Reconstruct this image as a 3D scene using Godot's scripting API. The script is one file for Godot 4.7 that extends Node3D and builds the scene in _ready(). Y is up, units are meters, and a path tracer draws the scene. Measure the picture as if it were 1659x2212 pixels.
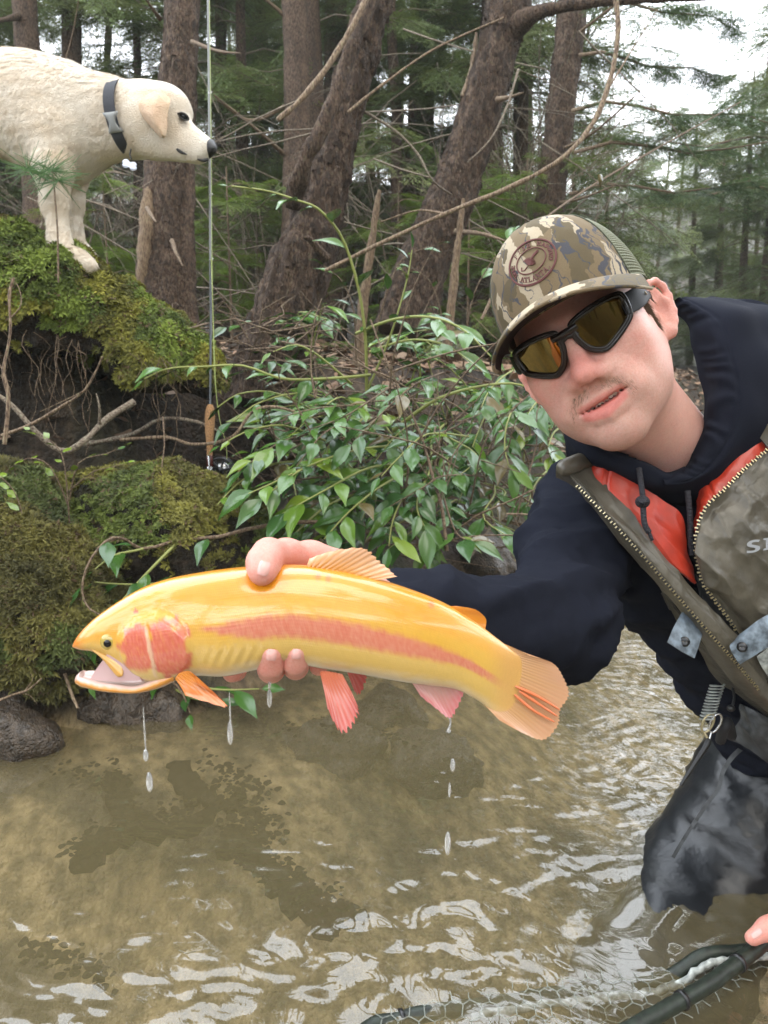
extends Node3D

# ---------------------------------------------------------------- setting up
const S := 0.00060986
var eye := Vector3(0, 0.75, 0)
var names := {}
var M := {}
var T := {}
var rng := RandomNumberGenerator.new()
var n1 := FastNoiseLite.new()
var n2 := FastNoiseLite.new()
var n3 := FastNoiseLite.new()


func _ready():
	rng.seed = 11
	n1.seed = 3
	n1.frequency = 1.0
	n1.fractal_octaves = 3
	n2.seed = 8
	n2.frequency = 1.0
	n2.fractal_octaves = 1
	n3.seed = 21
	n3.frequency = 1.0
	n3.noise_type = FastNoiseLite.TYPE_CELLULAR
	n3.cellular_return_type = FastNoiseLite.RETURN_DISTANCE2_SUB
	n3.fractal_octaves = 1
	# camera
	var cam := Camera3D.new()
	cam.name = "camera"
	cam.position = eye
	cam.rotation_degrees = Vector3(-10, 0, 0)
	cam.near = 0.05
	cam.far = 200.0
	var lens := CameraAttributesPhysical.new()
	lens.frustum_focal_length = 17.79
	lens.exposure_aperture = 9.0
	lens.frustum_focus_distance = 0.82
	lens.frustum_near = 0.05
	lens.frustum_far = 200.0
	cam.attributes = lens
	cam.fov = 68.0
	add_child(cam)
	cam.current = true
	# overcast sky
	var sky_m := ProceduralSkyMaterial.new()
	sky_m.sky_top_color = Color(0.93, 0.96, 1.0)
	sky_m.sky_horizon_color = Color(1.0, 1.0, 1.0)
	sky_m.sky_curve = 0.2
	sky_m.ground_bottom_color = Color(0.16, 0.15, 0.12)
	sky_m.ground_horizon_color = Color(0.35, 0.34, 0.3)
	sky_m.sky_energy_multiplier = 1.0
	var sky := Sky.new()
	sky.sky_material = sky_m
	var env := Environment.new()
	env.background_mode = Environment.BG_SKY
	env.sky = sky
	env.background_energy_multiplier = 2.1
	env.tonemap_mode = Environment.TONE_MAPPER_LINEAR
	env.tonemap_exposure = 3.0
	env.fog_enabled = true
	env.fog_density = 0.003
	env.fog_light_color = Color(0.92, 0.95, 0.93)
	env.sdfgi_enabled = true
	env.ssao_enabled = true
	env.ssil_enabled = true
	var we := WorldEnvironment.new()
	we.name = "world"
	we.environment = env
	add_child(we)
	var sun := DirectionalLight3D.new()
	sun.name = "sun"
	sun.light_energy = 0.22
	sun.light_angular_distance = 40.0
	sun.light_color = Color(1.0, 0.98, 0.95)
	sun.shadow_enabled = true
	add_child(sun)
	sun.look_at_from_position(Vector3(0.9, 3.0, 1.3), Vector3.ZERO)
	var t0 := Time.get_ticks_msec()
	make_textures()
	make_materials()
	t0 = lap("textures", t0)
	build_ground()
	t0 = lap("ground", t0)
	build_water()
	t0 = lap("water", t0)
	build_bank()
	t0 = lap("bank", t0)
	build_trees()
	t0 = lap("trees", t0)
	build_shrubs()
	t0 = lap("shrubs", t0)
	build_sticks()
	t0 = lap("sticks", t0)
	build_dog()
	t0 = lap("dog", t0)
	build_person()
	t0 = lap("person", t0)
	build_fish()
	t0 = lap("fish", t0)
	build_gear()
	t0 = lap("gear", t0)


func lap(what: String, t0: int) -> int:
	var t := Time.get_ticks_msec()
	print(what, " ", t - t0, " ms")
	return t


# a point from picture column, row (in 1659 x 2212) and depth along the lens axis
func P(u: float, v: float, d: float) -> Vector3:
	var y := (1106.0 - v) * S * d
	return eye + Vector3((u - 829.5) * S * d, y * 0.98481 - d * 0.17365, -d * 0.98481 - y * 0.17365)


func PV(a: Array) -> Vector3:
	return P(a[0], a[1], a[2])


func pts(list: Array) -> Array:
	var out := []
	for a in list:
		out.append(P(a[0], a[1], a[2]))
	return out


# where the line of sight through column, row meets the water
func W(u: float, v: float) -> Vector3:
	return P(u, v, 0.75 / (0.17365 + (v - 1106.0) * S * 0.98481))


func rnd(a: float, b: float) -> float:
	return rng.randf_range(a, b)


func numbered(called: String) -> String:
	if not names.has(called):
		names[called] = 0
		return called
	names[called] += 1
	return "%s_%03d" % [called, names[called]]


func thing(called: String, label: String, category: String, at := Vector3.ZERO, group := "") -> Node3D:
	var o := Node3D.new()
	o.name = numbered(called)
	o.position = at
	tag(o, label, category, group)
	add_child(o, true)
	return o


func tag(o: Node, label: String, category := "", group := "", kind := ""):
	if label:
		o.set_meta("label", label)
	if category:
		o.set_meta("category", category)
	if group:
		o.set_meta("group", group)
	if kind:
		o.set_meta("kind", kind)


func put(called: String, mesh: Mesh, m: Material, parent: Node = null, at := Vector3.ZERO) -> MeshInstance3D:
	var o := MeshInstance3D.new()
	o.name = called if parent else numbered(called)
	o.mesh = mesh
	o.material_override = m
	o.position = at
	if parent:
		parent.add_child(o, true)
	else:
		add_child(o, true)
	return o


func scatter(called: String, mesh: Mesh, m: Material, where: Array, tints: Array, parent: Node = null) -> MultiMeshInstance3D:
	var mm := MultiMesh.new()
	mm.transform_format = MultiMesh.TRANSFORM_3D
	mm.use_colors = tints.size() > 0
	mm.mesh = mesh
	mm.instance_count = where.size()
	for i in where.size():
		mm.set_instance_transform(i, where[i])
		if tints.size():
			mm.set_instance_color(i, tints[i])
	var o := MultiMeshInstance3D.new()
	o.name = called if parent else numbered(called)
	o.multimesh = mm
	o.material_override = m
	o.set_meta("kind", "stuff")
	if parent:
		parent.add_child(o, true)
	else:
		add_child(o, true)
	return o


# ---------------------------------------------------------------- mesh builder
class MB:
	var v := PackedVector3Array()
	var c := PackedColorArray()
	var uv := PackedVector2Array()
	var ix := PackedInt32Array()

	func add(p: Vector3, col := Color.WHITE, t := Vector2.ZERO) -> int:
		v.append(p)
		c.append(col)
		uv.append(t)
		return v.size() - 1

	func tri(a: int, b: int, d: int):
		ix.append(a)
		ix.append(b)
		ix.append(d)

	# corners clockwise seen from the front
	func quad(a: int, b: int, d: int, e: int):
		ix.append(a)
		ix.append(b)
		ix.append(d)
		ix.append(a)
		ix.append(d)
		ix.append(e)

	func flat_quad(a: Vector3, b: Vector3, d: Vector3, e: Vector3, col := Color.WHITE):
		var i := v.size()
		add(a, col, Vector2(0, 0))
		add(b, col, Vector2(1, 0))
		add(d, col, Vector2(1, 1))
		add(e, col, Vector2(0, 1))
		quad(i, i + 1, i + 2, i + 3)

	# a grid of w columns and h rows, row by row, already added from index first
	func grid(first: int, w: int, h: int, wrap := false, flip := false):
		for r in h - 1:
			for q in (w if wrap else w - 1):
				var q2 := (q + 1) % w
				var a := first + r * w + q
				var b := first + r * w + q2
				var d := first + (r + 1) * w + q2
				var e := first + (r + 1) * w + q
				if flip:
					quad(a, e, d, b)
				else:
					quad(a, b, d, e)

	func tube(p: Array, r: Array, sides := 8, col := Color.WHITE, caps := true, rough := 0.0, noise: FastNoiseLite = null, nf := 8.0):
		var n := p.size()
		var t: Vector3 = (p[1] - p[0]).normalized()
		var side := t.cross(Vector3.UP if absf(t.y) < 0.9 else Vector3.RIGHT).normalized()
		var first := v.size()
		var run := 0.0
		for i in n:
			if i > 0:
				run += (p[i] - p[i - 1]).length()
			t = (p[mini(i + 1, n - 1)] - p[maxi(i - 1, 0)]).normalized()
			side = (side - t * side.dot(t)).normalized()
			var up := side.cross(t)
			var ft := float(i) / (n - 1) * (r.size() - 1)
			var fi := mini(int(ft), maxi(r.size() - 2, 0))
			var rr: float = lerpf(r[fi], r[fi + 1], ft - fi) if r.size() > 1 else r[0]
			for k in sides:
				var a := TAU * k / sides
				var dir := side * cos(a) + up * sin(a)
				var q := rr
				if rough > 0.0:
					var w: Vector3 = p[i] + dir * rr
					q += rough * noise.get_noise_3d(w.x * nf, w.y * nf * 0.35, w.z * nf)
				add(p[i] + dir * q, col, Vector2(float(k) / sides, run))
		grid(first, sides, n, true)
		if caps:
			var a0 := add(p[0], col)
			var a1 := add(p[n - 1], col)
			for k in sides:
				tri(a0, first + (k + 1) % sides, first + k)
				tri(a1, first + (n - 1) * sides + k, first + (n - 1) * sides + (k + 1) % sides)

	func ball(at: Vector3, r: Vector3, col := Color.WHITE, w := 14, h := 9, turn := Basis()):
		var first := v.size()
		for j in h:
			var f := PI * j / (h - 1)
			for k in w:
				var a := TAU * k / w
				add(at + turn * (Vector3(sin(f) * cos(a), cos(f), sin(f) * sin(a)) * r), col, Vector2(float(k) / w, float(j) / (h - 1)))
		grid(first, w, h, true)

	func box(at: Vector3, half: Vector3, turn := Basis(), col := Color.WHITE):
		var p := []
		for s in 8:
			p.append(at + turn * Vector3(half.x * (1 if s & 1 else -1), half.y * (1 if s & 2 else -1), half.z * (1 if s & 4 else -1)))
		for f in [[4, 6, 7, 5], [1, 3, 2, 0], [5, 7, 3, 1], [0, 2, 6, 4], [6, 2, 3, 7], [0, 4, 5, 1]]:
			flat_quad(p[f[0]], p[f[1]], p[f[2]], p[f[3]], col)

	func normals() -> PackedVector3Array:
		var n := PackedVector3Array()
		n.resize(v.size())
		for i in range(0, ix.size(), 3):
			var a := ix[i]
			var b := ix[i + 1]
			var d := ix[i + 2]
			var f := (v[d] - v[a]).cross(v[b] - v[a])
			n[a] += f
			n[b] += f
			n[d] += f
		for i in n.size():
			n[i] = n[i].normalized() if n[i].length_squared() > 1e-30 else Vector3.UP
		return n

	func mesh(origin := Vector3.ZERO) -> ArrayMesh:
		var arr := []
		arr.resize(Mesh.ARRAY_MAX)
		arr[Mesh.ARRAY_NORMAL] = normals()
		if origin != Vector3.ZERO:
			for i in v.size():
				v[i] -= origin
		arr[Mesh.ARRAY_VERTEX] = v
		arr[Mesh.ARRAY_COLOR] = c
		arr[Mesh.ARRAY_TEX_UV] = uv
		arr[Mesh.ARRAY_INDEX] = ix
		var m := ArrayMesh.new()
		m.add_surface_from_arrays(Mesh.PRIMITIVE_TRIANGLES, arr)
		return m


func spline(p: Array, n: int) -> Array:
	var out := []
	var m := p.size() - 1
	for i in n:
		var t := float(i) / (n - 1) * m
		var k := mini(int(t), m - 1)
		out.append(cr(p[maxi(k - 1, 0)], p[k], p[k + 1], p[mini(k + 2, m)], t - k))
	return out


func cr(a, b, c, d, t: float):
	return b + (c - a) * (0.5 * t) + (a * 2.0 - b * 5.0 + c * 4.0 - d) * (0.5 * t * t) + (b * 3.0 - a - c * 3.0 + d) * (0.5 * t * t * t)


# a cloth-like sheet through rows of control points (pixel column, row, depth), with thickness; bend(p, s, t) may move a point along the normal
func sheet(mb: MB, rows: Array, nu: int, nv: int, thick: float, bend = null, col := Color.WHITE, world := false):
	var cols := []
	for r in rows:
		cols.append(spline(r if world else pts(r), nu))
	var grid := []
	for i in nu:
		var line := []
		for k in cols.size():
			line.append(cols[k][i])
		grid.append(spline(line, nv))
	var at := []
	var nor := []
	for j in nv:
		for i in nu:
			var a: Vector3 = grid[mini(i + 1, nu - 1)][j] - grid[maxi(i - 1, 0)][j]
			var b: Vector3 = grid[i][mini(j + 1, nv - 1)] - grid[i][maxi(j - 1, 0)]
			var n := b.cross(a).normalized()
			var p: Vector3 = grid[i][j]
			if n.dot(eye - p) < 0.0:
				n = -n
			if bend != null:
				p += n * bend.call(p, float(i) / (nu - 1), float(j) / (nv - 1))
			at.append(p)
			nor.append(n)
	var first := mb.v.size()
	for k in at.size():
		mb.add(at[k], col, Vector2(float(k % nu) / (nu - 1), float(k / nu) / (nv - 1)))
	var q: Vector3 = (at[1] - at[0]).cross(at[nu] - at[0])
	var flip: bool = q.dot(nor[0]) > 0.0
	mb.grid(first, nu, nv, false, flip)
	if thick <= 0.0:
		return
	var back := mb.v.size()
	for k in at.size():
		mb.add(at[k] - nor[k] * thick, col, Vector2(float(k % nu) / (nu - 1), float(k / nu) / (nv - 1)))
	mb.grid(back, nu, nv, false, not flip)
	var rim := []
	for i in nu:
		rim.append(i)
	for j in range(1, nv):
		rim.append(j * nu + nu - 1)
	for i in range(nu - 2, -1, -1):
		rim.append((nv - 1) * nu + i)
	for j in range(nv - 2, 0, -1):
		rim.append(j * nu)
	for k in rim.size():
		var a: int = rim[k]
		var b: int = rim[(k + 1) % rim.size()]
		var i0 := mb.v.size()
		mb.add(at[a], col)
		mb.add(at[b], col)
		mb.add(at[b] - nor[b] * thick, col)
		mb.add(at[a] - nor[a] * thick, col)
		if flip:
			mb.quad(i0, i0 + 1, i0 + 2, i0 + 3)
		else:
			mb.quad(i0, i0 + 3, i0 + 2, i0 + 1)


# ---------------------------------------------------------------- blended solids, meshed as surface nets
class Prim:
	var kind := 0
	var a: Vector3
	var ba: Vector3
	var inv := 0.0
	var ra := 0.0
	var rb := 0.0
	var k := 0.0
	var sub := false
	var turn: Basis
	var ir: Vector3
	var lo: Vector3
	var hi: Vector3


class Solid:
	var list: Array[Prim] = []
	var blend := 0.02
	var exact := false

	func bone(a: Vector3, b: Vector3, ra: float, rb: float, k := -1.0, sub := false):
		var p := Prim.new()
		p.a = a
		p.ba = b - a
		p.inv = 1.0 / maxf(p.ba.length_squared(), 1e-9)
		p.ra = ra
		p.rb = rb - ra
		p.k = blend if k < 0.0 else k
		p.sub = sub
		var r := Vector3.ONE * maxf(ra, rb)
		p.lo = a.min(b) - r
		p.hi = a.max(b) + r
		list.append(p)

	func chain(p: Array, r: Array, k := -1.0):
		for i in p.size() - 1:
			bone(p[i], p[i + 1], r[i], r[i + 1], k)

	func egg(at: Vector3, r: Vector3, turn := Basis(), k := -1.0, sub := false):
		var p := Prim.new()
		p.kind = 1
		p.a = at
		p.turn = turn.transposed()
		p.ir = Vector3(1.0 / r.x, 1.0 / r.y, 1.0 / r.z)
		p.k = blend if k < 0.0 else k
		p.sub = sub
		var m := Vector3.ONE * maxf(r.x, maxf(r.y, r.z))
		p.lo = at - m
		p.hi = at + m
		list.append(p)

	static func one(q: Prim, p: Vector3) -> float:
		var w := p - q.a
		if q.kind == 0:
			var h := clampf(w.dot(q.ba) * q.inv, 0.0, 1.0)
			return (w - q.ba * h).length() - q.ra - q.rb * h
		w = (q.turn * w) * q.ir
		var k0 := w.length()
		return k0 * (k0 - 1.0) / maxf((w * q.ir).length(), 1e-6)

	static func value(l: Array[Prim], p: Vector3) -> float:
		var d := 1e6
		for q in l:
			var w := p - q.a
			var e: float
			if q.kind == 0:
				var h := clampf(w.dot(q.ba) * q.inv, 0.0, 1.0)
				e = (w - q.ba * h).length() - q.ra - q.rb * h
			else:
				w = (q.turn * w) * q.ir
				var k0 := w.length()
				e = k0 * (k0 - 1.0) / maxf((w * q.ir).length(), 1e-6)
			if q.sub:
				e = -e
				var m := maxf(q.k - absf(d - e), 0.0)
				d = maxf(d, e) + (m * m * 0.25 / q.k if q.k > 0.0 else 0.0)
			else:
				var m := maxf(q.k - absf(d - e), 0.0)
				d = minf(d, e) - (m * m * 0.25 / q.k if q.k > 0.0 else 0.0)
		return d

	# adds the surface to mb; tint(p, n) gives the colour and move(p, n) a shift along the normal
	func net(mb: MB, cell: float, tint = null, move = null, keep := AABB()):
		var lo := Vector3.ONE * 1e6
		var hi := -lo
		for q in list:
			if not q.sub:
				lo = lo.min(q.lo)
				hi = hi.max(q.hi)
		if keep.size != Vector3.ZERO:
			lo = lo.max(keep.position)
			hi = hi.min(keep.end)
		lo -= Vector3.ONE * cell * 3.0
		hi += Vector3.ONE * cell * 3.0
		var nb := Vector3i(((hi - lo) / (cell * 4.0)).ceil())
		var reach := cell * 4.0 * 0.8661
		var ids := {}
		var edges := PackedInt32Array()
		var first := mb.v.size()
		var val := PackedFloat32Array()
		val.resize(125)
		# coarse blocks of 4 x 4 x 4 blocks first
		var nc := Vector3i((Vector3(nb) / 4.0).ceil())
		for cz in nc.z:
			for cy in nc.y:
				for cx in nc.x:
					var near := cull(list, lo + (Vector3(cx, cy, cz) + Vector3.ONE * 0.5) * cell * 16.0, reach * 4.0)
					if near.is_empty():
						continue
					for z in range(cz * 4, mini(cz * 4 + 4, nb.z)):
						for y in range(cy * 4, mini(cy * 4 + 4, nb.y)):
							for x in range(cx * 4, mini(cx * 4 + 4, nb.x)):
								var b0 := lo + Vector3(x, y, z) * (cell * 4.0)
								var l := cull(near, b0 + Vector3.ONE * cell * 2.0, reach)
								if l.is_empty():
									continue
								block(mb, l, b0, cell, Vector3i(x, y, z) * 4, val, ids, edges)
		for e in range(0, edges.size(), 5):
			var x := edges[e]
			var y := edges[e + 1]
			var z := edges[e + 2]
			var ax := edges[e + 3]
			var k0 := x + (y << 10) + (z << 20)
			var s1: int = [1 << 10, 1 << 20, 1][ax]
			var s2: int = [1 << 20, 1, 1 << 10][ax]
			var keys := [k0, k0 - s1, k0 - s1 - s2, k0 - s2]
			var mid := Vector3.ZERO
			var have := 0
			for key in keys:
				if ids.has(key):
					mid += mb.v[ids[key]]
					have += 1
			if have < 2:
				continue
			for key in keys:
				if not ids.has(key):
					ids[key] = mb.add(mid / have)
			var a: int = ids[keys[0]]
			var b: int = ids[keys[1]]
			var d: int = ids[keys[2]]
			var f: int = ids[keys[3]]
			if edges[e + 4]:
				mb.quad(a, f, d, b)
			else:
				mb.quad(a, b, d, f)
		if tint != null or move != null:
			var n := PackedVector3Array()
			n.resize(mb.v.size())
			for i in range(0, mb.ix.size(), 3):
				var a := mb.ix[i]
				if a < first:
					continue
				var f := (mb.v[mb.ix[i + 2]] - mb.v[a]).cross(mb.v[mb.ix[i + 1]] - mb.v[a])
				n[a] += f
				n[mb.ix[i + 1]] += f
				n[mb.ix[i + 2]] += f
			for i in range(first, mb.v.size()):
				var p := mb.v[i]
				var m := n[i].normalized()
				if tint != null:
					mb.c[i] = tint.call(p, m)
				if move != null:
					mb.v[i] = p + m * move.call(p, m)

	func cull(from: Array[Prim], at: Vector3, reach: float) -> Array[Prim]:
		var d := 1e6
		var dist := PackedFloat32Array()
		for q in from:
			var e := one(q, at)
			dist.append(e)
			if not q.sub:
				d = minf(d, e - q.k * 0.5)
		var wide := 1.6 if exact else 1.0
		var out: Array[Prim] = []
		if d > reach * 2.4:
			return out
		for i in from.size():
			var q := from[i]
			if dist[i] < (reach * 4.0 + q.k * wide if q.sub else maxf(d, -reach * 1.7) + reach * 3.4 + q.k * wide):
				out.append(q)
		if value(out, at) < -reach * 2.6:
			out.clear()
		return out

	func block(mb: MB, l: Array[Prim], b0: Vector3, cell: float, base: Vector3i, val: PackedFloat32Array, ids: Dictionary, edges: PackedInt32Array):
		var i := 0
		var neg := 0
		for z in 5:
			for y in 5:
				for x in 5:
					var d := value(l, b0 + Vector3(x, y, z) * cell)
					val[i] = d
					if d < 0.0:
						neg += 1
					i += 1
		if neg == 0 or neg == 125:
			return
		for z in 4:
			for y in 4:
				for x in 4:
					var o := x + y * 5 + z * 25
					var a0 := val[o]
					var c := [a0, val[o + 1], val[o + 5], val[o + 6], val[o + 25], val[o + 26], val[o + 30], val[o + 31]]
					var m := 0
					for j in 8:
						if c[j] < 0.0:
							m |= 1 << j
					if m == 0 or m == 255:
						continue
					var sum := Vector3.ZERO
					var cnt := 0
					for j in 8:
						for ax in 3:
							var bit := 1 << ax
							if j & bit:
								continue
							var ca: float = c[j]
							var cb: float = c[j | bit]
							if (ca < 0.0) == (cb < 0.0):
								continue
							var p := Vector3(j & 1, (j >> 1) & 1, (j >> 2) & 1)
							p[ax] = ca / (ca - cb)
							sum += p
							cnt += 1
							if j == 0:
								edges.append(base.x + x)
								edges.append(base.y + y)
								edges.append(base.z + z)
								edges.append(ax)
								edges.append(1 if ca < 0.0 else 0)
					ids[(base.x + x) + ((base.y + y) << 10) + ((base.z + z) << 20)] = mb.add(b0 + (Vector3(x, y, z) + sum / cnt) * cell)


# ---------------------------------------------------------------- textures and materials
func noise_tex(type: int, freq: float, octaves: int, ramp: Array, seed_: int, size := 512, warp := 0.0, w := 0) -> NoiseTexture2D:
	var f := FastNoiseLite.new()
	f.noise_type = type
	f.frequency = freq
	f.fractal_octaves = octaves
	f.seed = seed_
	if type == FastNoiseLite.TYPE_CELLULAR:
		f.cellular_return_type = FastNoiseLite.RETURN_DISTANCE2_SUB
	if warp > 0.0:
		f.domain_warp_enabled = true
		f.domain_warp_amplitude = warp
		f.domain_warp_frequency = freq
	var t := NoiseTexture2D.new()
	t.width = w if w else size
	t.height = size
	t.seamless = true
	t.noise = f
	if ramp.size():
		var g := Gradient.new()
		var off := PackedFloat32Array()
		var col := PackedColorArray()
		for r in ramp:
			off.append(r[0])
			col.append(r[1] if r[1] is Color else Color(r[1], r[1], r[1]))
		g.offsets = off
		g.colors = col
		t.color_ramp = g
	return t


func make_textures():
	var sm := FastNoiseLite.TYPE_SIMPLEX_SMOOTH
	T.grain = noise_tex(sm, 0.05, 4, [], 1)
	T.mottle = noise_tex(sm, 0.012, 5, [[0.2, 0.62], [0.5, 0.85], [0.8, 1.0]], 2)
	T.faint = noise_tex(sm, 0.012, 5, [[0.2, 0.86], [0.5, 0.94], [0.8, 1.0]], 17)
	T.drape = noise_tex(sm, 0.006, 3, [], 18)
	T.bark = noise_tex(FastNoiseLite.TYPE_CELLULAR, 0.03, 3, [], 4, 512, 14.0)
	T.bark_color = noise_tex(sm, 0.02, 5, [[0.12, Color(0.38, 0.33, 0.30)], [0.45, Color(0.74, 0.68, 0.63)], [0.7, Color(0.95, 0.92, 0.88)], [0.95, Color(0.8, 0.9, 0.75)]], 5)
	T.crumb = noise_tex(FastNoiseLite.TYPE_CELLULAR, 0.035, 4, [], 6, 512, 8.0)
	T.cloth = noise_tex(sm, 0.16, 2, [], 7)
	T.fuzz = noise_tex(sm, 0.09, 4, [[0.2, 0.75], [0.6, 0.92], [0.85, 1.0], [0.97, 1.0]], 8)
	T.skin = noise_tex(FastNoiseLite.TYPE_CELLULAR, 0.1, 2, [], 9)
	T.skin_color = noise_tex(sm, 0.03, 4, [[0.2, Color(0.98, 0.92, 0.91)], [0.5, Color(1, 0.97, 0.965)], [0.8, Color(1, 1, 1)]], 10)
	T.leaf_blotch = noise_tex(sm, 0.02, 4, [[0.1, Color(0.75, 0.7, 0.5)], [0.4, Color(0.92, 0.95, 0.85)], [0.7, Color(1, 1, 1)]], 12, 256)
	# fish scales: offset rows of little arcs
	var im := Image.create(64, 64, false, Image.FORMAT_RGB8)
	for y in 64:
		for x in 64:
			var fy := y / 32.0
			var row := int(fy)
			var fx := fmod(x / 32.0 + 0.5 * (row % 2), 1.0) - 0.5
			var h := clampf(1.0 - sqrt(fx * fx + pow(fmod(fy, 1.0) - 0.45, 2)) * 1.5, 0, 1)
			im.set_pixel(x, y, Color(h, h, h))
	T.scales = ImageTexture.create_from_image(im)
	# close weave
	im = Image.create(32, 32, false, Image.FORMAT_RGB8)
	for y in 32:
		for x in 32:
			var over := (x / 8 + y / 8) % 2
			var q := (sin(PI * (x % 8) / 7.0) if over else sin(PI * (y % 8) / 7.0))
			im.set_pixel(x, y, Color(q, q, q))
	T.weave = ImageTexture.create_from_image(im)
	# camouflage print
	var a := FastNoiseLite.new()
	a.seed = 5
	a.frequency = 1.0
	a.fractal_octaves = 3
	im = Image.create(512, 512, false, Image.FORMAT_RGB8)
	for y in 512:
		for x in 512:
			var u := x / 512.0
			var w := y / 512.0
			var p := Vector2(u + 0.02 * a.get_noise_2d(u * 14, w * 14), w)
			var blob := a.get_noise_2d(p.x * 5.0, p.y * 2.4 + 9.0)
			var col := Color(0.50, 0.43, 0.32) if blob > -0.06 else Color(0.74, 0.68, 0.58)
			if a.get_noise_2d(p.x * 6.0 + 31.0, p.y * 3.0) > 0.22:
				col = Color(0.40, 0.35, 0.25)
			# trunk-like dark streaks
			var k := absf(a.get_noise_2d(p.x * 9.0 + 70.0 + 0.5 * a.get_noise_2d(p.x * 4.0, p.y * 7.0), p.y * 1.3 + 3.0))
			var lim := 0.05 + 0.055 * a.get_noise_2d(p.x * 20.0, p.y * 14.0 + 40.0)
			if k < lim:
				col = Color(0.30, 0.30, 0.33)
			var g := 1.0 + 0.06 * a.get_noise_2d(u * 190.0, w * 190.0)
			im.set_pixel(x, y, Color(col.r * g, col.g * g, col.b * g))
	T.camo = ImageTexture.create_from_image(im)


func mat(key: String, col: Color, rough: float, o := {}) -> StandardMaterial3D:
	var m := StandardMaterial3D.new()
	m.resource_name = key
	m.albedo_color = col.linear_to_srgb()
	m.roughness = rough
	m.vertex_color_use_as_albedo = o.get("tinted", false)
	m.metallic = o.get("metal", 0.0)
	m.metallic_specular = o.get("spec", 0.5)
	if o.has("tex"):
		m.albedo_texture = o.tex
	if o.has("bump"):
		m.heightmap_enabled = true
		m.heightmap_texture = o.bump
		m.heightmap_scale = o.get("relief", 0.1)
	if o.has("tri"):
		m.uv1_triplanar = true
		m.uv1_triplanar_sharpness = 4.0
		m.uv1_scale = o.tri if o.tri is Vector3 else Vector3.ONE * o.tri
	elif o.has("scale"):
		m.uv1_scale = o.scale
	if o.has("alpha"):
		m.transparency = BaseMaterial3D.TRANSPARENCY_ALPHA
		m.albedo_color.a = o.alpha
	if o.has("coat"):
		m.clearcoat_enabled = true
		m.clearcoat = o.coat
		m.clearcoat_roughness = o.get("coat_rough", 0.1)
	if o.has("sheen"):
		m.rim_enabled = true
		m.rim = o.sheen
		m.rim_tint = 0.6
	if o.has("sss"):
		m.subsurf_scatter_enabled = true
		m.subsurf_scatter_strength = o.sss
	if o.has("back"):
		m.backlight_enabled = true
		m.backlight = Color(o.back, o.back, o.back)
	if o.has("glass"):
		m.refraction_enabled = true
		m.refraction_scale = o.glass
		m.albedo_color.a = 0.02
	m.cull_mode = BaseMaterial3D.CULL_DISABLED
	M[key] = m
	return m


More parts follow.
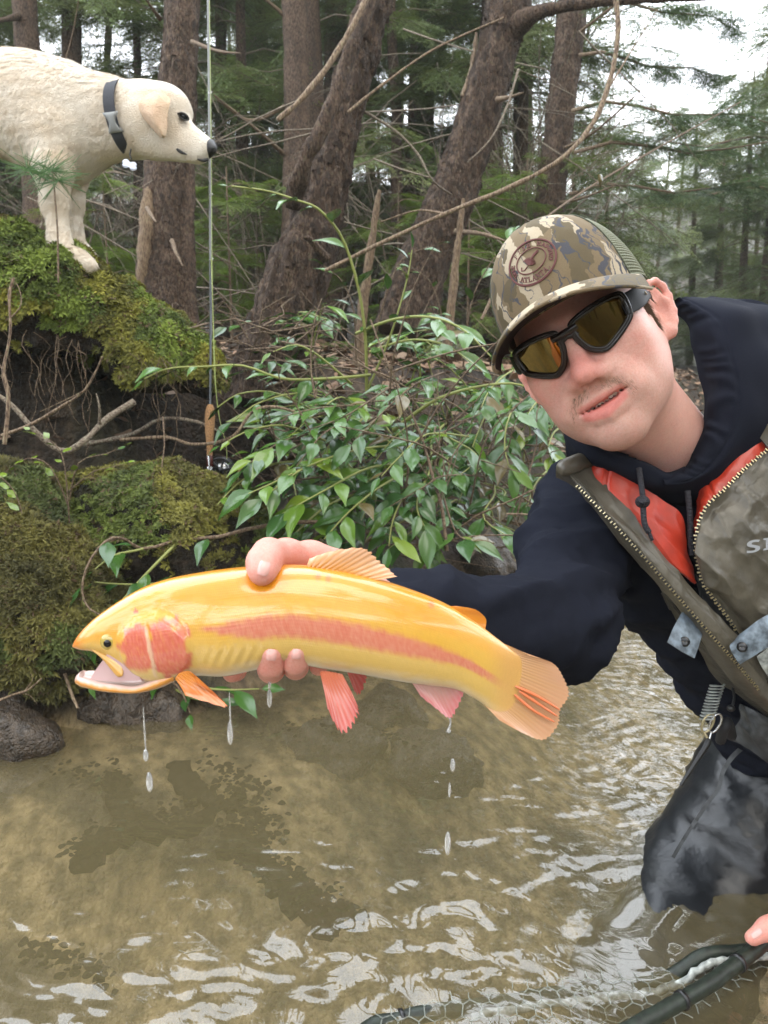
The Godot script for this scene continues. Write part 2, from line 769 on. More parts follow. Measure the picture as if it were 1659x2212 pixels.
func make_materials():
	mat("ground", Color(1, 1, 1), 0.9, {tinted = true, tex = T.mottle, bump = T.crumb, relief = 1.2, tri = 3.0})
	mat("water", Color(0.178, 0.145, 0.072), 0.02, {alpha = 0.37, spec = 1.0})
	mat("moss_soil", Color(1, 1, 1), 0.95, {tinted = true, tex = T.mottle, bump = T.crumb, relief = 1.4, tri = 5.0})
	mat("moss", Color(1, 1, 1), 0.8, {tinted = true, back = 0.35})
	mat("litter", Color(1, 1, 1), 0.75, {tinted = true, back = 0.2})
	mat("bark", Color(0.175, 0.122, 0.088), 0.9, {tinted = true, tex = T.bark_color, bump = T.bark, relief = 1.8, tri = Vector3(9, 3.2, 9)})
	mat("bark_grey", Color(0.165, 0.135, 0.108), 0.9, {tex = T.bark_color, bump = T.bark, relief = 1.5, tri = Vector3(8, 3, 8)})
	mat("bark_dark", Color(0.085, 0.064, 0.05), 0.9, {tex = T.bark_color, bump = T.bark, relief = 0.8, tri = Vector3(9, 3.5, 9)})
	mat("dead_wood", Color(0.30, 0.235, 0.17), 0.8, {tex = T.bark_color, bump = T.grain, relief = 0.15, tri = Vector3(14, 4, 14)})
	mat("split_wood", Color(0.30, 0.225, 0.15), 0.8, {tex = T.bark_color, bump = T.grain, relief = 0.3, tri = Vector3(22, 3, 22)})
	mat("twig", Color(0.23, 0.175, 0.125), 0.8, {tex = T.bark_color, tri = 12.0})
	mat("twig_grey", Color(0.27, 0.24, 0.2), 0.8, {tex = T.bark_color, tri = 12.0})
	mat("green_stem", Color(0.24, 0.26, 0.07), 0.5, {})
	mat("needles", Color(1, 1, 1), 0.55, {tinted = true, back = 0.8})
	for k in 6:
		var base: Color = [Color(0.052, 0.122, 0.026), Color(0.075, 0.155, 0.036), Color(0.042, 0.10, 0.030), Color(0.105, 0.19, 0.028), Color(0.15, 0.22, 0.028), Color(0.13, 0.10, 0.045)][k]
		mat("leaf_%d" % k, base, 0.2, {tex = T.leaf_blotch, tri = 14.0, back = 0.3, spec = 0.5, tinted = true})
	mat("rock", Color(0.16, 0.14, 0.115), 0.75, {tex = T.mottle, bump = T.crumb, relief = 0.6, tri = 5.0})
	mat("wet_rock", Color(0.085, 0.062, 0.042), 0.3, {tex = T.mottle, bump = T.crumb, relief = 0.6, tri = 6.0})
	mat("skin", Color(1, 1, 1), 0.46, {tinted = true, tex = T.skin_color, bump = T.skin, relief = 0.035, tri = 22.0, sss = 0.12})
	mat("nail", Color(0.66, 0.36, 0.32), 0.25, {})
	mat("hair", Color(0.10, 0.062, 0.036), 0.55, {})
	mat("hair_light", Color(0.17, 0.105, 0.06), 0.55, {})
	mat("teeth", Color(0.78, 0.73, 0.62), 0.25, {})
	mat("mouth", Color(0.10, 0.02, 0.018), 0.5, {})
	mat("hoodie", Color(0.0135, 0.0155, 0.025), 0.92, {tex = T.fuzz, bump = T.cloth, relief = 0.02, tri = 14.0, spec = 0.2})
	mat("hood", Color(0.019, 0.022, 0.034), 0.92, {tex = T.fuzz, bump = T.cloth, relief = 0.03, tri = 14.0, spec = 0.25, sheen = 0.06})
	mat("cord", Color(0.012, 0.012, 0.018), 0.7, {bump = T.weave, relief = 0.08, tri = 60.0})
	mat("olive", Color(0.098, 0.086, 0.063), 0.4, {tex = T.faint, bump = T.grain, relief = 0.05, tri = 4.5})
	mat("olive_dark", Color(0.05, 0.045, 0.035), 0.5, {tex = T.faint, bump = T.grain, relief = 0.12, tri = 7.0})
	mat("red_lining", Color(0.44, 0.036, 0.016), 0.38, {tex = T.faint, bump = T.cloth, relief = 0.006, tri = 5.0})
	mat("shirt", Color(0.115, 0.115, 0.095), 0.9, {bump = T.weave, relief = 0.05, tri = 40.0})
	mat("brass", Color(0.42, 0.36, 0.22), 0.35, {metal = 0.8})
	mat("steel", Color(0.5, 0.5, 0.5), 0.25, {metal = 1.0})
	mat("black_plastic", Color(0.012, 0.012, 0.013), 0.3, {})
	mat("black_tape", Color(0.012, 0.012, 0.014), 0.7, {})
	mat("blue_grey", Color(0.20, 0.25, 0.30), 0.6, {tex = T.mottle, bump = T.cloth, relief = 0.02, tri = 12.0})
	mat("pale_grey", Color(0.50, 0.53, 0.50), 0.5, {tex = T.mottle, tri = 12.0})
	mat("print_grey", Color(0.26, 0.27, 0.28), 0.45, {})
	mat("waders", Color(0.011, 0.0125, 0.015), 0.36, {tex = T.faint, bump = T.grain, relief = 0.03, tri = 4.0, spec = 0.5})
	mat("wader_grey", Color(0.075, 0.08, 0.085), 0.45, {tex = T.mottle, bump = T.cloth, relief = 0.012, tri = 8.0})
	mat("camo", Color(0.72, 0.72, 0.72), 0.85, {tex = T.camo, bump = T.weave, relief = 0.0})
	M.camo.heightmap_enabled = false
	mat("cap_mesh", Color(0.20, 0.21, 0.135), 0.7, {})
	mat("cap_back", Color(0.07, 0.075, 0.05), 0.9, {})
	mat("brim_under", Color(0.03, 0.012, 0.010), 0.85, {bump = T.weave, relief = 0.03, tri = 40.0})
	mat("thread", Color(0.12, 0.035, 0.032), 0.65, {})
	mat("tortoise", Color(0.010, 0.006, 0.005), 0.22, {})
	mat("amber_mirror", Color(0.15, 0.105, 0.032), 0.03, {metal = 1.0})
	mat("fish", Color(1, 1, 1), 0.3, {tinted = true, bump = T.scales, relief = 0.009, scale = Vector3(150, 54, 1), coat = 1.0, coat_rough = 0.09})
	mat("fin", Color(1, 1, 1), 0.22, {tinted = true, back = 0.7, coat = 0.8, coat_rough = 0.08})
	mat("fish_skin", Color(1, 1, 1), 0.28, {tinted = true, coat = 0.7, coat_rough = 0.1})
	mat("eye_black", Color(0.004, 0.004, 0.004), 0.05, {})
	mat("eye_gold", Color(0.45, 0.33, 0.07), 0.15, {coat = 1.0})
	mat("fur", Color(1, 1, 1), 0.75, {tinted = true, bump = T.grain, relief = 0.25, tri = Vector3(5, 9, 5), sheen = 0.3})
	mat("fur_strand", Color(1, 1, 1), 0.6, {tinted = true, back = 0.3})
	mat("dog_nose", Color(0.012, 0.011, 0.011), 0.3, {bump = T.skin, relief = 0.05, tri = 30.0})
	mat("collar", Color(0.035, 0.037, 0.045), 0.85, {bump = T.weave, relief = 0.04, tri = 70.0})
	mat("buckle", Color(0.26, 0.27, 0.27), 0.5, {})
	mat("tag", Color(0.55, 0.58, 0.68), 0.3, {metal = 0.5})
	mat("graphite", Color(0.02, 0.025, 0.03), 0.2, {coat = 0.6})
	mat("silver_blank", Color(0.15, 0.155, 0.15), 0.35, {metal = 0.3})
	mat("fly_line", Color(0.28, 0.33, 0.10), 0.5, {})
	mat("cork", Color(0.50, 0.27, 0.115), 0.8, {tex = T.mottle, bump = T.crumb, relief = 0.05, tri = Vector3(50, 30, 50)})
	mat("wine_seat", Color(0.07, 0.012, 0.01), 0.2, {coat = 0.7})
	mat("net_rim", Color(0.022, 0.032, 0.022), 0.42, {tex = T.mottle, bump = T.cloth, relief = 0.03, tri = 12.0})
	mat("net_cord", Color(0.30, 0.32, 0.28), 0.3, {alpha = 0.38})
	mat("sodden", Color(0.018, 0.014, 0.010), 0.9, {spec = 0.1})  # near-black; also colours the shadow streak built under the water
	mat("net_wood", Color(0.28, 0.14, 0.09), 0.4, {tex = T.bark_color, tri = 20.0})
	mat("drop", Color(0.95, 0.97, 1.0), 0.0, {glass = 0.033})
	M.drop.albedo_color.a = 0.16


# ---------------------------------------------------------------- ground and water
const LEFT := [[-9.0, 6.0], [-4.2, 2.0], [-2.3, -0.6], [-1.25, -1.36], [-0.8, -1.5], [-0.42, -1.62], [-0.1, -1.95], [0.12, -2.45], [0.36, -2.82], [0.85, -3.2], [1.5, -3.9], [2.4, -5.6], [3.9, -8.2], [7.0, -11.0], [14.0, -15.0]]
const RIGHT := [[-5.0, 6.0], [0.5, 4.2], [2.4, 2.2], [3.1, 0.0], [3.3, -2.0], [4.0, -4.2], [5.4, -6.6], [8.5, -9.0], [15.0, -12.5]]


# metres from a shore line, positive on its left when walked from the first point on
func shore(line: Array, x: float, z: float) -> float:
	var best := 1e9
	var sgn := 1.0
	for i in line.size() - 1:
		var ax: float = line[i][0]
		var az: float = line[i][1]
		var bx: float = line[i + 1][0] - ax
		var bz: float = line[i + 1][1] - az
		var t := clampf(((x - ax) * bx + (z - az) * bz) / (bx * bx + bz * bz), 0, 1)
		var dx := x - ax - bx * t
		var dz := z - az - bz * t
		var d := dx * dx + dz * dz
		if d < best:
			best = d
			sgn = 1.0 if bx * dz - bz * dx < 0.0 else -1.0
	return sqrt(best) * sgn


func ground_at(x: float, z: float) -> float:
	var l := shore(LEFT, x, z)
	var wig := 0.06 * n1.get_noise_2d(x * 1.7, z * 1.7)
	if l > 0.0:
		var cave := smoothstep(-0.1, -0.5, x) * smoothstep(-3.0, -2.0, x)
		var steep := smoothstep(0.0, 0.62, l) * 0.8
		var hollow := 0.08 * smoothstep(0.0, 0.1, l) + 0.12 * smoothstep(0.1, 0.8, l) + 0.62 * smoothstep(0.85, 1.1, l)
		var y := lerpf(steep, hollow, cave)
		y += 0.07 * maxf(l - 0.6, 0.0) * smoothstep(0.5, 2.0, l) + 0.28 * maxf(l - 9.0, 0.0)
		return y + wig * smoothstep(0.1, 1.0, l) + 0.02 * n1.get_noise_2d(x * 8.0, z * 8.0)
	var r := -shore(RIGHT, x, z)
	if r > 0.0:
		return 0.7 * smoothstep(0.0, 1.0, r) + 0.16 * maxf(r - 0.6, 0.0) + 0.35 * maxf(r - 4.0, 0.0) + wig * 2.0 * smoothstep(0.1, 1.0, r)
	var d := minf(-l, -r)
	return -0.02 - 0.36 * smoothstep(0.0, 0.9, d) + 0.35 * wig


func spread_axis(a: float, b: float, c: float, fine: float, grow: float) -> Array:
	# fine steps around c, growing outwards
	var out := [c]
	var s := fine
	var p := c
	while p < b:
		s *= grow if p - c > 2.2 else 1.0
		p += s
		out.append(p)
	s = fine
	p = c
	while p > a:
		s *= grow if c - p > 2.6 else 1.0
		p -= s
		out.push_front(p)
	return out


func build_ground():
	var xs := spread_axis(-40.0, 42.0, 0.0, 0.035, 1.06)
	var zs := spread_axis(-60.0, 14.0, -1.9, 0.035, 1.06)
	var mb := MB.new()
	for z in zs:
		for x in xs:
			var y := ground_at(x, z)
			var q := n1.get_noise_2d(x * 5.0, z * 5.0)
			var q2 := n1.get_noise_2d(x * 0.9 + 40.0, z * 0.9)
			var soil := Color(0.040, 0.028, 0.019).lerp(Color(0.10, 0.068, 0.045), clampf(0.5 + q * 1.3, 0, 1))
			soil = soil.lerp(Color(0.05, 0.075, 0.02), clampf(q2 * 1.4 - 0.1, 0, 0.6))
			var sand := Color(0.39, 0.29, 0.145).lerp(Color(0.27, 0.2, 0.10), clampf(0.35 + q * 0.9 + q2 * 0.6, 0, 1))
			var silt := Color(0.055, 0.045, 0.03)
			sand = sand.lerp(silt, smoothstep(0.08, 0.32, n1.get_noise_2d(x * 2.3 + 3.0, z * 3.0 + 9.0)) * 0.85)
			var c := sand.lerp(soil, smoothstep(-0.03, 0.05, y + 0.02 * q))
			mb.add(Vector3(x, y, z), c)
	mb.grid(0, xs.size(), zs.size(), false, false)
	var o := put("ground", mb.mesh(), M.ground)
	tag(o, "brown leafy forest floor falling to a sandy stream bed", "ground", "", "structure")
	print("ground ", xs.size() * zs.size())


func ripple(x: float, z: float) -> float:
	# amount of chop in places
	var chop := 0.16
	chop += 1.7 * exp(-(pow((x - 0.58) / 0.30, 2) + pow((z + 1.02) / 0.25, 2)))
	chop += 0.75 * exp(-(pow((x - 0.95) / 0.6, 2) + pow((z + 1.7) / 0.7, 2)))
	chop += 1.0 * exp(-(pow((x + 0.22) / 0.5, 2) + pow((z + 0.74) / 0.13, 2)))
	chop += 0.5 * smoothstep(-2.2, -3.2, z)
	chop *= 0.25 + 1.5 * smoothstep(-0.1, 0.5, n2.get_noise_2d(x * 6.0, z * 9.0) + 0.6 * n2.get_noise_2d(x * 2.0 + 9.0, z * 3.0))
	var wx := x + 0.04 * n2.get_noise_2d(x * 6.0, z * 6.0)
	var wz := z + 0.07 * n2.get_noise_2d(x * 3.0 + 7.0, z * 3.0) + 0.22 * x * (1.0 if x > 0.3 else 0.25)
	var h := 0.0022 * n2.get_noise_2d(wx * 5.0, wz * 15.0)
	h += 0.0024 * n2.get_noise_2d(wx * 15.0 + 20.0, wz * 36.0)
	h += 0.0017 * n2.get_noise_2d(wx * 38.0, wz * 76.0 + 5.0)
	var y := h * chop + 0.0004 * n2.get_noise_2d(wx * 9.0, wz * 40.0 + 50.0)
	# rings where drops have fallen
	for r in [[-0.02, -0.80, 0.0045, 62.0, 0.16], [0.015, -0.78, 0.003, 90.0, 0.1], [0.10, -0.93, 0.003, 80.0, 0.12], [0.66, -1.16, 0.0022, 75.0, 0.22], [-0.31, -0.86, 0.0022, 70.0, 0.12]]:
		var d := Vector2(x - r[0], (z - r[1]) * 1.15).length()
		if d < r[4] * 2.4:
			y += r[2] * cos(d * r[3]) * exp(-pow(d / r[4], 2)) * (0.5 + n2.get_noise_2d(x * 12.0, z * 12.0))
	return y


func build_water():
	var xs := []
	var zs := []
	var p := -14.0
	while p < 30.0:
		xs.append(p)
		p += 0.0075 if p > -1.2 and p < 1.5 else (0.03 if p > -2.5 and p < 3.5 else 0.3)
	p = -16.0
	while p < 6.0:
		zs.append(p)
		p += 0.0065 if p > -2.2 and p < -0.45 else (0.014 if p > -3.6 and p < -0.4 else (0.05 if p > -6.0 and p < 3.0 else 0.3))
	var mb := MB.new()
	for z in zs:
		for x in xs:
			mb.add(Vector3(x, ripple(x, z), z), Color.WHITE, Vector2(x, z))
	mb.grid(0, xs.size(), zs.size(), false, false)
	var o := put("water", mb.mesh(), M.water)
	tag(o, "shallow murky brown stream water with ripples", "water", "", "structure")
	print("water ", xs.size() * zs.size())


# ---------------------------------------------------------------- mossy bank
func tuft_mesh(blades: int, tall: float, wide: float, lean: float, seed_: int) -> ArrayMesh:
	var r := RandomNumberGenerator.new()
	r.seed = seed_
	var mb := MB.new()
	for b in blades:
		var a := r.randf() * TAU
		var dir := Vector3(cos(a), 0, sin(a))
		var side := Vector3(-sin(a), 0, cos(a)) * wide * r.randf_range(0.6, 1.2)
		var h := tall * r.randf_range(0.5, 1.1)
		var l := lean * r.randf_range(0.2, 1.0)
		var at := dir * r.randf() * wide * 2.0
		var sh := r.randf_range(0.75, 1.2)
		var c := Color(sh, sh, sh)
		var mid := at + dir * h * l * 0.5 + Vector3.UP * h * 0.6
		var tip := at + dir * h * l * 1.2 + Vector3.UP * h * (1.0 - 0.35 * l)
		var i := mb.v.size()
		mb.add(at - side * 0.5, c)
		mb.add(at + side * 0.5, c)
		mb.add(mid + side, c)
		mb.add(mid - side, c)
		mb.add(tip, c)
		mb.quad(i, i + 1, i + 2, i + 3)
		mb.tri(i + 3, i + 2, i + 4)
	return mb.mesh()


# random places on a mesh: [transform] where keep(p, n) > a random number
func sprinkle(mb: MB, per_m2: float, s0: float, s1: float, keep: Callable, origin: Vector3, tilt := 0.35) -> Array:
	var out := []
	for i in range(0, mb.ix.size(), 3):
		var a := mb.v[mb.ix[i]]
		var b := mb.v[mb.ix[i + 1]]
		var d := mb.v[mb.ix[i + 2]]
		var n := (d - a).cross(b - a)
		var want := n.length() * 0.5 * per_m2
		n = n.normalized()
		var cnt := int(want) + (1 if rng.randf() < want - int(want) else 0)
		for k in cnt:
			var s := rng.randf()
			var t := rng.randf()
			if s + t > 1.0:
				s = 1.0 - s
				t = 1.0 - t
			var p := a + (b - a) * s + (d - a) * t
			if rng.randf() > keep.call(p, n):
				continue
			var up := (n + Vector3(rnd(-1, 1), rnd(-1, 1), rnd(-1, 1)) * tilt + Vector3.UP * 0.25).normalized()
			var x := up.cross(Vector3(rnd(-1, 1), rnd(-1, 1), rnd(-1, 1))).normalized()
			var sc := rnd(s0, s1)
			out.append(Transform3D(Basis(x, up, x.cross(up)).scaled(Vector3.ONE * sc), p - origin))
	return out


func moss_tints(where: Array, origin: Vector3, dark: Color, light: Color) -> Array:
	var out := []
	for t in where:
		var p: Vector3 = t.origin + origin
		var q := clampf(0.5 + 0.9 * n1.get_noise_3d(p.x * 7.0, p.y * 7.0, p.z * 7.0) + rnd(-0.25, 0.25), 0, 1)
		var c := dark.lerp(light, q)
		if n1.get_noise_3d(p.x * 3.0 + 20.0, p.y * 3.0, p.z * 3.0) > 0.12:
			c = Color(c.r * 0.72, c.g * 1.0, c.b)
		if rng.randf() < 0.06:
			c = Color(0.12, 0.075, 0.04)
		out.append(c)
	return out


func mound(called: String, label: String, cat: String, at: Vector3, s: Solid, cell: float, rough: float, cover: float, dark: Color, light: Color, tuft: Mesh, per: float, s0: float, s1: float, up_need := -0.2, soil := Color(0.035, 0.025, 0.017)) -> Node3D:
	var o := thing(called, label, cat, at)
	var mb := MB.new()
	s.net(mb, cell, func(p, n):
		var q := n1.get_noise_3d(p.x * 9.0, p.y * 9.0, p.z * 9.0)
		var c := soil.lerp(soil * 2.4, clampf(0.4 + q, 0, 1))
		return c.lerp(dark * 0.6, clampf((n.y - up_need) * 1.2 + q, 0, 1) * 0.8),
		func(p, _n): return rough * (1.6 * n1.get_noise_3d(p.x * 4.0, p.y * 4.0, p.z * 4.0) + 0.8 * n1.get_noise_3d(p.x * 16.0, p.y * 16.0, p.z * 16.0)))
	var where := sprinkle(mb, per, s0, s1, func(p, n):
		return cover * smoothstep(up_need, up_need + 0.5, n.y + 0.95 * n1.get_noise_3d(p.x * 5.0 + 9.0, p.y * 5.0, p.z * 5.0)), at)
	put("soil", mb.mesh(at), M.moss_soil, o)
	scatter("moss", tuft, M.moss, where, moss_tints(where, at, dark, light), o)
	return o


func build_bank():
	var sheet_moss := tuft_mesh(11, 0.0125, 0.0019, 1.0, 4)
	var star_moss := tuft_mesh(13, 0.016, 0.0018, 0.9, 5)
	# overhanging ledge the dog stands on
	var s := Solid.new()
	s.blend = 0.12
	s.chain(pts([[-420, 530, 2.3], [-150, 590, 2.15], [0, 618, 2.12], [110, 640, 2.12], [230, 690, 2.14], [340, 752, 2.18], [425, 805, 2.2]]), [0.22, 0.165, 0.135, 0.105, 0.075, 0.058, 0.04])
	s.chain(pts([[-300, 580, 2.7], [60, 660, 2.6], [280, 735, 2.6], [420, 790, 2.6]]), [0.22, 0.17, 0.12, 0.08])
	s.bone(P(300, 800, 2.1), P(420, 800, 2.2), 0.045, 0.04)
	mound("mossy_ledge", "overhanging ledge of bank thick with yellow green moss under the dog", "bank ledge", P(100, 640, 2.1), s, 0.022, 0.028, 1.0, Color(0.085, 0.088, 0.018), Color(0.33, 0.315, 0.045), sheet_moss, 62000, 0.6, 1.5, -0.45)
	# boulders below it
	s = Solid.new()
	s.blend = 0.1
	s.egg(P(345, 1165, 1.95), Vector3(0.24, 0.17, 0.2))
	s.egg(P(470, 1180, 1.95), Vector3(0.14, 0.12, 0.16))
	s.egg(P(230, 1130, 2.0), Vector3(0.12, 0.1, 0.15))
	mound("mossy_boulder", "rounded boulder with thin moss below the dark hollow, behind the head of the trout", "boulder", P(345, 1250, 1.95), s, 0.018, 0.03, 0.85, Color(0.065, 0.062, 0.018), Color(0.24, 0.225, 0.036), sheet_moss, 48000, 0.5, 1.2, 0.0)
	s = Solid.new()
	s.blend = 0.1
	s.egg(P(40, 1290, 1.75), Vector3(0.22, 0.2, 0.2))
	s.egg(P(130, 1380, 1.72), Vector3(0.13, 0.12, 0.12))
	s.egg(P(-60, 1190, 1.85), Vector3(0.25, 0.22, 0.2))
	mound("mossy_boulder", "dark lumpy boulder covered in starry olive moss left of the trout's mouth", "boulder", P(40, 1480, 1.75), s, 0.018, 0.028, 1.0, Color(0.075, 0.070, 0.022), Color(0.21, 0.19, 0.045), star_moss, 42000, 0.6, 1.3, -0.5)
	s = Solid.new()
	s.blend = 0.08
	s.egg(P(10, 1110, 1.9), Vector3(0.17, 0.08, 0.15))
	s.egg(P(150, 1095, 2.0), Vector3(0.1, 0.055, 0.12))
	mound("mossy_lump", "low mossy lump of earth at the mouth of the hollow with small round leaves", "bank lump", P(40, 1130, 1.9), s, 0.016, 0.02, 0.9, Color(0.08, 0.08, 0.02), Color(0.29, 0.28, 0.045), sheet_moss, 48000, 0.5, 1.2, -0.1)
	# wet stones at the water's edge
	for q in [[25, 1565, 1.6, 0.075, 0.05, 0.08, "grey wet rock at the water's edge below the mossy boulder"], [250, 1510, 1.76, 0.15, 0.03, 0.1, "flat dark wet rock behind the lower jaw of the trout"], [440, 1430, 2.0, 0.17, 0.07, 0.13, "dark wet rock behind the belly of the trout"], [640, 1380, 2.25, 0.2, 0.12, 0.15, "shaded wet rock under the leafy shrub"], [1035, 1235, 3.0, 0.1, 0.17, 0.1, "upright dark rock at the far end of the bank beside open water"], [870, 1320, 2.6, 0.2, 0.1, 0.15, "low wet rock under the hanging leaves near the dark sleeve"]]:
		s = Solid.new()
		s.blend = 0.05
		var c := P(q[0], q[1], q[2])
		s.egg(c, Vector3(q[3], q[4], q[5]), Basis(Vector3.UP, rnd(-0.4, 0.4)))
		s.egg(c + Vector3(q[3] * 0.5, -0.02, 0.02), Vector3(q[3] * 0.7, q[4] * 0.8, q[5] * 0.8), Basis(Vector3.FORWARD, 0.3))
		var mb := MB.new()
		s.net(mb, 0.016, func(p, _n): return Color.WHITE, func(p, _n): return 0.06 * n1.get_noise_3d(p.x * 6.0, p.y * 6.0, p.z * 6.0) + 0.012 * n1.get_noise_3d(p.x * 22.0, p.y * 22.0, p.z * 22.0))
		var o := put("wet_rock", mb.mesh(c), M.wet_rock, null, c)
		tag(o, q[6], "rock", "wet rocks along the shore")
	shadow_debris()
	# sunken branches and stones on the bed; diagonal one models a shadow
	var k := 0
	for q in [[[150, 1800, 0], [260, 1740, 0], [400, 1720, 0], [520, 1650, 0]], [[495, 1745, 0], [560, 1800, 0], [640, 1880, 0], [720, 1930, 0]], [[235, 1620, 0], [262, 1700, 0], [290, 1730, 0]], [[380, 1600, 0], [430, 1660, 0], [560, 1690, 0]]]:
		var line := []
		for a in q:
			line.append(W(a[0], a[1]) * Vector3(1, 0, 1) + Vector3(0, -0.06, 0))
		var mb := MB.new()
		mb.tube(spline(line, 24), [0.016, 0.02, 0.022, 0.02, 0.024, 0.02, 0.018, 0.022, 0.02, 0.016, 0.02, 0.02, 0.018, 0.015, 0.018, 0.016, 0.014, 0.016, 0.013, 0.012, 0.013, 0.01, 0.01, 0.008], 10, Color.WHITE, true, 0.03, n1, 26.0)
		var o := put("sunken_branch", mb.mesh(line[0]), M.sodden, null, line[0])
		tag(o, ["dark sunken branch lying left to right on the sandy bed", "thick dark sunken form modelling the diagonal shadow down the middle of the bed", "short sunken stick below the left wet rock", "forked sunken branch under the falling drops"][k], "branch", "sunken branches")
		k += 1
	k = 0
	for q in [[700, 1540, 0.12], [930, 1560, 0.1], [810, 1480, 0.1]]:
		var c := W(q[0], q[1]) * Vector3(1, 0, 1) + Vector3(0, -0.085, 0)
		s = Solid.new()
		s.blend = 0.04
		s.egg(c, Vector3(q[2], 0.07, q[2] * 0.6))
		s.egg(c + Vector3(q[2] * 0.5, 0, 0.02), Vector3(q[2] * 0.7, 0.055, q[2] * 0.5))
		var mb := MB.new()
		s.net(mb, 0.02, func(p, _n): return Color.WHITE, func(p, _n): return 0.05 * n1.get_noise_3d(p.x * 9.0, p.y * 9.0, p.z * 9.0))
		var o := put("sunken_stone", mb.mesh(c), M.wet_rock, null, c)
		tag(o, ["dark sunken stone behind the pelvic fin", "dark sunken stone behind the anal fin", "dark sunken stone in the shade between the two fins"][k], "stone", "sunken stones")
		k += 1


func shadow_debris():
	var where := []
	for q in [[150, 1810, 260, 1745], [260, 1745, 420, 1715], [400, 1720, 540, 1650], [495, 1745, 600, 1850], [600, 1850, 760, 1940], [235, 1620, 280, 1720], [430, 1600, 590, 1690], [0, 1620, 240, 1640], [560, 1540, 900, 1560], [60, 2010, 230, 2060], [520, 1700, 600, 1760]]:
		for i in (260 if q[0] == 495 or q[0] == 600 else 80):  # extra flecks on the diagonal: a shadow built from dark debris
			var t := rng.randf()
			var p := W(lerpf(q[0], q[2], t) + rnd(-38, 38) * rnd(0.1, 1.3), lerpf(q[1], q[3], t) + rnd(-24, 24) * rnd(0.1, 1.3))
			where.append(Transform3D(Basis.from_euler(Vector3(rnd(-0.3, 0.3), rnd(0, TAU), rnd(-0.3, 0.3))).scaled(Vector3.ONE * rnd(0.006, 0.017)), Vector3(p.x, -rnd(0.012, 0.05), p.z)))
	var l := scatter("shadow_debris", litter_leaf(), M.sodden, where, [])
	tag(l, "dark leaf debris under the water, massed to build its diagonal shadow streak", "leaves")


func litter_leaf() -> ArrayMesh:
	var mb := MB.new()
	var prof := [0.0, 0.32, 0.48, 0.5, 0.36, 0.0]
	for i in 6:
		var t := i / 5.0
		for j in 3:
			var x: float = (j - 1) * prof[i]
			mb.add(Vector3(x, 0.10 * absf(x) + 0.12 * t * (1 - t) + 0.06 * sin(t * 5.0), t), Color.WHITE)
	mb.grid(0, 3, 6)
	return mb.mesh()


# ---------------------------------------------------------------- trees
var spray_a: ArrayMesh
var spray_b: ArrayMesh


func spray_mesh(seed_: int, fill: float) -> ArrayMesh:
	var r := RandomNumberGenerator.new()
	r.seed = seed_
	var mb := MB.new()
	var wood := Color(0.5, 0.42, 0.35)
	mb.tube([Vector3.ZERO, Vector3(0, 0.02, 0.5), Vector3(0, -0.03, 1.0)], [0.009, 0.006, 0.002], 3, wood, false)
	for i in 12:
		var t := (i + 0.6) / 12.5
		var ax := Vector3(0, 0.02 * sin(t * 4.0) - 0.03 * t, t)
		for s in [-1.0, 1.0]:
			if r.randf() > fill + 0.25:
				continue
			var len := (0.42 * (1.0 - t) + 0.1) * r.randf_range(0.7, 1.1)
			var dir := Vector3(s * 0.8, r.randf_range(-0.22, 0.1), 0.62).normalized()
			var steps := int(len / 0.034)
			for k in steps:
				if r.randf() > fill:
					continue
				var q := ax + dir * (len * (k + 0.5) / steps) + Vector3(0, -0.05 * pow(float(k) / steps, 2), 0)
				for z in [-1.0, 1.0]:
					var nd: Vector3 = (dir * 0.75 + Vector3(dir.z, 0, -dir.x) * z * 0.8 + Vector3(0, r.randf_range(-0.3, 0.3), 0)).normalized() * r.randf_range(0.04, 0.065)
					var w: Vector3 = nd.cross(Vector3(r.randf_range(-0.5, 0.5), 1, 0)).normalized() * 0.0095
					var sh := r.randf_range(0.75, 1.25)
					var c := Color(sh, sh, sh)
					var n0 := mb.v.size()
					mb.add(q, c)
					mb.add(q + nd * 0.5 + w, c)
					mb.add(q + nd, c)
					mb.add(q + nd * 0.5 - w, c)
					mb.quad(n0, n0 + 1, n0 + 2, n0 + 3)
	return mb.mesh()


# a limb that droops, with sprays along its outer part; sprays are collected into where/tint
func bough(mb: MB, a: Vector3, dir: Vector3, len: float, r0: float, where: Array, tint: Array, origin: Vector3, size: float, count: int, col: Color, sag := 0.25):
	var p := []
	var rr := []
	var side := dir.cross(Vector3.UP).normalized()
	var wob := rnd(-0.15, 0.15)
	for i in 7:
		var t := i / 6.0
		p.append(a + dir * len * t + Vector3(0, -sag * len * t * t, 0) + side * wob * len * sin(t * 3.0) + Vector3(0, 0.03 * len * sin(t * 9.0), 0))
		rr.append(lerpf(r0, r0 * 0.15, t))
	mb.tube(p, rr, 5, Color.WHITE, false)
	for k in count:
		var t := pow(rng.randf(), 0.7)
		var i := clampi(int(t * 6.0), 0, 5)
		var q: Vector3 = p[i].lerp(p[i + 1], t * 6.0 - i)
		var f: Vector3 = (p[i + 1] - p[i]).normalized()
		var out := (f * rnd(0.2, 1.0) + side * rnd(-1.0, 1.0) + Vector3(0, rnd(-0.35, 0.2), 0)).normalized()
		var up := (Vector3.UP + Vector3(rnd(-0.35, 0.35), 0, rnd(-0.35, 0.35))).normalized()
		var x := up.cross(out).normalized()
		var s := size * rnd(0.6, 1.25)
		where.append(Transform3D(Basis(x, out.cross(x), out).scaled(Vector3.ONE * s), q - origin))
		var g := rnd(0.65, 1.35)
		tint.append(Color(col.r * g * rnd(0.9, 1.15), col.g * g, col.b * g))


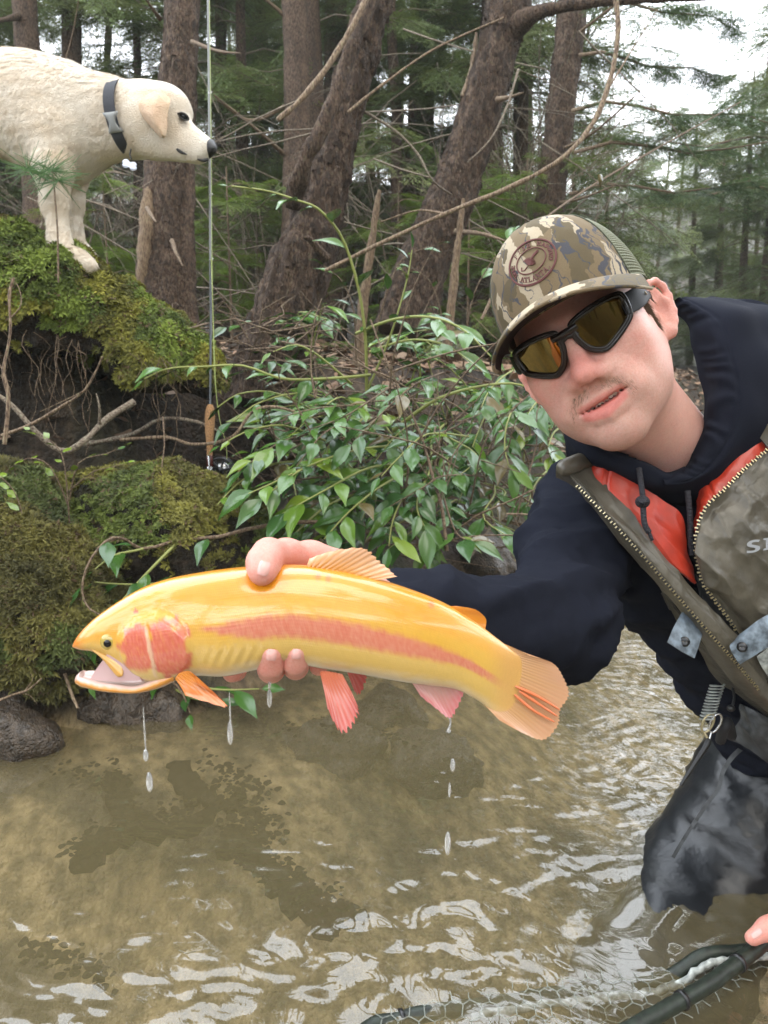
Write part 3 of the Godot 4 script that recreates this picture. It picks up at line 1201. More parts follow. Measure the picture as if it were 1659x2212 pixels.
# a trunk through picture points [column, row, depth, half width in columns]; goes on above and below
func trunk_line(list: Array, up: float) -> Array:
	var p := []
	var r := []
	for a in list:
		p.append(P(a[0], a[1], a[2]))
		r.append(a[3] * S * a[2])
	var d: Vector3 = (p[0] - p[1]).normalized()
	p.push_front(p[0] + d * up)
	r.push_front(r[0] * 0.7)
	return [p, r]


func trunk_mesh(mb: MB, line: Array, rings: int, sides: int, rough: float, nf: float):
	var p := spline(line[0], rings)
	var r := []
	for i in rings:
		var t: float = float(i) / (rings - 1) * (line[1].size() - 1)
		var k := mini(int(t), line[1].size() - 2)
		r.append(lerpf(line[1][k], line[1][k + 1], t - k))
	var first := mb.v.size()
	mb.tube(p, r, sides, Color.WHITE, true, rough, n1, nf)
	for i in range(first, mb.v.size()):
		var q := mb.v[i]
		var a := n1.get_noise_3d(q.x * 9.0, q.y * 2.2, q.z * 9.0)
		var b := n1.get_noise_3d(q.x * 30.0 + 7.0, q.y * 12.0, q.z * 30.0)
		var g := clampf(0.9 + 0.75 * a + 0.5 * b, 0.42, 1.6)
		var c := Color(g, g * (0.98 + 0.1 * a), g * (0.95 + 0.2 * a))
		if n1.get_noise_3d(q.x * 6.0 + 50.0, q.y * 5.0, q.z * 6.0) > 0.34:
			c = c.lerp(Color(1.5, 1.75, 1.5), 0.55)
		mb.c[i] = c


# loose scales of bark standing off a trunk
func flakes(o: Node3D, mb: MB, per: float, s0: float, s1: float):
	var plate := MB.new()
	for j in 4:
		for i in 4:
			var x := (i - 1.5) / 3.0
			var z := (j - 1.5) / 3.0
			var w: float = [0.75, 1.0, 0.9, 0.55][j] * (1.0 + 0.12 * sin(i * 5.0 + j * 3.0))
			plate.add(Vector3(x * w, 0.06 - 0.35 * x * x + (0.10 if j == 0 else 0.0) * (1.0 + x), z * 1.5 + 0.1 * sin(i * 4.0)))
	plate.grid(0, 4, 4)
	var where := []
	var tint := []
	for i in range(0, mb.ix.size(), 3):
		var a := mb.v[mb.ix[i]]
		var b := mb.v[mb.ix[i + 1]]
		var d := mb.v[mb.ix[i + 2]]
		var n := (d - a).cross(b - a)
		var want := n.length() * 0.5 * per
		n = n.normalized()
		for k in int(want) + (1 if rng.randf() < want - int(want) else 0):
			var p := a.lerp(b, rng.randf()).lerp(d, rng.randf())
			var up := (Vector3.UP + Vector3(rnd(-0.3, 0.3), 0, rnd(-0.3, 0.3)))
			var z := (up - n * up.dot(n)).normalized()
			var y := (n + z * rnd(-0.25, 0.1)).normalized()
			var x := y.cross(z).normalized()
			z = x.cross(y)
			where.append(Transform3D(Basis(x * rnd(0.6, 1.1), y, z).scaled(Vector3.ONE * rnd(s0, s1)), p))
			var g := rnd(0.55, 1.35)
			tint.append(Color(g, g * rnd(0.92, 1.0), g * rnd(0.85, 1.0)))
	scatter("bark_scales", plate.mesh(), M.bark, where, tint, o)


func near_tree(called: String, label: String, list: Array, m: Material, rings: int, sides: int, rough: float, up := 2.5) -> Node3D:
	var line := trunk_line(list, up)
	var base: Vector3 = line[0][-1]
	var o := thing(called, label, "tree", base)
	var mb := MB.new()
	trunk_mesh(mb, line, rings, sides, rough, 14.0)
	put("trunk", mb.mesh(base), m, o)
	if rings >= 100:
		flakes(o, mb, 1500.0 if rings > 150 else 900.0, 0.010, 0.026)
	return o


func stub(o: Node3D, a: Array, r: float, m: Material):
	var p := spline(pts(a), 14)
	var rr := []
	for i in 14:
		rr.append(r * (1.0 - 0.75 * i / 13.0))
	var mb := MB.new()
	mb.tube(p, rr, 6, Color.WHITE, true, r * 0.3, n1, 30.0)
	put("branch", mb.mesh(o.position), m, o)


func crown(o: Node3D, boughs: Array, size: float, count: int, col: Color, m: Material, mesh: Mesh, sag := 0.25):
	var where := []
	var tint := []
	var mb := MB.new()
	for b in boughs:
		bough(mb, b[0], b[1], b[2], b[3], where, tint, o.position, size, count, col, sag)
	var limbs := put("limbs", mb.mesh(o.position), m, o)
	limbs.set_meta("kind", "stuff")
	if where.size():
		scatter("crown", mesh, M.needles, where, tint, o)


func random_boughs(base: Vector3, top: Vector3, n: int, from: float, len: float, r: float) -> Array:
	var out := []
	for i in n:
		var t: float = from + (1.0 - from) * (i + rng.randf()) / n
		var a := rng.randf() * TAU
		out.append([base.lerp(top, t), Vector3(cos(a), rnd(-0.1, 0.25), sin(a)).normalized(), len * rnd(0.6, 1.15) * (1.1 - 0.5 * t), r * rnd(0.7, 1.2)])
	return out


func build_trees():
	spray_a = spray_mesh(3, 0.95)
	spray_b = spray_mesh(4, 0.7)
	var green := Color(0.135, 0.18, 0.054)
	var deep := green
	# trunks seen left to right
	var o := near_tree("hemlock_tree", "straight brown trunk at the far left behind the dog's back", [[52, 0, 5.2, 25], [66, 200, 5.2, 27], [84, 480, 5.2, 30], [95, 720, 5.2, 36]], M.bark, 70, 24, 0.012, 4.0)
	stub(o, [[66, 250, 5.2], [110, 200, 5.0], [150, 100, 4.9], [170, 0, 4.8]], 0.01, M.twig)
	stub(o, [[50, 30, 5.2], [20, 40, 5.0], [-30, 50, 4.8]], 0.03, M.bark)
	o = near_tree("hemlock_tree", "straight dark trunk rising just behind the dog's shoulders", [[152, 0, 5.8, 20], [160, 250, 5.8, 21], [168, 520, 5.8, 23], [175, 740, 5.8, 26]], M.bark, 70, 24, 0.012, 4.0)
	stub(o, [[165, 400, 5.8], [230, 370, 5.5], [280, 380, 5.2]], 0.014, M.twig)
	o = near_tree("hemlock_tree", "thick brown trunk with a split pale side behind the dog's head", [[392, 0, 3.7, 36], [385, 160, 3.7, 38], [366, 330, 3.7, 46], [355, 480, 3.7, 48], [350, 620, 3.7, 54], [345, 760, 3.7, 66]], M.bark, 130, 40, 0.02, 3.0)
	var mb := MB.new()
	trunk_mesh(mb, trunk_line([[412, 0, 3.8, 20], [402, 200, 3.75, 21], [398, 420, 3.7, 22], [400, 640, 3.7, 24], [405, 740, 3.7, 30]], 3.0), 110, 22, 0.014, 18.0)
	put("second_stem", mb.mesh(o.position), M.bark, o)
	mb = MB.new()
	mb.tube(spline(pts([[322, 400, 3.62], [318, 480, 3.6], [312, 560, 3.6], [306, 630, 3.6]]), 24), [0.012, 0.018, 0.024, 0.028, 0.03, 0.032, 0.034, 0.035, 0.036, 0.036, 0.036, 0.036, 0.036, 0.036, 0.036, 0.035, 0.034, 0.033, 0.032, 0.03, 0.028, 0.024, 0.02, 0.015], 10, Color.WHITE, true, 0.014, n1, 24.0)
	put("split_slab", mb.mesh(o.position), M.split_wood, o)
	for a in [[[372, 520, 3.5], [380, 545, 3.4], [395, 575, 3.35]], [[318, 450, 3.5], [330, 470, 3.4], [338, 480, 3.36]], [[415, 90, 3.6], [470, 110, 3.4], [520, 115, 3.3]], [[345, 40, 3.7], [330, 20, 3.6], [310, -10, 3.5]]]:
		stub(o, a, 0.012, M.twig)
	o = near_tree("hemlock_tree", "slim spotted trunk behind the dark forked limb", [[636, 0, 5.0, 26], [640, 130, 5.0, 27], [642, 300, 5.0, 29], [640, 480, 5.0, 31], [640, 720, 5.0, 38]], M.bark, 90, 28, 0.014, 3.5)
	stub(o, [[615, 230, 5.0], [540, 260, 4.8], [470, 215, 4.6]], 0.016, M.twig)
	stub(o, [[620, 40, 5.0], [575, 0, 4.9], [530, -20, 4.8]], 0.014, M.twig)
	stub(o, [[620, 340, 5.0], [560, 285, 4.7], [462, 205, 4.4]], 0.016, M.twig)
	o = near_tree("leaning_tree", "thick flaky trunk leaning right in the middle with leaves at its foot", [[812, 0, 2.95, 34], [780, 110, 2.95, 38], [742, 240, 2.95, 41], [706, 400, 2.95, 48], [676, 500, 2.95, 58], [640, 600, 2.95, 66], [612, 700, 2.95, 72], [592, 800, 2.95, 84], [580, 880, 2.95, 95]], M.bark, 190, 56, 0.026, 2.2)
	stub(o, [[706, 560, 2.85], [672, 520, 2.78], [655, 512, 2.76]], 0.02, M.bark)
	mb = MB.new()
	trunk_mesh(mb, trunk_line([[800, 5, 2.75, 15], [768, 80, 2.72, 16], [735, 180, 2.7, 16], [700, 270, 2.68, 16], [668, 330, 2.7, 17], [645, 390, 2.76, 20], [632, 440, 2.85, 22]], 1.2), 90, 18, 0.01, 22.0)
	put("forked_limb", mb.mesh(o.position), M.bark, o)
	o = near_tree("leaning_tree", "thick reddish brown trunk leaning right with a limb over the open sky", [[1105, -20, 3.5, 46], [1082, 80, 3.5, 44], [1055, 180, 3.5, 44], [1018, 300, 3.5, 46], [978, 420, 3.5, 50], [935, 520, 3.5, 54], [900, 610, 3.5, 58], [872, 720, 3.5, 66]], M.bark, 170, 48, 0.018, 2.0)
	mb = MB.new()
	trunk_mesh(mb, trunk_line([[1420, -2, 3.1, 7], [1330, 2, 3.15, 9], [1240, 10, 3.2, 11], [1170, 25, 3.3, 14], [1130, 45, 3.4, 22], [1095, 75, 3.5, 30]], 0.8), 60, 16, 0.008, 22.0)
	put("limb", mb.mesh(o.position), M.bark, o)
	for a in [[[1075, 215, 3.4], [1100, 210, 3.3], [1130, 200, 3.2]], [[1000, 210, 3.5], [1020, 140, 3.5], [1026, 105, 3.5]], [[985, 500, 3.4], [1040, 505, 3.2], [1090, 520, 3.1]]]:
		stub(o, a, 0.014, M.dead_wood)
	o = near_tree("hemlock_tree", "upright brown trunk directly above the cap", [[1238, 0, 4.6, 32], [1222, 150, 4.6, 31], [1208, 270, 4.6, 30], [1192, 400, 4.6, 31], [1180, 520, 4.6, 33], [1170, 700, 4.6, 40]], M.bark, 100, 30, 0.016, 3.0)
	for a in [[[1225, 90, 4.6], [1290, 40, 4.4], [1380, -30, 4.2]], [[1200, 330, 4.6], [1290, 280, 4.3], [1400, 180, 4.0]], [[1190, 440, 4.6], [1250, 430, 4.4], [1330, 400, 4.2]]]:
		stub(o, a, 0.012, M.twig)
	# pale broken snags
	for q in [[[[812, 460, 3.3, 6], [798, 560, 3.3, 9], [784, 660, 3.3, 11], [772, 800, 3.3, 13]], "pale broken snag standing between the two leaning trunks"], [[[995, 480, 3.2, 5], [985, 560, 3.2, 8], [975, 660, 3.2, 10], [965, 760, 3.2, 12]], "thin pale snag at the foot of the reddish leaning trunk"], [[[1024, 115, 3.7, 5], [1010, 230, 3.7, 7], [990, 350, 3.7, 8], [970, 480, 3.7, 10]], "pale bare stem alongside the reddish leaning trunk"]]:
		var line := trunk_line(q[0], 0.1)
		o = thing("snag", q[1], "snag", line[0][-1])
		mb = MB.new()
		trunk_mesh(mb, line, 50, 10, 0.008, 24.0)
		put("trunk", mb.mesh(o.position), M.split_wood, o)
	# middle-distance trunks of the wood
	for q in [[690, 560, 5.5, 30, 640, "short dark trunk behind the leaning trunk's foot"], [725, 0, 6.5, 26, 740, "dark trunk between the slim spotted trunk and the leaning trunk"], [905, 0, 7.0, 22, 760, "straight shaded trunk between the two leaning trunks"], [480, 0, 7.5, 12, 720, "thin shaded trunk right of the fly rod"], [295, 0, 6.5, 9, 730, "very thin stem between the dog's neck and the split trunk"], [237, 0, 7.5, 8, 730, "thin pole of a trunk above the dog's shoulders"], [560, 0, 9.0, 16, 720, "pale thin trunk deep in the wood left of the spotted trunk"], [845, 40, 6.0, 12, 760, "leaning thin stem right of the flaky leaning trunk"], [1055, 300, 6.0, 24, 740, "shaded trunk behind the reddish leaning trunk"], [1120, 420, 7.0, 14, 740, "thin stem left of the trunk above the cap"]]:
		o = near_tree("shaded_tree", q[5], [[q[0], q[1], q[2], q[3] * 0.9], [q[0] + rnd(-12, 12), q[1] + 250, q[2], q[3]], [q[0] + rnd(-10, 10), q[4], q[2], q[3] * 1.15]], M.bark, 40, 14, 0.012, 3.0)
		crown(o, random_boughs(P(q[0], 700, q[2]), P(q[0], -150, q[2]), 8, 0.25, 1.2, 0.007), 0.30, 11, deep, M.twig_grey, spray_b)
	# dead drooping lower branches of the near hemlocks
	for k in 2:
		o = thing("dead_branches", ["tangle of bare drooping hemlock branches behind the dog's front legs", "tangle of bare grey branches between the leaning trunks"][k], "branches", [P(260, 500, 4.2), P(860, 350, 4.2)][k])
		mb = MB.new()
		for i in 46:
			var a: Vector3 = P(rnd(60, 480), rnd(250, 640), rnd(3.8, 5.6)) if k == 0 else P(rnd(640, 1250), rnd(60, 620), rnd(3.6, 6.0))
			var dir := Vector3(rnd(-1, 1), rnd(-0.5, 0.1), rnd(-0.4, 0.4)).normalized()
			var p := []
			var l := rnd(0.5, 1.5)
			for j in 8:
				p.append(a + dir * l * j / 7.0 + Vector3(rnd(-0.008, 0.008), -0.12 * l * pow(j / 7.0, 2) + rnd(-0.008, 0.008), 0))
			mb.tube(p, [rnd(0.003, 0.006), 0.0045, 0.004, 0.0034, 0.003, 0.0024, 0.002, 0.0012], 4, Color.WHITE, false)
			for t in 4:
				var q: Vector3 = p[2 + t]
				var d2 := (dir + Vector3(rnd(-0.8, 0.8), rnd(-0.7, 0.4), rnd(-0.5, 0.5))).normalized() * rnd(0.1, 0.4)
				mb.tube([q, q + d2 * 0.5 + Vector3(0, 0.01, 0), q + d2 + Vector3(0, -0.03, 0)], [0.002, 0.0017, 0.001], 3, Color.WHITE, false)
		put("branch", mb.mesh(o.position), M.twig_grey, o).set_meta("kind", "stuff")
	# hemlocks deeper in the wood
	var spots := []
	for i in 30:
		var u := rnd(-250, 1180)
		if u > 110 and u < 390:
			u += 330 if i % 2 else -340
		spots.append([u, rnd(6.5, 13.0), 0])
	for i in 13:
		var u := rnd(-400, 1150)
		if u > 150 and u < 360:
			u += 300
		spots.append([u, rnd(13.0, 20.0), 0])
	for q in [[1300, 13.0, 1], [1365, 16.0, 1], [1440, 19.0, 1], [1250, 11.0, 1], [1400, 24.0, 1]]:
		spots.append(q)
	for q in [[1690, 9.0, 2, 5.0], [1640, 10.0, 2, 4.6], [1595, 10.5, 2, 3.9], [1545, 11.5, 2, 3.4], [1490, 13.0, 2, 3.9], [1760, 8.5, 2, 5.6], [1620, 14.0, 2, 6.0], [1570, 15.0, 2, 5.2]]:
		spots.append(q)
	var told := {1: 0, 2: 0}
	for q in spots:
		var d: float = q[1]
		var called := ""
		if q[2] == 0:
			var u: float = q[0]
			var where_ := "beyond the left edge, past the dog's rump"
			for w in [[-20, "left of the trunk at the far left"], [60, "between the two straight trunks over the dog's back"], [155, "over the dog's neck"], [380, "behind the thick split trunk"], [450, "just right of the fly rod"], [560, "behind the slim spotted trunk"], [680, "behind the flaky leaning trunk"], [820, "between the two leaning trunks"], [980, "behind the reddish leaning trunk"], [1110, "left of the trunk above the cap"]]:
				if u > w[0]:
					where_ = w[1]
			called = ("nearer" if d < 9.5 else ("farther" if d < 13.0 else "farthest")) + " slender green hemlock in the wood, " + where_
		elif q[2] == 1:
			called = "airy far hemlock under the open sky, " + ["right beside the trunk above the cap", "second to the right of that trunk", "tallest one above the hood", "low one just over the cap's back", "hazy one farthest away"][told[1]]
		else:
			called = "green tree on the far bank, " + ["tall and close to the right edge", "second from the right edge", "third from the right edge", "fourth and lower, towards the cap", "lowest, nearest to the cap", "cut by the picture's right edge", "tall pale one behind the second", "tall pale one behind the third"][told[2]]
		if q[2]:
			told[q[2]] += 1
		var b := P(q[0], 780, d)
		b.y = ground_at(b.x, b.z) - 0.05
		var tall: float = rnd(6.5, 9.0) if q[2] == 0 else ([0, d * 0.24 + rnd(0.2, 0.8), d * 0.38 + rnd(0.3, 1.2)][q[2]] + 0.5)
		if q[2] == 2:
			tall = q[3]
		if q[2] == 0:
			tall = minf(tall, 0.9 + d * 0.5)
		var top := b + Vector3(rnd(-0.3, 0.3), tall, rnd(-0.3, 0.3))
		o = thing("wood_hemlock", called, "tree", b, ["hemlocks deep in the wood", "far hemlocks under the sky", "trees of the far bank"][q[2]])
		mb = MB.new()
		var r0 := rnd(0.05, 0.1)
		mb.tube([b - Vector3(0, 0.2, 0), b.lerp(top, 0.3), b.lerp(top, 0.65), top], [r0, r0 * 0.8, r0 * 0.5, r0 * 0.1], 8)
		put("trunk", mb.mesh(b), M.bark if q[2] == 0 else M.bark, o)
		var col: Color = green * rnd(0.8, 1.25)
		crown(o, random_boughs(b, top, 24 if q[2] == 0 else 34, 0.08 if q[2] else 0.16, 1.7 if q[2] == 0 else tall * (0.3 if q[2] == 1 else 0.2), 0.01), 0.42 if q[2] == 0 else 0.5, 22 if q[2] == 0 else 9, col, M.twig_grey, spray_a if rng.randf() < 0.5 else spray_b)
	# boughs of hemlock reaching over the water at the upper right
	o = thing("overhanging_boughs", "airy green hemlock boughs hanging over the stream against the white sky", "boughs", P(1235, -200, 4.4))
	var bl := []
	for q in [[1240, 20, 4.4, 0.95, 0.0], [1250, 120, 4.5, 0.8, -0.05], [1235, 240, 4.4, 1.1, -0.05], [1240, 330, 4.4, 1.25, 0.05], [1230, 420, 4.5, 1.2, 0.1], [1690, 300, 5.5, -1.0, 0.1], [1690, 420, 5.2, -1.0, 0.1]]:
		bl.append([P(q[0], q[1], q[2]), Vector3(signf(q[3]), q[4], rnd(-0.2, 0.3)).normalized(), absf(q[3]), 0.012])
	crown(o, bl, 0.24, 30, Color(0.075, 0.13, 0.05), M.twig, spray_a, 0.12)
	# trees of the other bank behind the camera, which the sunglasses mirror and which shade the stream
	for q in [[-3.4, 3.2, 0], [-1.6, 5.5, 0], [1.2, 6.0, 0], [3.6, 3.4, 0], [4.6, 0.6, 0], [5.2, -2.2, 0], [-4.5, 0.4, 0], [2.6, 8.0, 0], [-4.0, 7.0, 0]]:
		var b := Vector3(q[0], ground_at(q[0], q[1]) - 0.05, q[1])
		var top := b + Vector3(0, 7.5, 0)
		o = thing("bank_hemlock", "green hemlock on the stream bank behind the viewer, mirrored in the sunglasses", "tree", b, "hemlocks behind the photographer")
		mb = MB.new()
		mb.tube([b - Vector3(0, 0.2, 0), b.lerp(top, 0.5), top], [0.13, 0.1, 0.02], 10)
		put("trunk", mb.mesh(b), M.bark, o)
		crown(o, random_boughs(b, top, 22, 0.15, 1.5, 0.012), 0.5, 14, green, M.twig, spray_a)
	# bushes of young hemlock low in the wood
	for q in [[500, 640, 4.6, "bright green young hemlock right of the fly rod"], [560, 620, 5.5, "young hemlock left of the leaning trunk's foot"], [1010, 640, 4.6, "young green hemlock left of the cap"], [860, 640, 5.0, "young hemlock between the leaning trunks"], [1130, 600, 4.8, "leafy young hemlock just behind the cap"], [240, 640, 4.8, "young hemlock behind the dog's front paws"]]:
		var b := P(q[0], q[1] + 60, q[2])
		o = thing("young_hemlock", q[3], "young tree", b, "young hemlocks of the wood")
		mb = MB.new()
		mb.tube([b - Vector3(0, 0.4, 0), b + Vector3(0, 0.9, 0)], [0.012, 0.004], 6)
		put("trunk", mb.mesh(b), M.twig, o)
		crown(o, random_boughs(b - Vector3(0, 0.2, 0), b + Vector3(0, 0.85, 0), 16, 0.1, 0.55, 0.004), 0.22, 9, Color(0.15, 0.23, 0.035), M.twig, spray_a)
	# bare grey brush filling the wood
	var tm := MB.new()
	var tr := RandomNumberGenerator.new()
	tr.seed = 77
	for i in 9:
		var d := Vector3(tr.randf_range(-0.7, 0.7), tr.randf_range(0.25, 1.0), tr.randf_range(-0.5, 0.5)).normalized() * tr.randf_range(0.6, 1.3)
		var a := Vector3(tr.randf_range(-0.1, 0.1), 0, 0)
		var bend := Vector3(tr.randf_range(-0.1, 0.1), -0.06, 0)
		tm.tube([a, a + d * 0.5 - bend, a + d], [0.006, 0.004, 0.0015], 3, Color.WHITE, false)
		for k in 5:
			var q := a + d * tr.randf_range(0.25, 0.85)
			var e := (d.normalized() + Vector3(tr.randf_range(-1, 1), tr.randf_range(-0.6, 0.6), tr.randf_range(-0.6, 0.6))).normalized() * tr.randf_range(0.2, 0.5)
			tm.tube([q, q + e * 0.5 + Vector3(0, 0.02, 0), q + e], [0.003, 0.0022, 0.001], 3, Color.WHITE, false)
	var bt := []
	for i in 230:
		var d := rnd(5.2, 14.0)
		var p := P(rnd(-250, 1250), 780, d)
		p.y = ground_at(p.x, p.z) + (rnd(0.0, 0.6) if i % 3 else rnd(0.5, 3.0))
		bt.append(Transform3D(Basis.from_euler(Vector3(rnd(-0.5, 0.5), rnd(0, TAU), rnd(-0.7, 0.7))).scaled(Vector3.ONE * rnd(0.7, 1.5)), p))
	var brush := scatter("twig_brush", tm.mesh(), M.twig_grey, bt, [])
	tag(brush, "grey bare brush filling the wood between the trunks", "brush")
	# fallen leaves
	var where := []
	var tint := []
	while where.size() < 11000:
		var x := rnd(-3.5, 3.5)
		var z := rnd(-9.0, -1.6)
		var y := ground_at(x, z)
		if y < 0.35:
			continue
		var bs := Basis.from_euler(Vector3(rnd(-0.5, 0.5), rnd(0, TAU), rnd(-0.5, 0.5))).scaled(Vector3.ONE * rnd(0.03, 0.075))
		where.append(Transform3D(bs, Vector3(x, y + rnd(0.0, 0.025), z)))
		var g := rnd(0.6, 1.3)
		tint.append(Color(0.20 * g, 0.115 * g, 0.07 * g).lerp(Color(0.28 * g, 0.19 * g, 0.12 * g), rng.randf()))
	var l := scatter("leaf_litter", litter_leaf(), M.litter, where, tint)
	tag(l, "brown fallen leaves strewn over the forest floor", "leaf litter")


# ---------------------------------------------------------------- leafy shrubs
var leaves := []


func leaf_mesh(wide: float, droop: float, fold: float, twist: float) -> ArrayMesh:
	var mb := MB.new()
	var prof := [0.04, 0.50, 0.86, 1.0, 0.88, 0.60, 0.26, 0.02]
	var n := prof.size()
	for i in n:
		var t := float(i) / (n - 1)
		for j in 5:
			var s := (j - 2) / 2.0
			var x: float = s * prof[i] * wide * 0.5
			var y: float = -droop * t * t + fold * absf(x) - 0.35 * x * x / wide + twist * x * t + 0.012 * sin(t * 9.0 + s * 2.0) * absf(s)
			var g := 1.25 if j == 2 else 1.0
			mb.add(Vector3(x, y, t), Color(g, g, g))
	mb.grid(0, 5, n, false, true)
	return mb.mesh()


func leafy_stem(o: Node3D, line: Array, r: float, leaf: float, gap: float, m: Material, from := 0.15, tone := -1, droop := 0.4, small := false):
	var len := 0.0
	for i in line.size() - 1:
		len += (line[i + 1] - line[i]).length()
	var n := maxi(10, int(len / 0.03))
	var p := spline(line, n)
	var rr := []
	for i in n:
		rr.append(lerpf(r, r * 0.35, float(i) / (n - 1)))
	var mb := MB.new()
	mb.tube(p, rr, 6)
	var st := put("stem", mb.mesh(o.position), m, o)
	var cnt := int(len * (1.0 - from) / gap)
	for k in cnt + 1:
		var t: float = from + (1.0 - from) * k / maxf(cnt, 1)
		var f := t * (n - 1)
		var i := mini(int(f), n - 2)
		var q: Vector3 = p[i].lerp(p[i + 1], f - i)
		var tan: Vector3 = (p[i + 1] - p[i]).normalized()
		var side := tan.cross(Vector3.UP)
		side = side.normalized() if side.length() > 0.2 else Vector3(1, 0, 0.3).normalized()
		if k % 2:
			side = -side
		if k == cnt:
			side = tan
		var dir := (side * rnd(0.6, 1.0) + tan * rnd(0.4, 1.0) + Vector3(rnd(-0.25, 0.25), -droop * rnd(-0.2, 1.0), rnd(-0.2, 0.45))).normalized()
		var up := (Vector3.UP + Vector3(rnd(-0.5, 0.5), rnd(-0.2, 0.3), rnd(-0.1, 0.8))).normalized()
		var x := up.cross(dir).normalized()
		var l := leaf * rnd(0.5, 1.2) * (0.75 if k == cnt else 1.0)
		var e := MeshInstance3D.new()
		e.name = "leaf"
		e.mesh = leaves[(1 if small else 0) * 4 + rng.randi() % 4]
		var pick := rng.randf()
		var tn := tone
		if tn < 0:
			tn = 0 if pick < 0.32 else (1 if pick < 0.58 else (2 if pick < 0.80 else (3 if pick < 0.92 else (4 if pick < 0.965 else 5))))
		elif pick < 0.2:
			tn = rng.randi() % 3
		e.material_override = M["leaf_%d" % tn]
		e.transform = Transform3D(Basis(x, dir.cross(x), dir).scaled(Vector3.ONE * l), q + dir * 0.006 - o.position)
		st.add_child(e, true)


func shrub(label: String, at: Vector3, group := "leafy shrubs on the bank") -> Node3D:
	return thing("shrub", label, "shrub", at, group)


func build_shrubs():
	for q in [[0.40, 0.16, 0.42, 0.12], [0.46, 0.30, 0.5, -0.15], [0.37, 0.02, 0.3, 0.25], [0.42, 0.34, 0.45, 0.05]]:
		leaves.append(leaf_mesh(q[0], q[1], q[2], q[3]))
	for q in [[0.62, 0.1, 0.15, 0.1], [0.7, 0.2, 0.2, -0.1], [0.55, 0.05, 0.1, 0.1], [0.66, 0.25, 0.2, 0.0]]:
		leaves.append(leaf_mesh(q[0], q[1], q[2], q[3]))
	var gs: Material = M.green_stem
	var tw: Material = M.twig
	# tall arching spray in front of the leaning trunk
	var o := shrub("tall arching leafy spray curving over the flaky leaning trunk", P(792, 850, 2.25))
	leafy_stem(o, pts([[792, 850, 2.25], [790, 740, 2.18], [776, 630, 2.12], [742, 520, 2.06], [692, 455, 2.0], [640, 432, 1.98], [575, 412, 1.96], [500, 402, 1.95]]), 0.0055, 0.088, 0.075, gs, 0.2, 1, 0.25)
	leafy_stem(o, pts([[790, 850, 2.25], [830, 760, 2.2], [855, 690, 2.15], [880, 600, 2.12], [890, 540, 2.1]]), 0.004, 0.075, 0.05, gs, 0.2, -1, 0.2)
	# low spray crossing the rod
	o = shrub("level spray of hanging leaves crossing in front of the fly rod", P(800, 810, 2.2))
	leafy_stem(o, pts([[800, 810, 2.2], [705, 818, 2.12], [610, 818, 2.06], [525, 790, 2.02], [440, 792, 2.0], [365, 796, 1.98], [312, 818, 1.98]]), 0.005, 0.085, 0.05, gs, 0.15, 1, 0.7)
	leafy_stem(o, pts([[760, 830, 2.2], [690, 770, 2.12], [640, 745, 2.08], [590, 760, 2.05]]), 0.004, 0.08, 0.05, gs, 0.2, -1, 0.5)
	leafy_stem(o, pts([[740, 880, 2.2], [650, 850, 2.1], [560, 870, 2.02], [505, 910, 2.0]]), 0.004, 0.085, 0.055, gs, 0.2, -1, 0.6)
	leafy_stem(o, pts([[700, 900, 2.2], [600, 850, 2.1], [520, 850, 2.05], [470, 880, 2.02]]), 0.004, 0.08, 0.05, gs, 0.2, -1, 0.4)
	leafy_stem(o, pts([[720, 960, 2.2], [620, 920, 2.05], [540, 930, 1.98], [480, 960, 1.95]]), 0.004, 0.085, 0.05, gs, 0.2, -1, 0.4)
	leafy_stem(o, pts([[700, 1000, 2.1], [600, 1000, 1.95], [520, 1040, 1.88], [470, 1090, 1.84]]), 0.004, 0.09, 0.05, gs, 0.2, -1, 0.4)
	# bright spray beside the cap
	o = shrub("bright spray of large leaves just left of the cap brim", P(770, 720, 2.3))
	leafy_stem(o, pts([[770, 720, 2.3], [850, 690, 2.1], [930, 685, 2.0], [1000, 712, 1.95], [1060, 770, 1.92]]), 0.005, 0.10, 0.058, gs, 0.12, 1, 0.35)
	leafy_stem(o, pts([[800, 760, 2.3], [880, 735, 2.1], [960, 745, 2.02], [1040, 800, 1.95]]), 0.005, 0.095, 0.055, gs, 0.12, 1, 0.45)
	leafy_stem(o, pts([[850, 930, 2.2], [930, 870, 2.1], [1010, 840, 2.04], [1100, 828, 2.0], [1150, 840, 2.0]]), 0.006, 0.09, 0.06, gs, 0.3, -1, 0.5)
	# central mass
	o = shrub("dense leafy shrub above the trout's back with a few blotched leaves", P(820, 1000, 2.2))
	for q in [[[900, 960, 2.2], [780, 970, 2.0], [660, 1010, 1.85], [570, 1075, 1.78]], [[900, 1000, 2.2], [800, 1010, 1.98], [700, 1060, 1.85], [610, 1110, 1.8]], [[920, 1010, 2.2], [840, 1040, 2.0], [760, 1100, 1.86], [700, 1165, 1.82]], [[930, 1010, 2.2], [880, 1060, 1.98], [850, 1120, 1.88], [840, 1180, 1.86]], [[860, 950, 2.3], [740, 930, 2.05], [620, 950, 1.92], [540, 1000, 1.86]], [[940, 1000, 2.2], [960, 1080, 2.0], [985, 1150, 1.92], [1020, 1170, 1.9]], [[880, 920, 2.3], [800, 880, 2.1], [700, 880, 1.98], [610, 900, 1.92]], [[930, 940, 2.3], [930, 1010, 2.05], [900, 1090, 1.9], [930, 1160, 1.88]], [[830, 1050, 2.2], [720, 1085, 1.95], [640, 1150, 1.86], [620, 1180, 1.86]]]:
		leafy_stem(o, pts(q), 0.004, 0.102, 0.034, gs if rng.randf() < 0.6 else tw, 0.12, -1, 0.3)
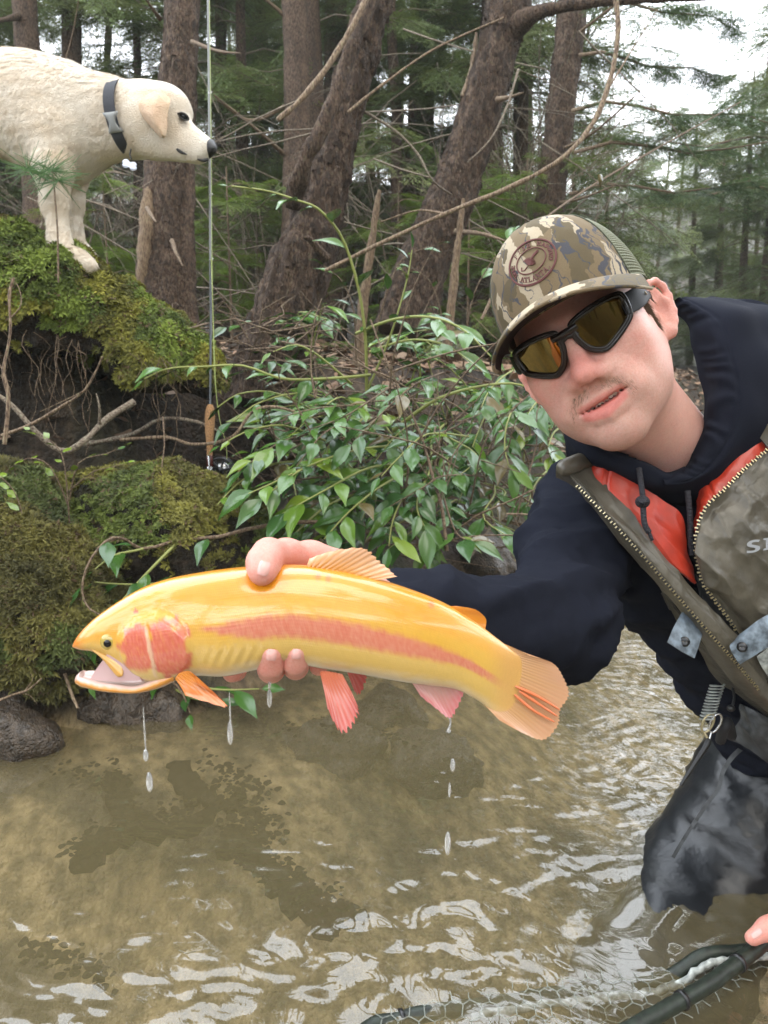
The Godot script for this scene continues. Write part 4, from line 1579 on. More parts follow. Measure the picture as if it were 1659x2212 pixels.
	for i in 13:
		var u := rnd(560, 980)
		var v := rnd(880, 1130)
		var d := rnd(1.8, 2.1)
		leafy_stem(o, [P(u + rnd(60, 160), v - rnd(0, 90), d + 0.25), P(u + rnd(20, 70), v - rnd(10, 60), d + 0.08), P(u, v, d), P(u - rnd(30, 90), v + rnd(20, 80), d - 0.04)], 0.003, 0.1, 0.045, gs if i % 2 else tw, 0.15, -1, 0.3)
	# right part by the sleeve and face
	o = shrub("leafy shrub beside the bearded cheek and dark shoulder", P(1150, 1000, 2.6))
	o.set_meta("label", "leafy shrub filling the gap between the man's cheek and his dark shoulder")
	for q in [[[1180, 900, 2.5], [1130, 870, 2.3], [1100, 900, 2.15], [1090, 960, 2.1], [1100, 1010, 2.08]], [[1240, 860, 2.5], [1190, 850, 2.3], [1150, 880, 2.2], [1130, 930, 2.15]], [[1230, 920, 2.5], [1200, 930, 2.3], [1185, 965, 2.2], [1190, 990, 2.18]], [[1100, 850, 2.6], [1060, 880, 2.4], [1030, 940, 2.25], [1010, 1000, 2.2]], [[1120, 950, 2.7], [1060, 990, 2.5], [1010, 1040, 2.35], [990, 1090, 2.3]], [[1200, 1000, 2.7], [1160, 1040, 2.5], [1140, 1090, 2.4]], [[1180, 790, 2.6], [1110, 800, 2.4], [1060, 840, 2.3], [1040, 880, 2.25]]]:
		leafy_stem(o, pts(q), 0.004, 0.108, 0.036, gs, 0.1, -1, 0.5)
	# small-leaved background of the thicket
	o = shrub("smaller leaved part of the thicket behind the bright spray", P(960, 880, 2.9))
	for i in 36:
		var u := rnd(540, 1230)
		var d := rnd(2.5, 3.1)
		var v := rnd(720, 1000)
		leafy_stem(o, [P(u + rnd(-40, 40), v + 130, d + 0.2), P(u, v + 20, d), P(u + rnd(-60, 60), v - 50, d - 0.1), P(u + rnd(-130, 130), v - 60 + rnd(-30, 50), d - 0.25)], 0.004, 0.098, 0.045, tw if i % 2 else gs, 0.15, -1, 0.5)
	o = shrub("shaded part of the thicket low over the water's edge", P(900, 1150, 2.5))
	for i in 30:
		var u := rnd(600, 1100)
		var d := rnd(2.0, 2.5)
		var v := rnd(930, 1130)
		leafy_stem(o, [P(u + rnd(-40, 40), v - 40, d + 0.3), P(u + rnd(-30, 30), v - 20, d + 0.1), P(u + rnd(-70, 70), v + 30, d), P(u + rnd(-110, 110), v + 80, d - 0.06)], 0.0035, 0.09, 0.05, tw if i % 2 else gs, 0.15, -1, 0.6)
	# leafy saplings high behind
	o = shrub("thin sapling with a few pale leaves between the leaning trunks", P(760, 700, 2.75))
	for q in [[[770, 800, 2.8], [765, 680, 2.7], [740, 610, 2.65], [700, 575, 2.6]], [[800, 780, 2.8], [830, 650, 2.7], [870, 560, 2.65], [940, 530, 2.6]], [[1000, 800, 2.9], [1010, 700, 2.8], [1030, 620, 2.75], [1080, 540, 2.7], [1110, 500, 2.7]], [[960, 800, 2.9], [955, 690, 2.8], [930, 610, 2.75], [890, 580, 2.7]]]:
		leafy_stem(o, pts(q), 0.004, 0.075, 0.075, tw, 0.4, 1, 0.2)
	# trailing vine round the trout's snout
	o = shrub("trailing looped vine with dark leaves left of the trout's forehead", P(390, 1165, 1.75))
	leafy_stem(o, pts([[760, 1130, 1.9], [640, 1128, 1.85], [540, 1142, 1.8], [470, 1160, 1.76], [390, 1166, 1.74], [310, 1186, 1.72], [270, 1165, 1.68], [235, 1165, 1.64], [198, 1205, 1.6], [178, 1260, 1.58], [188, 1310, 1.58], [240, 1340, 1.58]]), 0.0055, 0.075, 0.14, tw, 0.12, 2, 0.3)
	leafy_stem(o, pts([[390, 1166, 1.74], [330, 1225, 1.7], [270, 1290, 1.66], [225, 1350, 1.62], [190, 1390, 1.6]]), 0.004, 0.082, 0.06, gs, 0.05, 2, 0.3)
	leafy_stem(o, pts([[330, 1180, 1.74], [290, 1190, 1.7], [245, 1200, 1.66], [205, 1230, 1.64]]), 0.004, 0.08, 0.05, gs, 0.1, 0, 0.4)
	leafy_stem(o, pts([[400, 1250, 1.76], [320, 1262, 1.7], [230, 1260, 1.66], [160, 1250, 1.64]]), 0.003, 0.078, 0.05, gs, 0.1, 2, 0.4)
	leafy_stem(o, pts([[180, 1290, 1.6], [182, 1380, 1.6], [178, 1440, 1.6], [190, 1470, 1.6]]), 0.003, 0.06, 0.08, gs, 0.3, 1, 0.4)
	o = shrub("sprig of wet leaves trailing in the water under the trout's throat", P(370, 1480, 1.72))
	leafy_stem(o, pts([[330, 1440, 1.78], [370, 1470, 1.74], [395, 1500, 1.72], [410, 1540, 1.68]]), 0.004, 0.08, 0.05, tw, 0.2, 0, 0.5)
	leafy_stem(o, pts([[350, 1450, 1.78], [420, 1480, 1.74], [480, 1490, 1.72], [560, 1488, 1.72]]), 0.004, 0.085, 0.045, gs, 0.3, 0, 0.3)
	leafy_stem(o, pts([[380, 1490, 1.75], [420, 1510, 1.72], [470, 1512, 1.72]]), 0.003, 0.07, 0.06, gs, 0.3, 2, 0.2)
	# small round-leaved plant on the left lump
	o = thing("seedling", "seedling with small round bright leaves on the left mossy lump", "plant", P(150, 1080, 1.75))
	for q in [[[150, 1130, 1.75], [140, 1010, 1.72], [120, 960, 1.72], [70, 930, 1.72]], [[150, 1080, 1.75], [170, 1000, 1.72], [230, 980, 1.72], [262, 965, 1.72]], [[150, 1100, 1.75], [110, 1010, 1.7], [60, 990, 1.7], [10, 1020, 1.7]], [[60, 1200, 1.66], [50, 1120, 1.64], [30, 1060, 1.62], [-10, 1020, 1.62]], [[150, 1060, 1.75], [200, 1020, 1.72], [240, 1010, 1.7], [270, 1000, 1.7]]]:
		leafy_stem(o, pts(q), 0.0018, 0.028, 0.03, tw, 0.25, 4, 0.1, true)
	# grass-like pine seedling in front of the dog's leg
	o = thing("pine_seedling", "thin pine seedling with long needles in front of the dog's leg", "seedling", P(126, 600, 1.95))
	var mb := MB.new()
	mb.tube(spline(pts([[126, 610, 1.95], [124, 500, 1.95], [118, 420, 1.95], [112, 370, 1.95]]), 12), [0.0025], 5)
	put("stem", mb.mesh(o.position), M.twig, o)
	mb = MB.new()
	for w in [[112, 368], [126, 390], [90, 375], [60, 365]]:
		var c := P(w[0], w[1], 1.95)
		for i in 42:
			var d := Vector3(rnd(-1, 1), rnd(-0.45, 0.75), rnd(-0.6, 0.6)).normalized() * rnd(0.05, 0.1)
			var s := d.cross(Vector3(0, 0, 1)).normalized() * 0.0011
			mb.flat_quad(c - s, c + s, c + d + s * 0.4 + Vector3(0, -0.012, 0), c + d - s * 0.4 + Vector3(0, -0.012, 0), Color(0.09, 0.17, 0.06) * rnd(0.7, 1.3))
	put("needles", mb.mesh(o.position), M.needles, o).set_meta("kind", "stuff")


# ---------------------------------------------------------------- bare sticks, roots and dead limbs
func stick(called: String, label: String, cat: String, list: Array, r0: float, r1: float, m: Material, twigs := [], group := "", n := 36) -> Node3D:
	var p := spline(pts(list), n)
	var rr := []
	for i in n:
		rr.append(lerpf(r0, r1, float(i) / (n - 1)))
	var o := thing(called, label, cat, p[0], group)
	var mb := MB.new()
	mb.tube(p, rr, 9, Color.WHITE, true, r0 * 0.35, n1, 26.0)
	put("stem", mb.mesh(p[0]), m, o)
	for t in twigs:
		mb = MB.new()
		mb.tube(spline(pts(t), 12), [r1 * 0.8, r1 * 0.75, r1 * 0.7, r1 * 0.65, r1 * 0.6, r1 * 0.55, r1 * 0.5, r1 * 0.45, r1 * 0.4, r1 * 0.35, r1 * 0.3, r1 * 0.25], 5)
		put("twig", mb.mesh(p[0]), m, o)
	return o


func build_sticks():
	stick("dead_stick", "pale broken stick slanting down to a snapped end left of the leaning trunk", "branch", [[800, -20, 2.62], [760, 60, 2.6], [700, 155, 2.58], [640, 225, 2.56], [599, 259, 2.55]], 0.011, 0.008, M.dead_wood)
	stick("bent_branch", "long bent branch arching from the top down to the left past the cap", "branch", [[1328, -20, 2.45], [1335, 70, 2.45], [1318, 170, 2.45], [1280, 268, 2.43], [1210, 345, 2.4], [1100, 405, 2.38], [960, 462, 2.35], [830, 522, 2.32], [702, 585, 2.3]], 0.0085, 0.006, M.dead_wood, [[[1278, 270, 2.43], [1310, 200, 2.5], [1370, 100, 2.6], [1420, 20, 2.6]], [[960, 462, 2.35], [900, 455, 2.4], [820, 480, 2.4]]])
	stick("dead_stick", "thin straight twig crossing the gap between the leaning trunks", "branch", [[752, 242, 2.6], [830, 180, 2.62], [940, 105, 2.66], [1088, 38, 2.7]], 0.005, 0.003, M.dead_wood)
	stick("dead_stick", "crooked dead twig pointing down to the reddish leaning trunk", "branch", [[770, 232, 3.0], [850, 280, 3.0], [900, 330, 3.0], [935, 390, 3.0], [975, 420, 3.2]], 0.006, 0.003, M.twig_grey)
	stick("dead_stick", "thin dead twig hooked right of the cap-side trunk", "branch", [[1120, 150, 3.2], [1095, 230, 3.15], [1060, 300, 3.1], [1010, 350, 3.1]], 0.005, 0.003, M.twig_grey)
	stick("dead_stick", "long dark twig rising to the right above the cap", "branch", [[1040, 690, 2.6], [1130, 520, 2.8], [1250, 420, 3.2], [1420, 320, 3.6], [1600, 220, 4.0]], 0.006, 0.003, M.twig)
	# in the hollow and on the left bank
	stick("hollow_twig", "bare forked twig with a bud reaching up out of the dark hollow", "twig", [[-10, 945, 1.85], [60, 920, 1.83], [130, 880, 1.82], [185, 840, 1.8], [222, 770, 1.78]], 0.0045, 0.0025, M.dead_wood, [[[185, 842, 1.8], [150, 860, 1.8], [85, 890, 1.8]]])
	stick("hollow_twig", "smooth grey root bent like an elbow across the dark hollow", "root", [[290, 868, 2.0], [230, 905, 1.95], [185, 950, 1.9], [140, 975, 1.88], [90, 945, 1.86], [30, 880, 1.85], [-10, 850, 1.85]], 0.0085, 0.006, M.twig_grey, [[[215, 918, 1.93], [215, 880, 1.9], [208, 850, 1.9]]])
	stick("bare_shoot", "upright bare shoot at the left edge above the mossy lump", "twig", [[10, 960, 1.7], [18, 860, 1.7], [8, 800, 1.7], [22, 720, 1.7], [20, 640, 1.7], [30, 600, 1.7]], 0.005, 0.0025, M.dead_wood, [[[12, 810, 1.7], [-10, 770, 1.7], [-20, 740, 1.7]], [[20, 690, 1.7], [45, 660, 1.7], [40, 620, 1.7], [20, 600, 1.7]]])
	stick("root", "long pale root crossing the back of the hollow to the rod grip", "root", [[260, 950, 2.1], [360, 945, 2.1], [420, 960, 2.05], [500, 945, 2.0], [545, 890, 2.0], [600, 880, 2.0], [680, 905, 2.05]], 0.005, 0.004, M.dead_wood)
	stick("root", "dark arched root hanging in the back of the hollow", "root", [[180, 960, 2.2], [280, 940, 2.2], [350, 905, 2.18], [420, 910, 2.15], [470, 930, 2.12]], 0.007, 0.004, M.twig_grey)
	stick("hanging_root", "thin hanging root with a drop-shaped loop above the mossy boulder", "root", [[352, 900, 1.9], [355, 960, 1.88], [350, 1020, 1.86], [365, 1080, 1.86]], 0.002, 0.0012, M.twig)
	stick("bare_shoot", "tall forked dead stem rising among leaves above the sleeve", "twig", [[965, 1190, 1.9], [955, 1100, 1.92], [935, 1030, 1.95], [905, 930, 2.0], [840, 790, 2.05], [800, 690, 2.1]], 0.005, 0.002, M.twig, [[[935, 1030, 1.95], [950, 940, 1.95], [935, 830, 1.98], [930, 760, 2.0]], [[950, 1090, 1.92], [985, 990, 1.95], [1010, 860, 2.0]], [[940, 1050, 1.95], [880, 960, 1.95], [810, 800, 2.0]]])
	stick("root", "reddish stem lying level above the far water", "root", [[920, 1120, 2.3], [1000, 1110, 2.35], [1070, 1120, 2.4], [1150, 1140, 2.4]], 0.007, 0.005, M.twig)
	for q in [[[900, 1250, 2.1], [935, 1190, 2.1], [950, 1120, 2.1]], [[1000, 1190, 2.6], [1060, 1080, 2.7], [1120, 1030, 2.8]], [[780, 1210, 2.0], [720, 1180, 2.0], [690, 1165, 1.95]], [[1010, 1210, 2.7], [1070, 1130, 2.8], [1150, 1090, 2.9]]]:
		stick("root", "", "root", q, 0.006, 0.003, M.twig_grey)
	var k := 0
	for q in ["bent root rising behind the dorsal fin", "slanting root over the far waterline behind the sleeve", "pale root behind the thumb that grips the trout", "upper slanting root beside the open water"]:
		get_node("root_%03d" % (k + 3)).set_meta("label", q)
		k += 1
	stick("washed_root", "branched white rootlet at the left water's edge", "root", [[-20, 1520, 1.55], [30, 1500, 1.55], [60, 1490, 1.55], [90, 1465, 1.56]], 0.003, 0.0015, M.dead_wood, [[[30, 1500, 1.55], [60, 1500, 1.55], [80, 1520, 1.55]], [[55, 1490, 1.55], [70, 1470, 1.55], [68, 1455, 1.55]]])
	stick("washed_root", "short pale stick end poking down by the left wet rock", "root", [[140, 1455, 1.6], [155, 1500, 1.58], [168, 1530, 1.56]], 0.004, 0.003, M.dead_wood)
	# hanging rootlets under the ledge and a mass of thin twigs in the thicket
	var mb := MB.new()
	for i in 45:
		var a := P(rnd(-20, 440), rnd(700, 860), rnd(1.95, 2.25))
		a.y = P(0, lerpf(690, 790, clampf((a.x + 1.1) / 0.6, 0, 1)), 2.1).y
		var p := []
		var l := rnd(0.05, 0.32)
		for j in 6:
			p.append(a + Vector3(rnd(-0.02, 0.02), -l * j / 5.0, rnd(-0.02, 0.02)))
		mb.tube(spline(p, 10), [rnd(0.0006, 0.0014)], 4, Color.WHITE, false)
	var o := put("rootlets", mb.mesh(), M.twig)
	tag(o, "fine rootlets hanging under the mossy ledge in the hollow", "rootlets", "", "stuff")
	mb = MB.new()
	for i in 200:
		var d := rnd(1.95, 3.2)
		var a := P(rnd(560, 1230), rnd(800, 1220), d)
		var dir := Vector3(rnd(-0.8, 0.8), rnd(0.0, 1.0), rnd(-0.3, 0.4)).normalized()
		var l := rnd(0.15, 0.6)
		var p := []
		for j in 5:
			p.append(a + dir * l * j / 4.0 + Vector3(rnd(-0.02, 0.02), -0.15 * l * pow(j / 4.0, 2), rnd(-0.02, 0.02)))
		mb.tube(spline(p, 9), [0.003, 0.0029, 0.0027, 0.0025, 0.0023, 0.002, 0.0017, 0.0014, 0.001], 4, Color.WHITE, false)
	for i in 40:
		var a := P(rnd(380, 700), rnd(700, 800), rnd(2.3, 3.0))
		var p := []
		var dir := Vector3(rnd(-1, 1), rnd(-0.1, 0.3), rnd(-0.4, 0.4)).normalized()
		for j in 4:
			p.append(a + dir * rnd(0.1, 0.4) * j / 3.0 + Vector3(rnd(-0.02, 0.02), rnd(-0.02, 0.02), 0))
		mb.tube(spline(p, 7), [0.003, 0.0028, 0.0025, 0.002, 0.0018, 0.0015, 0.001], 4, Color.WHITE, false)
	o = put("twig_thicket", mb.mesh(), M.twig)
	tag(o, "mass of thin bare twigs inside the leafy thicket", "twigs", "", "stuff")
	# brown dead leaf hanging in the air
	mb = MB.new()
	sheet(mb, [[[1290, 378, 2.6], [1293, 392, 2.58], [1296, 404, 2.6]], [[1296, 376, 2.57], [1300, 390, 2.56], [1297, 405, 2.6]], [[1302, 378, 2.6], [1304, 390, 2.6], [1298, 405, 2.6]]], 6, 6, 0.001)
	o = put("dead_leaf", mb.mesh(P(1296, 380, 2.6)), M.leaf_5, null, P(1296, 380, 2.6))
	tag(o, "curled brown dead leaf caught on a twig above the cap", "dead leaf")


# ---------------------------------------------------------------- the trout
const TROUT := [[160, 1388, 162, 1398, 0.004], [172, 1368, 180, 1402, 0.008], [198, 1341, 206, 1405, 0.0115], [232, 1315, 240, 1417, 0.0145], [272, 1289, 280, 1446, 0.0175], [312, 1268, 322, 1470, 0.0205], [360, 1252, 368, 1466, 0.0235], [420, 1240, 426, 1455, 0.0255], [490, 1230, 488, 1456, 0.0275], [560, 1224, 552, 1443, 0.028], [640, 1222, 628, 1430, 0.0275], [720, 1230, 704, 1440, 0.0265], [800, 1248, 784, 1453, 0.025], [880, 1272, 862, 1468, 0.022], [955, 1301, 926, 1478, 0.018], [1022, 1340, 982, 1487, 0.0135], [1078, 1382, 1026, 1509, 0.009], [1112, 1408, 1056, 1530, 0.0045], [1136, 1420, 1076, 1546, 0.0018], [1152, 1434, 1100, 1548, 0.0004]]


func trout_depth(u: float) -> float:
	return 0.595 + 0.05 * pow(clampf((u - 160.0) / 1060.0, 0, 1), 1.6)


func trout_color(u: float, v: float, q: float, s: float) -> Color:
	# q: 1 on the back, -1 on the belly
	var n := n1.get_noise_2d(u * 0.02, v * 0.05)
	var fine := n1.get_noise_2d(u * 0.16, v * 0.2)
	var back := Color(0.82, 0.30, 0.008)
	var side := Color(0.80, 0.44, 0.055)
	var low := Color(0.77, 0.50, 0.13)
	var belly := Color(0.80, 0.64, 0.42)
	var c := side.lerp(back, smoothstep(0.25, 0.8, q + 0.08 * n))
	c = c.lerp(low, smoothstep(0.1, -0.35, q + 0.1 * n))
	c = c.lerp(belly, smoothstep(-0.55, -0.95, q + 0.08 * n))
	if u > 900:
		c = c.lerp(Color(0.86, 0.55, 0.13), smoothstep(900, 1080, u) * 0.5)
	# red band along the side
	var mid := 0.07 - 0.10 * smoothstep(450, 640, u) - 0.03 * smoothstep(700, 950, u)
	var half := 0.20 * smoothstep(415, 600, u) * (1.0 - 0.55 * smoothstep(800, 1090, u))
	var w := absf(q - mid) / maxf(half, 0.02)
	var red := smoothstep(1.35, 0.6, w + 0.16 * fine + 0.22 * n) * smoothstep(400, 490, u + 60 * n) * smoothstep(1105, 1040, u)
	c = c.lerp(Color(0.72, 0.165, 0.13).lerp(Color(0.74, 0.27, 0.2), clampf(0.4 + fine, 0, 1)), red * 0.85)
	# head and gill cover
	if u < 440:
		var head := smoothstep(430, 330, u + 20 * n)
		c = c.lerp(Color(0.88, 0.36, 0.022).lerp(Color(0.84, 0.50, 0.10), smoothstep(0.35, -0.4, q)), head * 0.7)
		c = c.lerp(Color(0.84, 0.62, 0.26), smoothstep(1400, 1445, v + 8 * n) * head * smoothstep(200, 290, u) * 0.8)
		var e := 0.7 * n1.get_noise_2d(u * 0.06 + 8.0, v * 0.06) + 1.1 * n2.get_noise_2d(u * 0.028 + 3.0, v * 0.028)
		var edge := 334.0 + pow((v - 1330.0) / 110.0, 0.8) * 20.0 if v > 1330.0 else 334.0
		var plate := smoothstep(1.12, 0.88, Vector2((u - 322.0) / 42.0, (v - 1385.0) / 52.0).length() + 0.28 * e) * (1.0 if u < edge else 0.0)
		var cover := smoothstep(1.1, 0.92, Vector2((u - 384.0) / 45.0, (v - 1382.0) / 58.0).length() + 0.22 * e) * (1.0 if u >= edge else 0.0)
		c = c.lerp(Color(0.70, 0.105, 0.08).lerp(Color(0.74, 0.19, 0.14), clampf(0.4 + fine * 1.4, 0, 1)), maxf(plate * smoothstep(1440, 1415, v), cover) * (0.92 - 0.25 * clampf(n1.get_noise_2d((u + v * 0.6) * 0.25, (v - u * 0.5) * 0.04) * 1.6, 0, 1)))
		c = c.lerp(Color(0.88, 0.62, 0.40), smoothstep(6.0, 1.0, absf(u - edge + 2.5 * e)) * smoothstep(1325, 1345, v) * smoothstep(1455, 1435, v) * 0.8)
		if Vector2(u - 308, v - 1307).length() < 4.5 or Vector2(u - 318, v - 1452).length() < 6:
			c = Color(0.55, 0.08, 0.02)
	if u < 205:
		c = c.lerp(Color(0.88, 0.22, 0.03), smoothstep(205, 165, u) * 0.6)
	for k in [[930, 1299], [712, 1240], [690, 1236]]:
		c = c.lerp(Color(0.8, 0.12, 0.03), smoothstep(9, 3, Vector2(u - k[0], v - k[1]).length()) * 0.7)
	c = c.lerp(Color(0.76, 0.42, 0.13), smoothstep(1040, 1100, u) * 0.8)
	return Color(c.r * 0.80, c.g * 0.80, c.b * 0.82) * (1.0 + 0.06 * fine)


func fish_fin(o: Node3D, called: String, base: Array, edge: Array, shift: Vector3, rays: int, c0: Color, c1: Color, streak: Color, curl := 0.0, fray := 0.02):
	var mb := MB.new()
	var nu := rays * 4
	var nv := 12
	var b := spline(base, nu)
	var e := spline(edge, nu)
	var front := []
	for j in nv:
		for i in nu:
			var t := float(j) / (nv - 1)
			var s := float(i) / (nu - 1)
			var ray := 0.5 + 0.5 * cos(s * rays * TAU)
			var ext := t * (1.0 + fray * (ray - 0.5) * 2.0 + fray * n1.get_noise_1d(s * 40.0))
			var p: Vector2 = b[i].lerp(b[i] + (e[i] - b[i]) * ext, 1.0)
			var d := trout_depth(p.x)
			var w := P(p.x, p.y, d) + shift + Vector3(0, 0, 0.0005 * ray * (1.0 - 0.5 * t) + curl * t * t + 0.0015 * sin(s * 7.0) * t)
			front.append(w)
			var c: Color = c0.lerp(c1, clampf(t * 1.1 + 0.2 * n1.get_noise_2d(s * 9.0, t * 3.0), 0, 1)).lerp(streak, pow(1.0 - ray, 2.0) * 0.35 * smoothstep(0.05, 0.4, t))
			mb.add(w, Color(c.r * 0.8, c.g * 0.72, c.b * 0.74))
	mb.grid(0, nu, nv, false, true)
	for j in nv:
		for i in nu:
			mb.add(front[j * nu + i] - Vector3(0, 0, lerpf(0.0032, 0.0004, float(j) / (nv - 1))), mb.c[j * nu + i])
	mb.grid(nu * nv, nu, nv)
	put(called, mb.mesh(o.position), M.fin, o)


func v2(list: Array) -> Array:
	var out := []
	for a in list:
		out.append(Vector2(a[0], a[1]))
	return out


func build_fish():
	var o := thing("trout", "golden orange trout with a red side stripe and open mouth, held over the water", "fish", P(630, 1330, 0.62))
	var nl := 300
	var na := 88
	var st := []
	for a in TROUT:
		st.append(a)
	var top := spline(v2(st.map(func(a): return [a[0], a[1]])), nl)
	var bot := spline(v2(st.map(func(a): return [a[2], a[3]])), nl)
	var wid := spline(st.map(func(a): return Vector2(a[4], 0)), nl)
	var mb := MB.new()
	for i in nl:
		var t := float(i) / (nl - 1)
		for k in na:
			var a := TAU * k / na
			var q := cos(a)
			var sn := sin(a)
			var w: float = wid[i].x * signf(sn) * pow(absf(sn), 0.85)
			var c: Vector2 = (top[i] + bot[i]) * 0.5 + (top[i] - bot[i]) * 0.5 * signf(q) * pow(absf(q), 0.92)
			var d := trout_depth(c.x)
			var bulge := 0.0022 * smoothstep(1.15, 0.85, Vector2((c.x - 350.0) / 78.0, (c.y - 1385.0) / 78.0).length())
			bulge += 0.0016 * smoothstep(1.06, 0.98, Vector2((c.x - 352.0) / 74.0, (c.y - 1384.0) / 72.0).length())
			bulge -= 0.0013 * smoothstep(4.0, 0.0, absf(c.x - 338.0 - pow(maxf(c.y - 1330.0, 0.0) / 110.0, 0.8) * 20.0)) * smoothstep(1320, 1345, c.y) * smoothstep(1450, 1430, c.y)
			# folds of the flank over the fingers
			bulge += 0.0007 * sin((c.x + (c.y - 1400.0) * 0.5) * 0.28) * smoothstep(430, 480, c.x) * smoothstep(640, 560, c.x) * smoothstep(1360, 1385, c.y) * smoothstep(1432, 1405, c.y)
			bulge -= 0.004 * exp(-pow((c.x - 612.0) / 40.0, 2)) * smoothstep(1390, 1430, c.y)
			bulge -= 0.003 * exp(-pow((c.x - 565.0) / 26.0, 2)) * smoothstep(1262, 1238, c.y)
			var p := P(c.x, c.y, d) + Vector3(0, 0, w + (bulge * signf(sn) * pow(absf(sn), 0.5)))
			mb.add(p, trout_color(c.x, c.y, q, t), Vector2(t, float(k) / na))
	mb.grid(0, na, nl, true, true)
	var c0 := mb.add(P(158, 1392, trout_depth(158)), Color(0.86, 0.25, 0.03))
	for k in na:
		mb.tri(c0, k, (k + 1) % na)
	put("body", mb.mesh(o.position), M.fish, o)
	# lower jaw, mouth lining and upper lip plate
	var jaw := [[166, 1458, 168, 1476, 0.005], [176, 1450, 182, 1481, 0.009], [192, 1450, 198, 1483, 0.0115], [222, 1456, 228, 1486, 0.0145], [262, 1459, 266, 1488, 0.0165], [305, 1460, 310, 1487, 0.018], [350, 1440, 355, 1478, 0.0185], [385, 1425, 390, 1462, 0.018]]
	mb = MB.new()
	var jt := spline(v2(jaw.map(func(a): return [a[0], a[1]])), 50)
	var jb := spline(v2(jaw.map(func(a): return [a[2], a[3]])), 50)
	var jw := spline(jaw.map(func(a): return Vector2(a[4], 0)), 50)
	for i in 50:
		for k in 32:
			var a := TAU * k / 32.0
			var q := cos(a)
			var c: Vector2 = (jt[i] + jb[i]) * 0.5 + (jt[i] - jb[i]) * 0.5 * q
			if q > 0.3 and i > 7:
				c.y += (q - 0.3) * 22.0 * (1.0 - absf(sin(a)))
			var n := n1.get_noise_2d(c.x * 0.05, c.y * 0.05)
			var col := Color(0.62, 0.26, 0.04).lerp(Color(0.60, 0.42, 0.37), smoothstep(0.1, 0.5, q + 0.2 * n)).lerp(Color(0.46, 0.35, 0.30), smoothstep(-0.45, -0.8, q + n * 0.3) * smoothstep(215, 270, c.x))
			mb.add(P(c.x, c.y, trout_depth(c.x)) + Vector3(0, 0, jw[i].x * sin(a)), col)
	mb.grid(0, 32, 50, true, true)
	c0 = mb.add(P(164, 1467, trout_depth(164)), Color(0.62, 0.34, 0.2))
	for k in 32:
		mb.tri(c0, k, (k + 1) % 32)
	put("lower_jaw", mb.mesh(o.position), M.fish_skin, o)
	mb = MB.new()
	var dz := trout_depth(250)
	sheet(mb, [[[232, 1412, dz - 0.012], [262, 1432, dz - 0.014], [292, 1452, dz - 0.016]], [[205, 1450, dz - 0.008], [250, 1445, dz - 0.0135], [300, 1460, dz - 0.0165]], [[195, 1468, dz - 0.006], [250, 1472, dz - 0.013], [305, 1470, dz - 0.0165]]], 14, 10, 0.001, null, Color(0.52, 0.34, 0.33))
	put("mouth_lining", mb.mesh(o.position), M.fish_skin, o)
	mb = MB.new()
	for i in 30:
		var t := i / 29.0
		var c: Vector2 = cr(Vector2(196, 1396), Vector2(206, 1402), Vector2(250, 1424), Vector2(282, 1452), t) if t < 0.0 else Vector2(206, 1393).lerp(Vector2(280, 1442), t) + Vector2(0, -4.0 * sin(t * PI))
		var hw := lerpf(3.0, 12.0, smoothstep(0.1, 0.9, t)) * (1.0 if t < 0.85 else sqrt(maxf(1.0 - pow((t - 0.85) / 0.15, 2), 0.0)) + 0.05)
		for k in 14:
			var a := TAU * k / 14.0
			var e := c + Vector2(0.52, -0.85) * hw * cos(a)
			var zz := lerpf(0.0075, 0.0150, t)
			mb.add(P(e.x, e.y, trout_depth(e.x)) + Vector3(0, 0, zz + 0.0022 * sin(a)), Color(0.58, 0.30, 0.06).lerp(Color(0.56, 0.33, 0.10), smoothstep(-0.2, 0.9, cos(a))))
	mb.grid(0, 14, 30, true, true)
	put("upper_lip", mb.mesh(o.position), M.fish_skin, o)
	# eye
	var ec := P(249, 1375, trout_depth(249)) + Vector3(0, 0, 0.0125)
	mb = MB.new()
	mb.ball(ec, Vector3(0.0074, 0.0074, 0.0040), Color.WHITE, 24, 13)
	put("eye", mb.mesh(o.position), M.eye_gold, o)
	mb = MB.new()
	mb.ball(ec + Vector3(-0.0004, 0, 0.0035), Vector3(0.0031, 0.0031, 0.0017), Color.WHITE, 18, 9)
	put("pupil", mb.mesh(o.position), M.eye_black, o)
	mb = MB.new()
	var ring := []
	for i in 25:
		var a := TAU * i / 24.0
		ring.append(ec + Vector3(cos(a) * 0.0072, sin(a) * 0.0074, -0.0003))
	mb.tube(ring, [0.0009], 8, Color(0.55, 0.30, 0.06), false)
	put("eye_ring", mb.mesh(o.position), M.fish_skin, o)
	for q in [[199, 1371], [207, 1370]]:
		mb = MB.new()
		mb.ball(P(q[0], q[1], trout_depth(200)) + Vector3(0, 0, 0.0098), Vector3(0.0011, 0.0016, 0.001), Color(0.75, 0.12, 0.03), 10, 7)
		put("nostril", mb.mesh(o.position), M.fish_skin, o)
	# fins
	var z := Vector3.ZERO
	fish_fin(o, "dorsal_fin", v2([[662, 1224], [700, 1228], [750, 1238], [805, 1252]]), v2([[668, 1208], [712, 1192], [770, 1184], [796, 1192], [815, 1212], [838, 1230], [856, 1246]]), Vector3(0, 0, 0.002), 13, Color(0.86, 0.42, 0.06), Color(0.85, 0.52, 0.26), Color(0.88, 0.72, 0.5), -0.004, 0.035)
	fish_fin(o, "adipose_fin", v2([[965, 1312], [995, 1326], [1030, 1352]]), v2([[985, 1309], [1022, 1314], [1045, 1330], [1051, 1346], [1047, 1362]]), z, 3, Color(0.86, 0.37, 0.03), Color(0.87, 0.36, 0.04), Color(0.87, 0.4, 0.06), 0.0, 0.01)
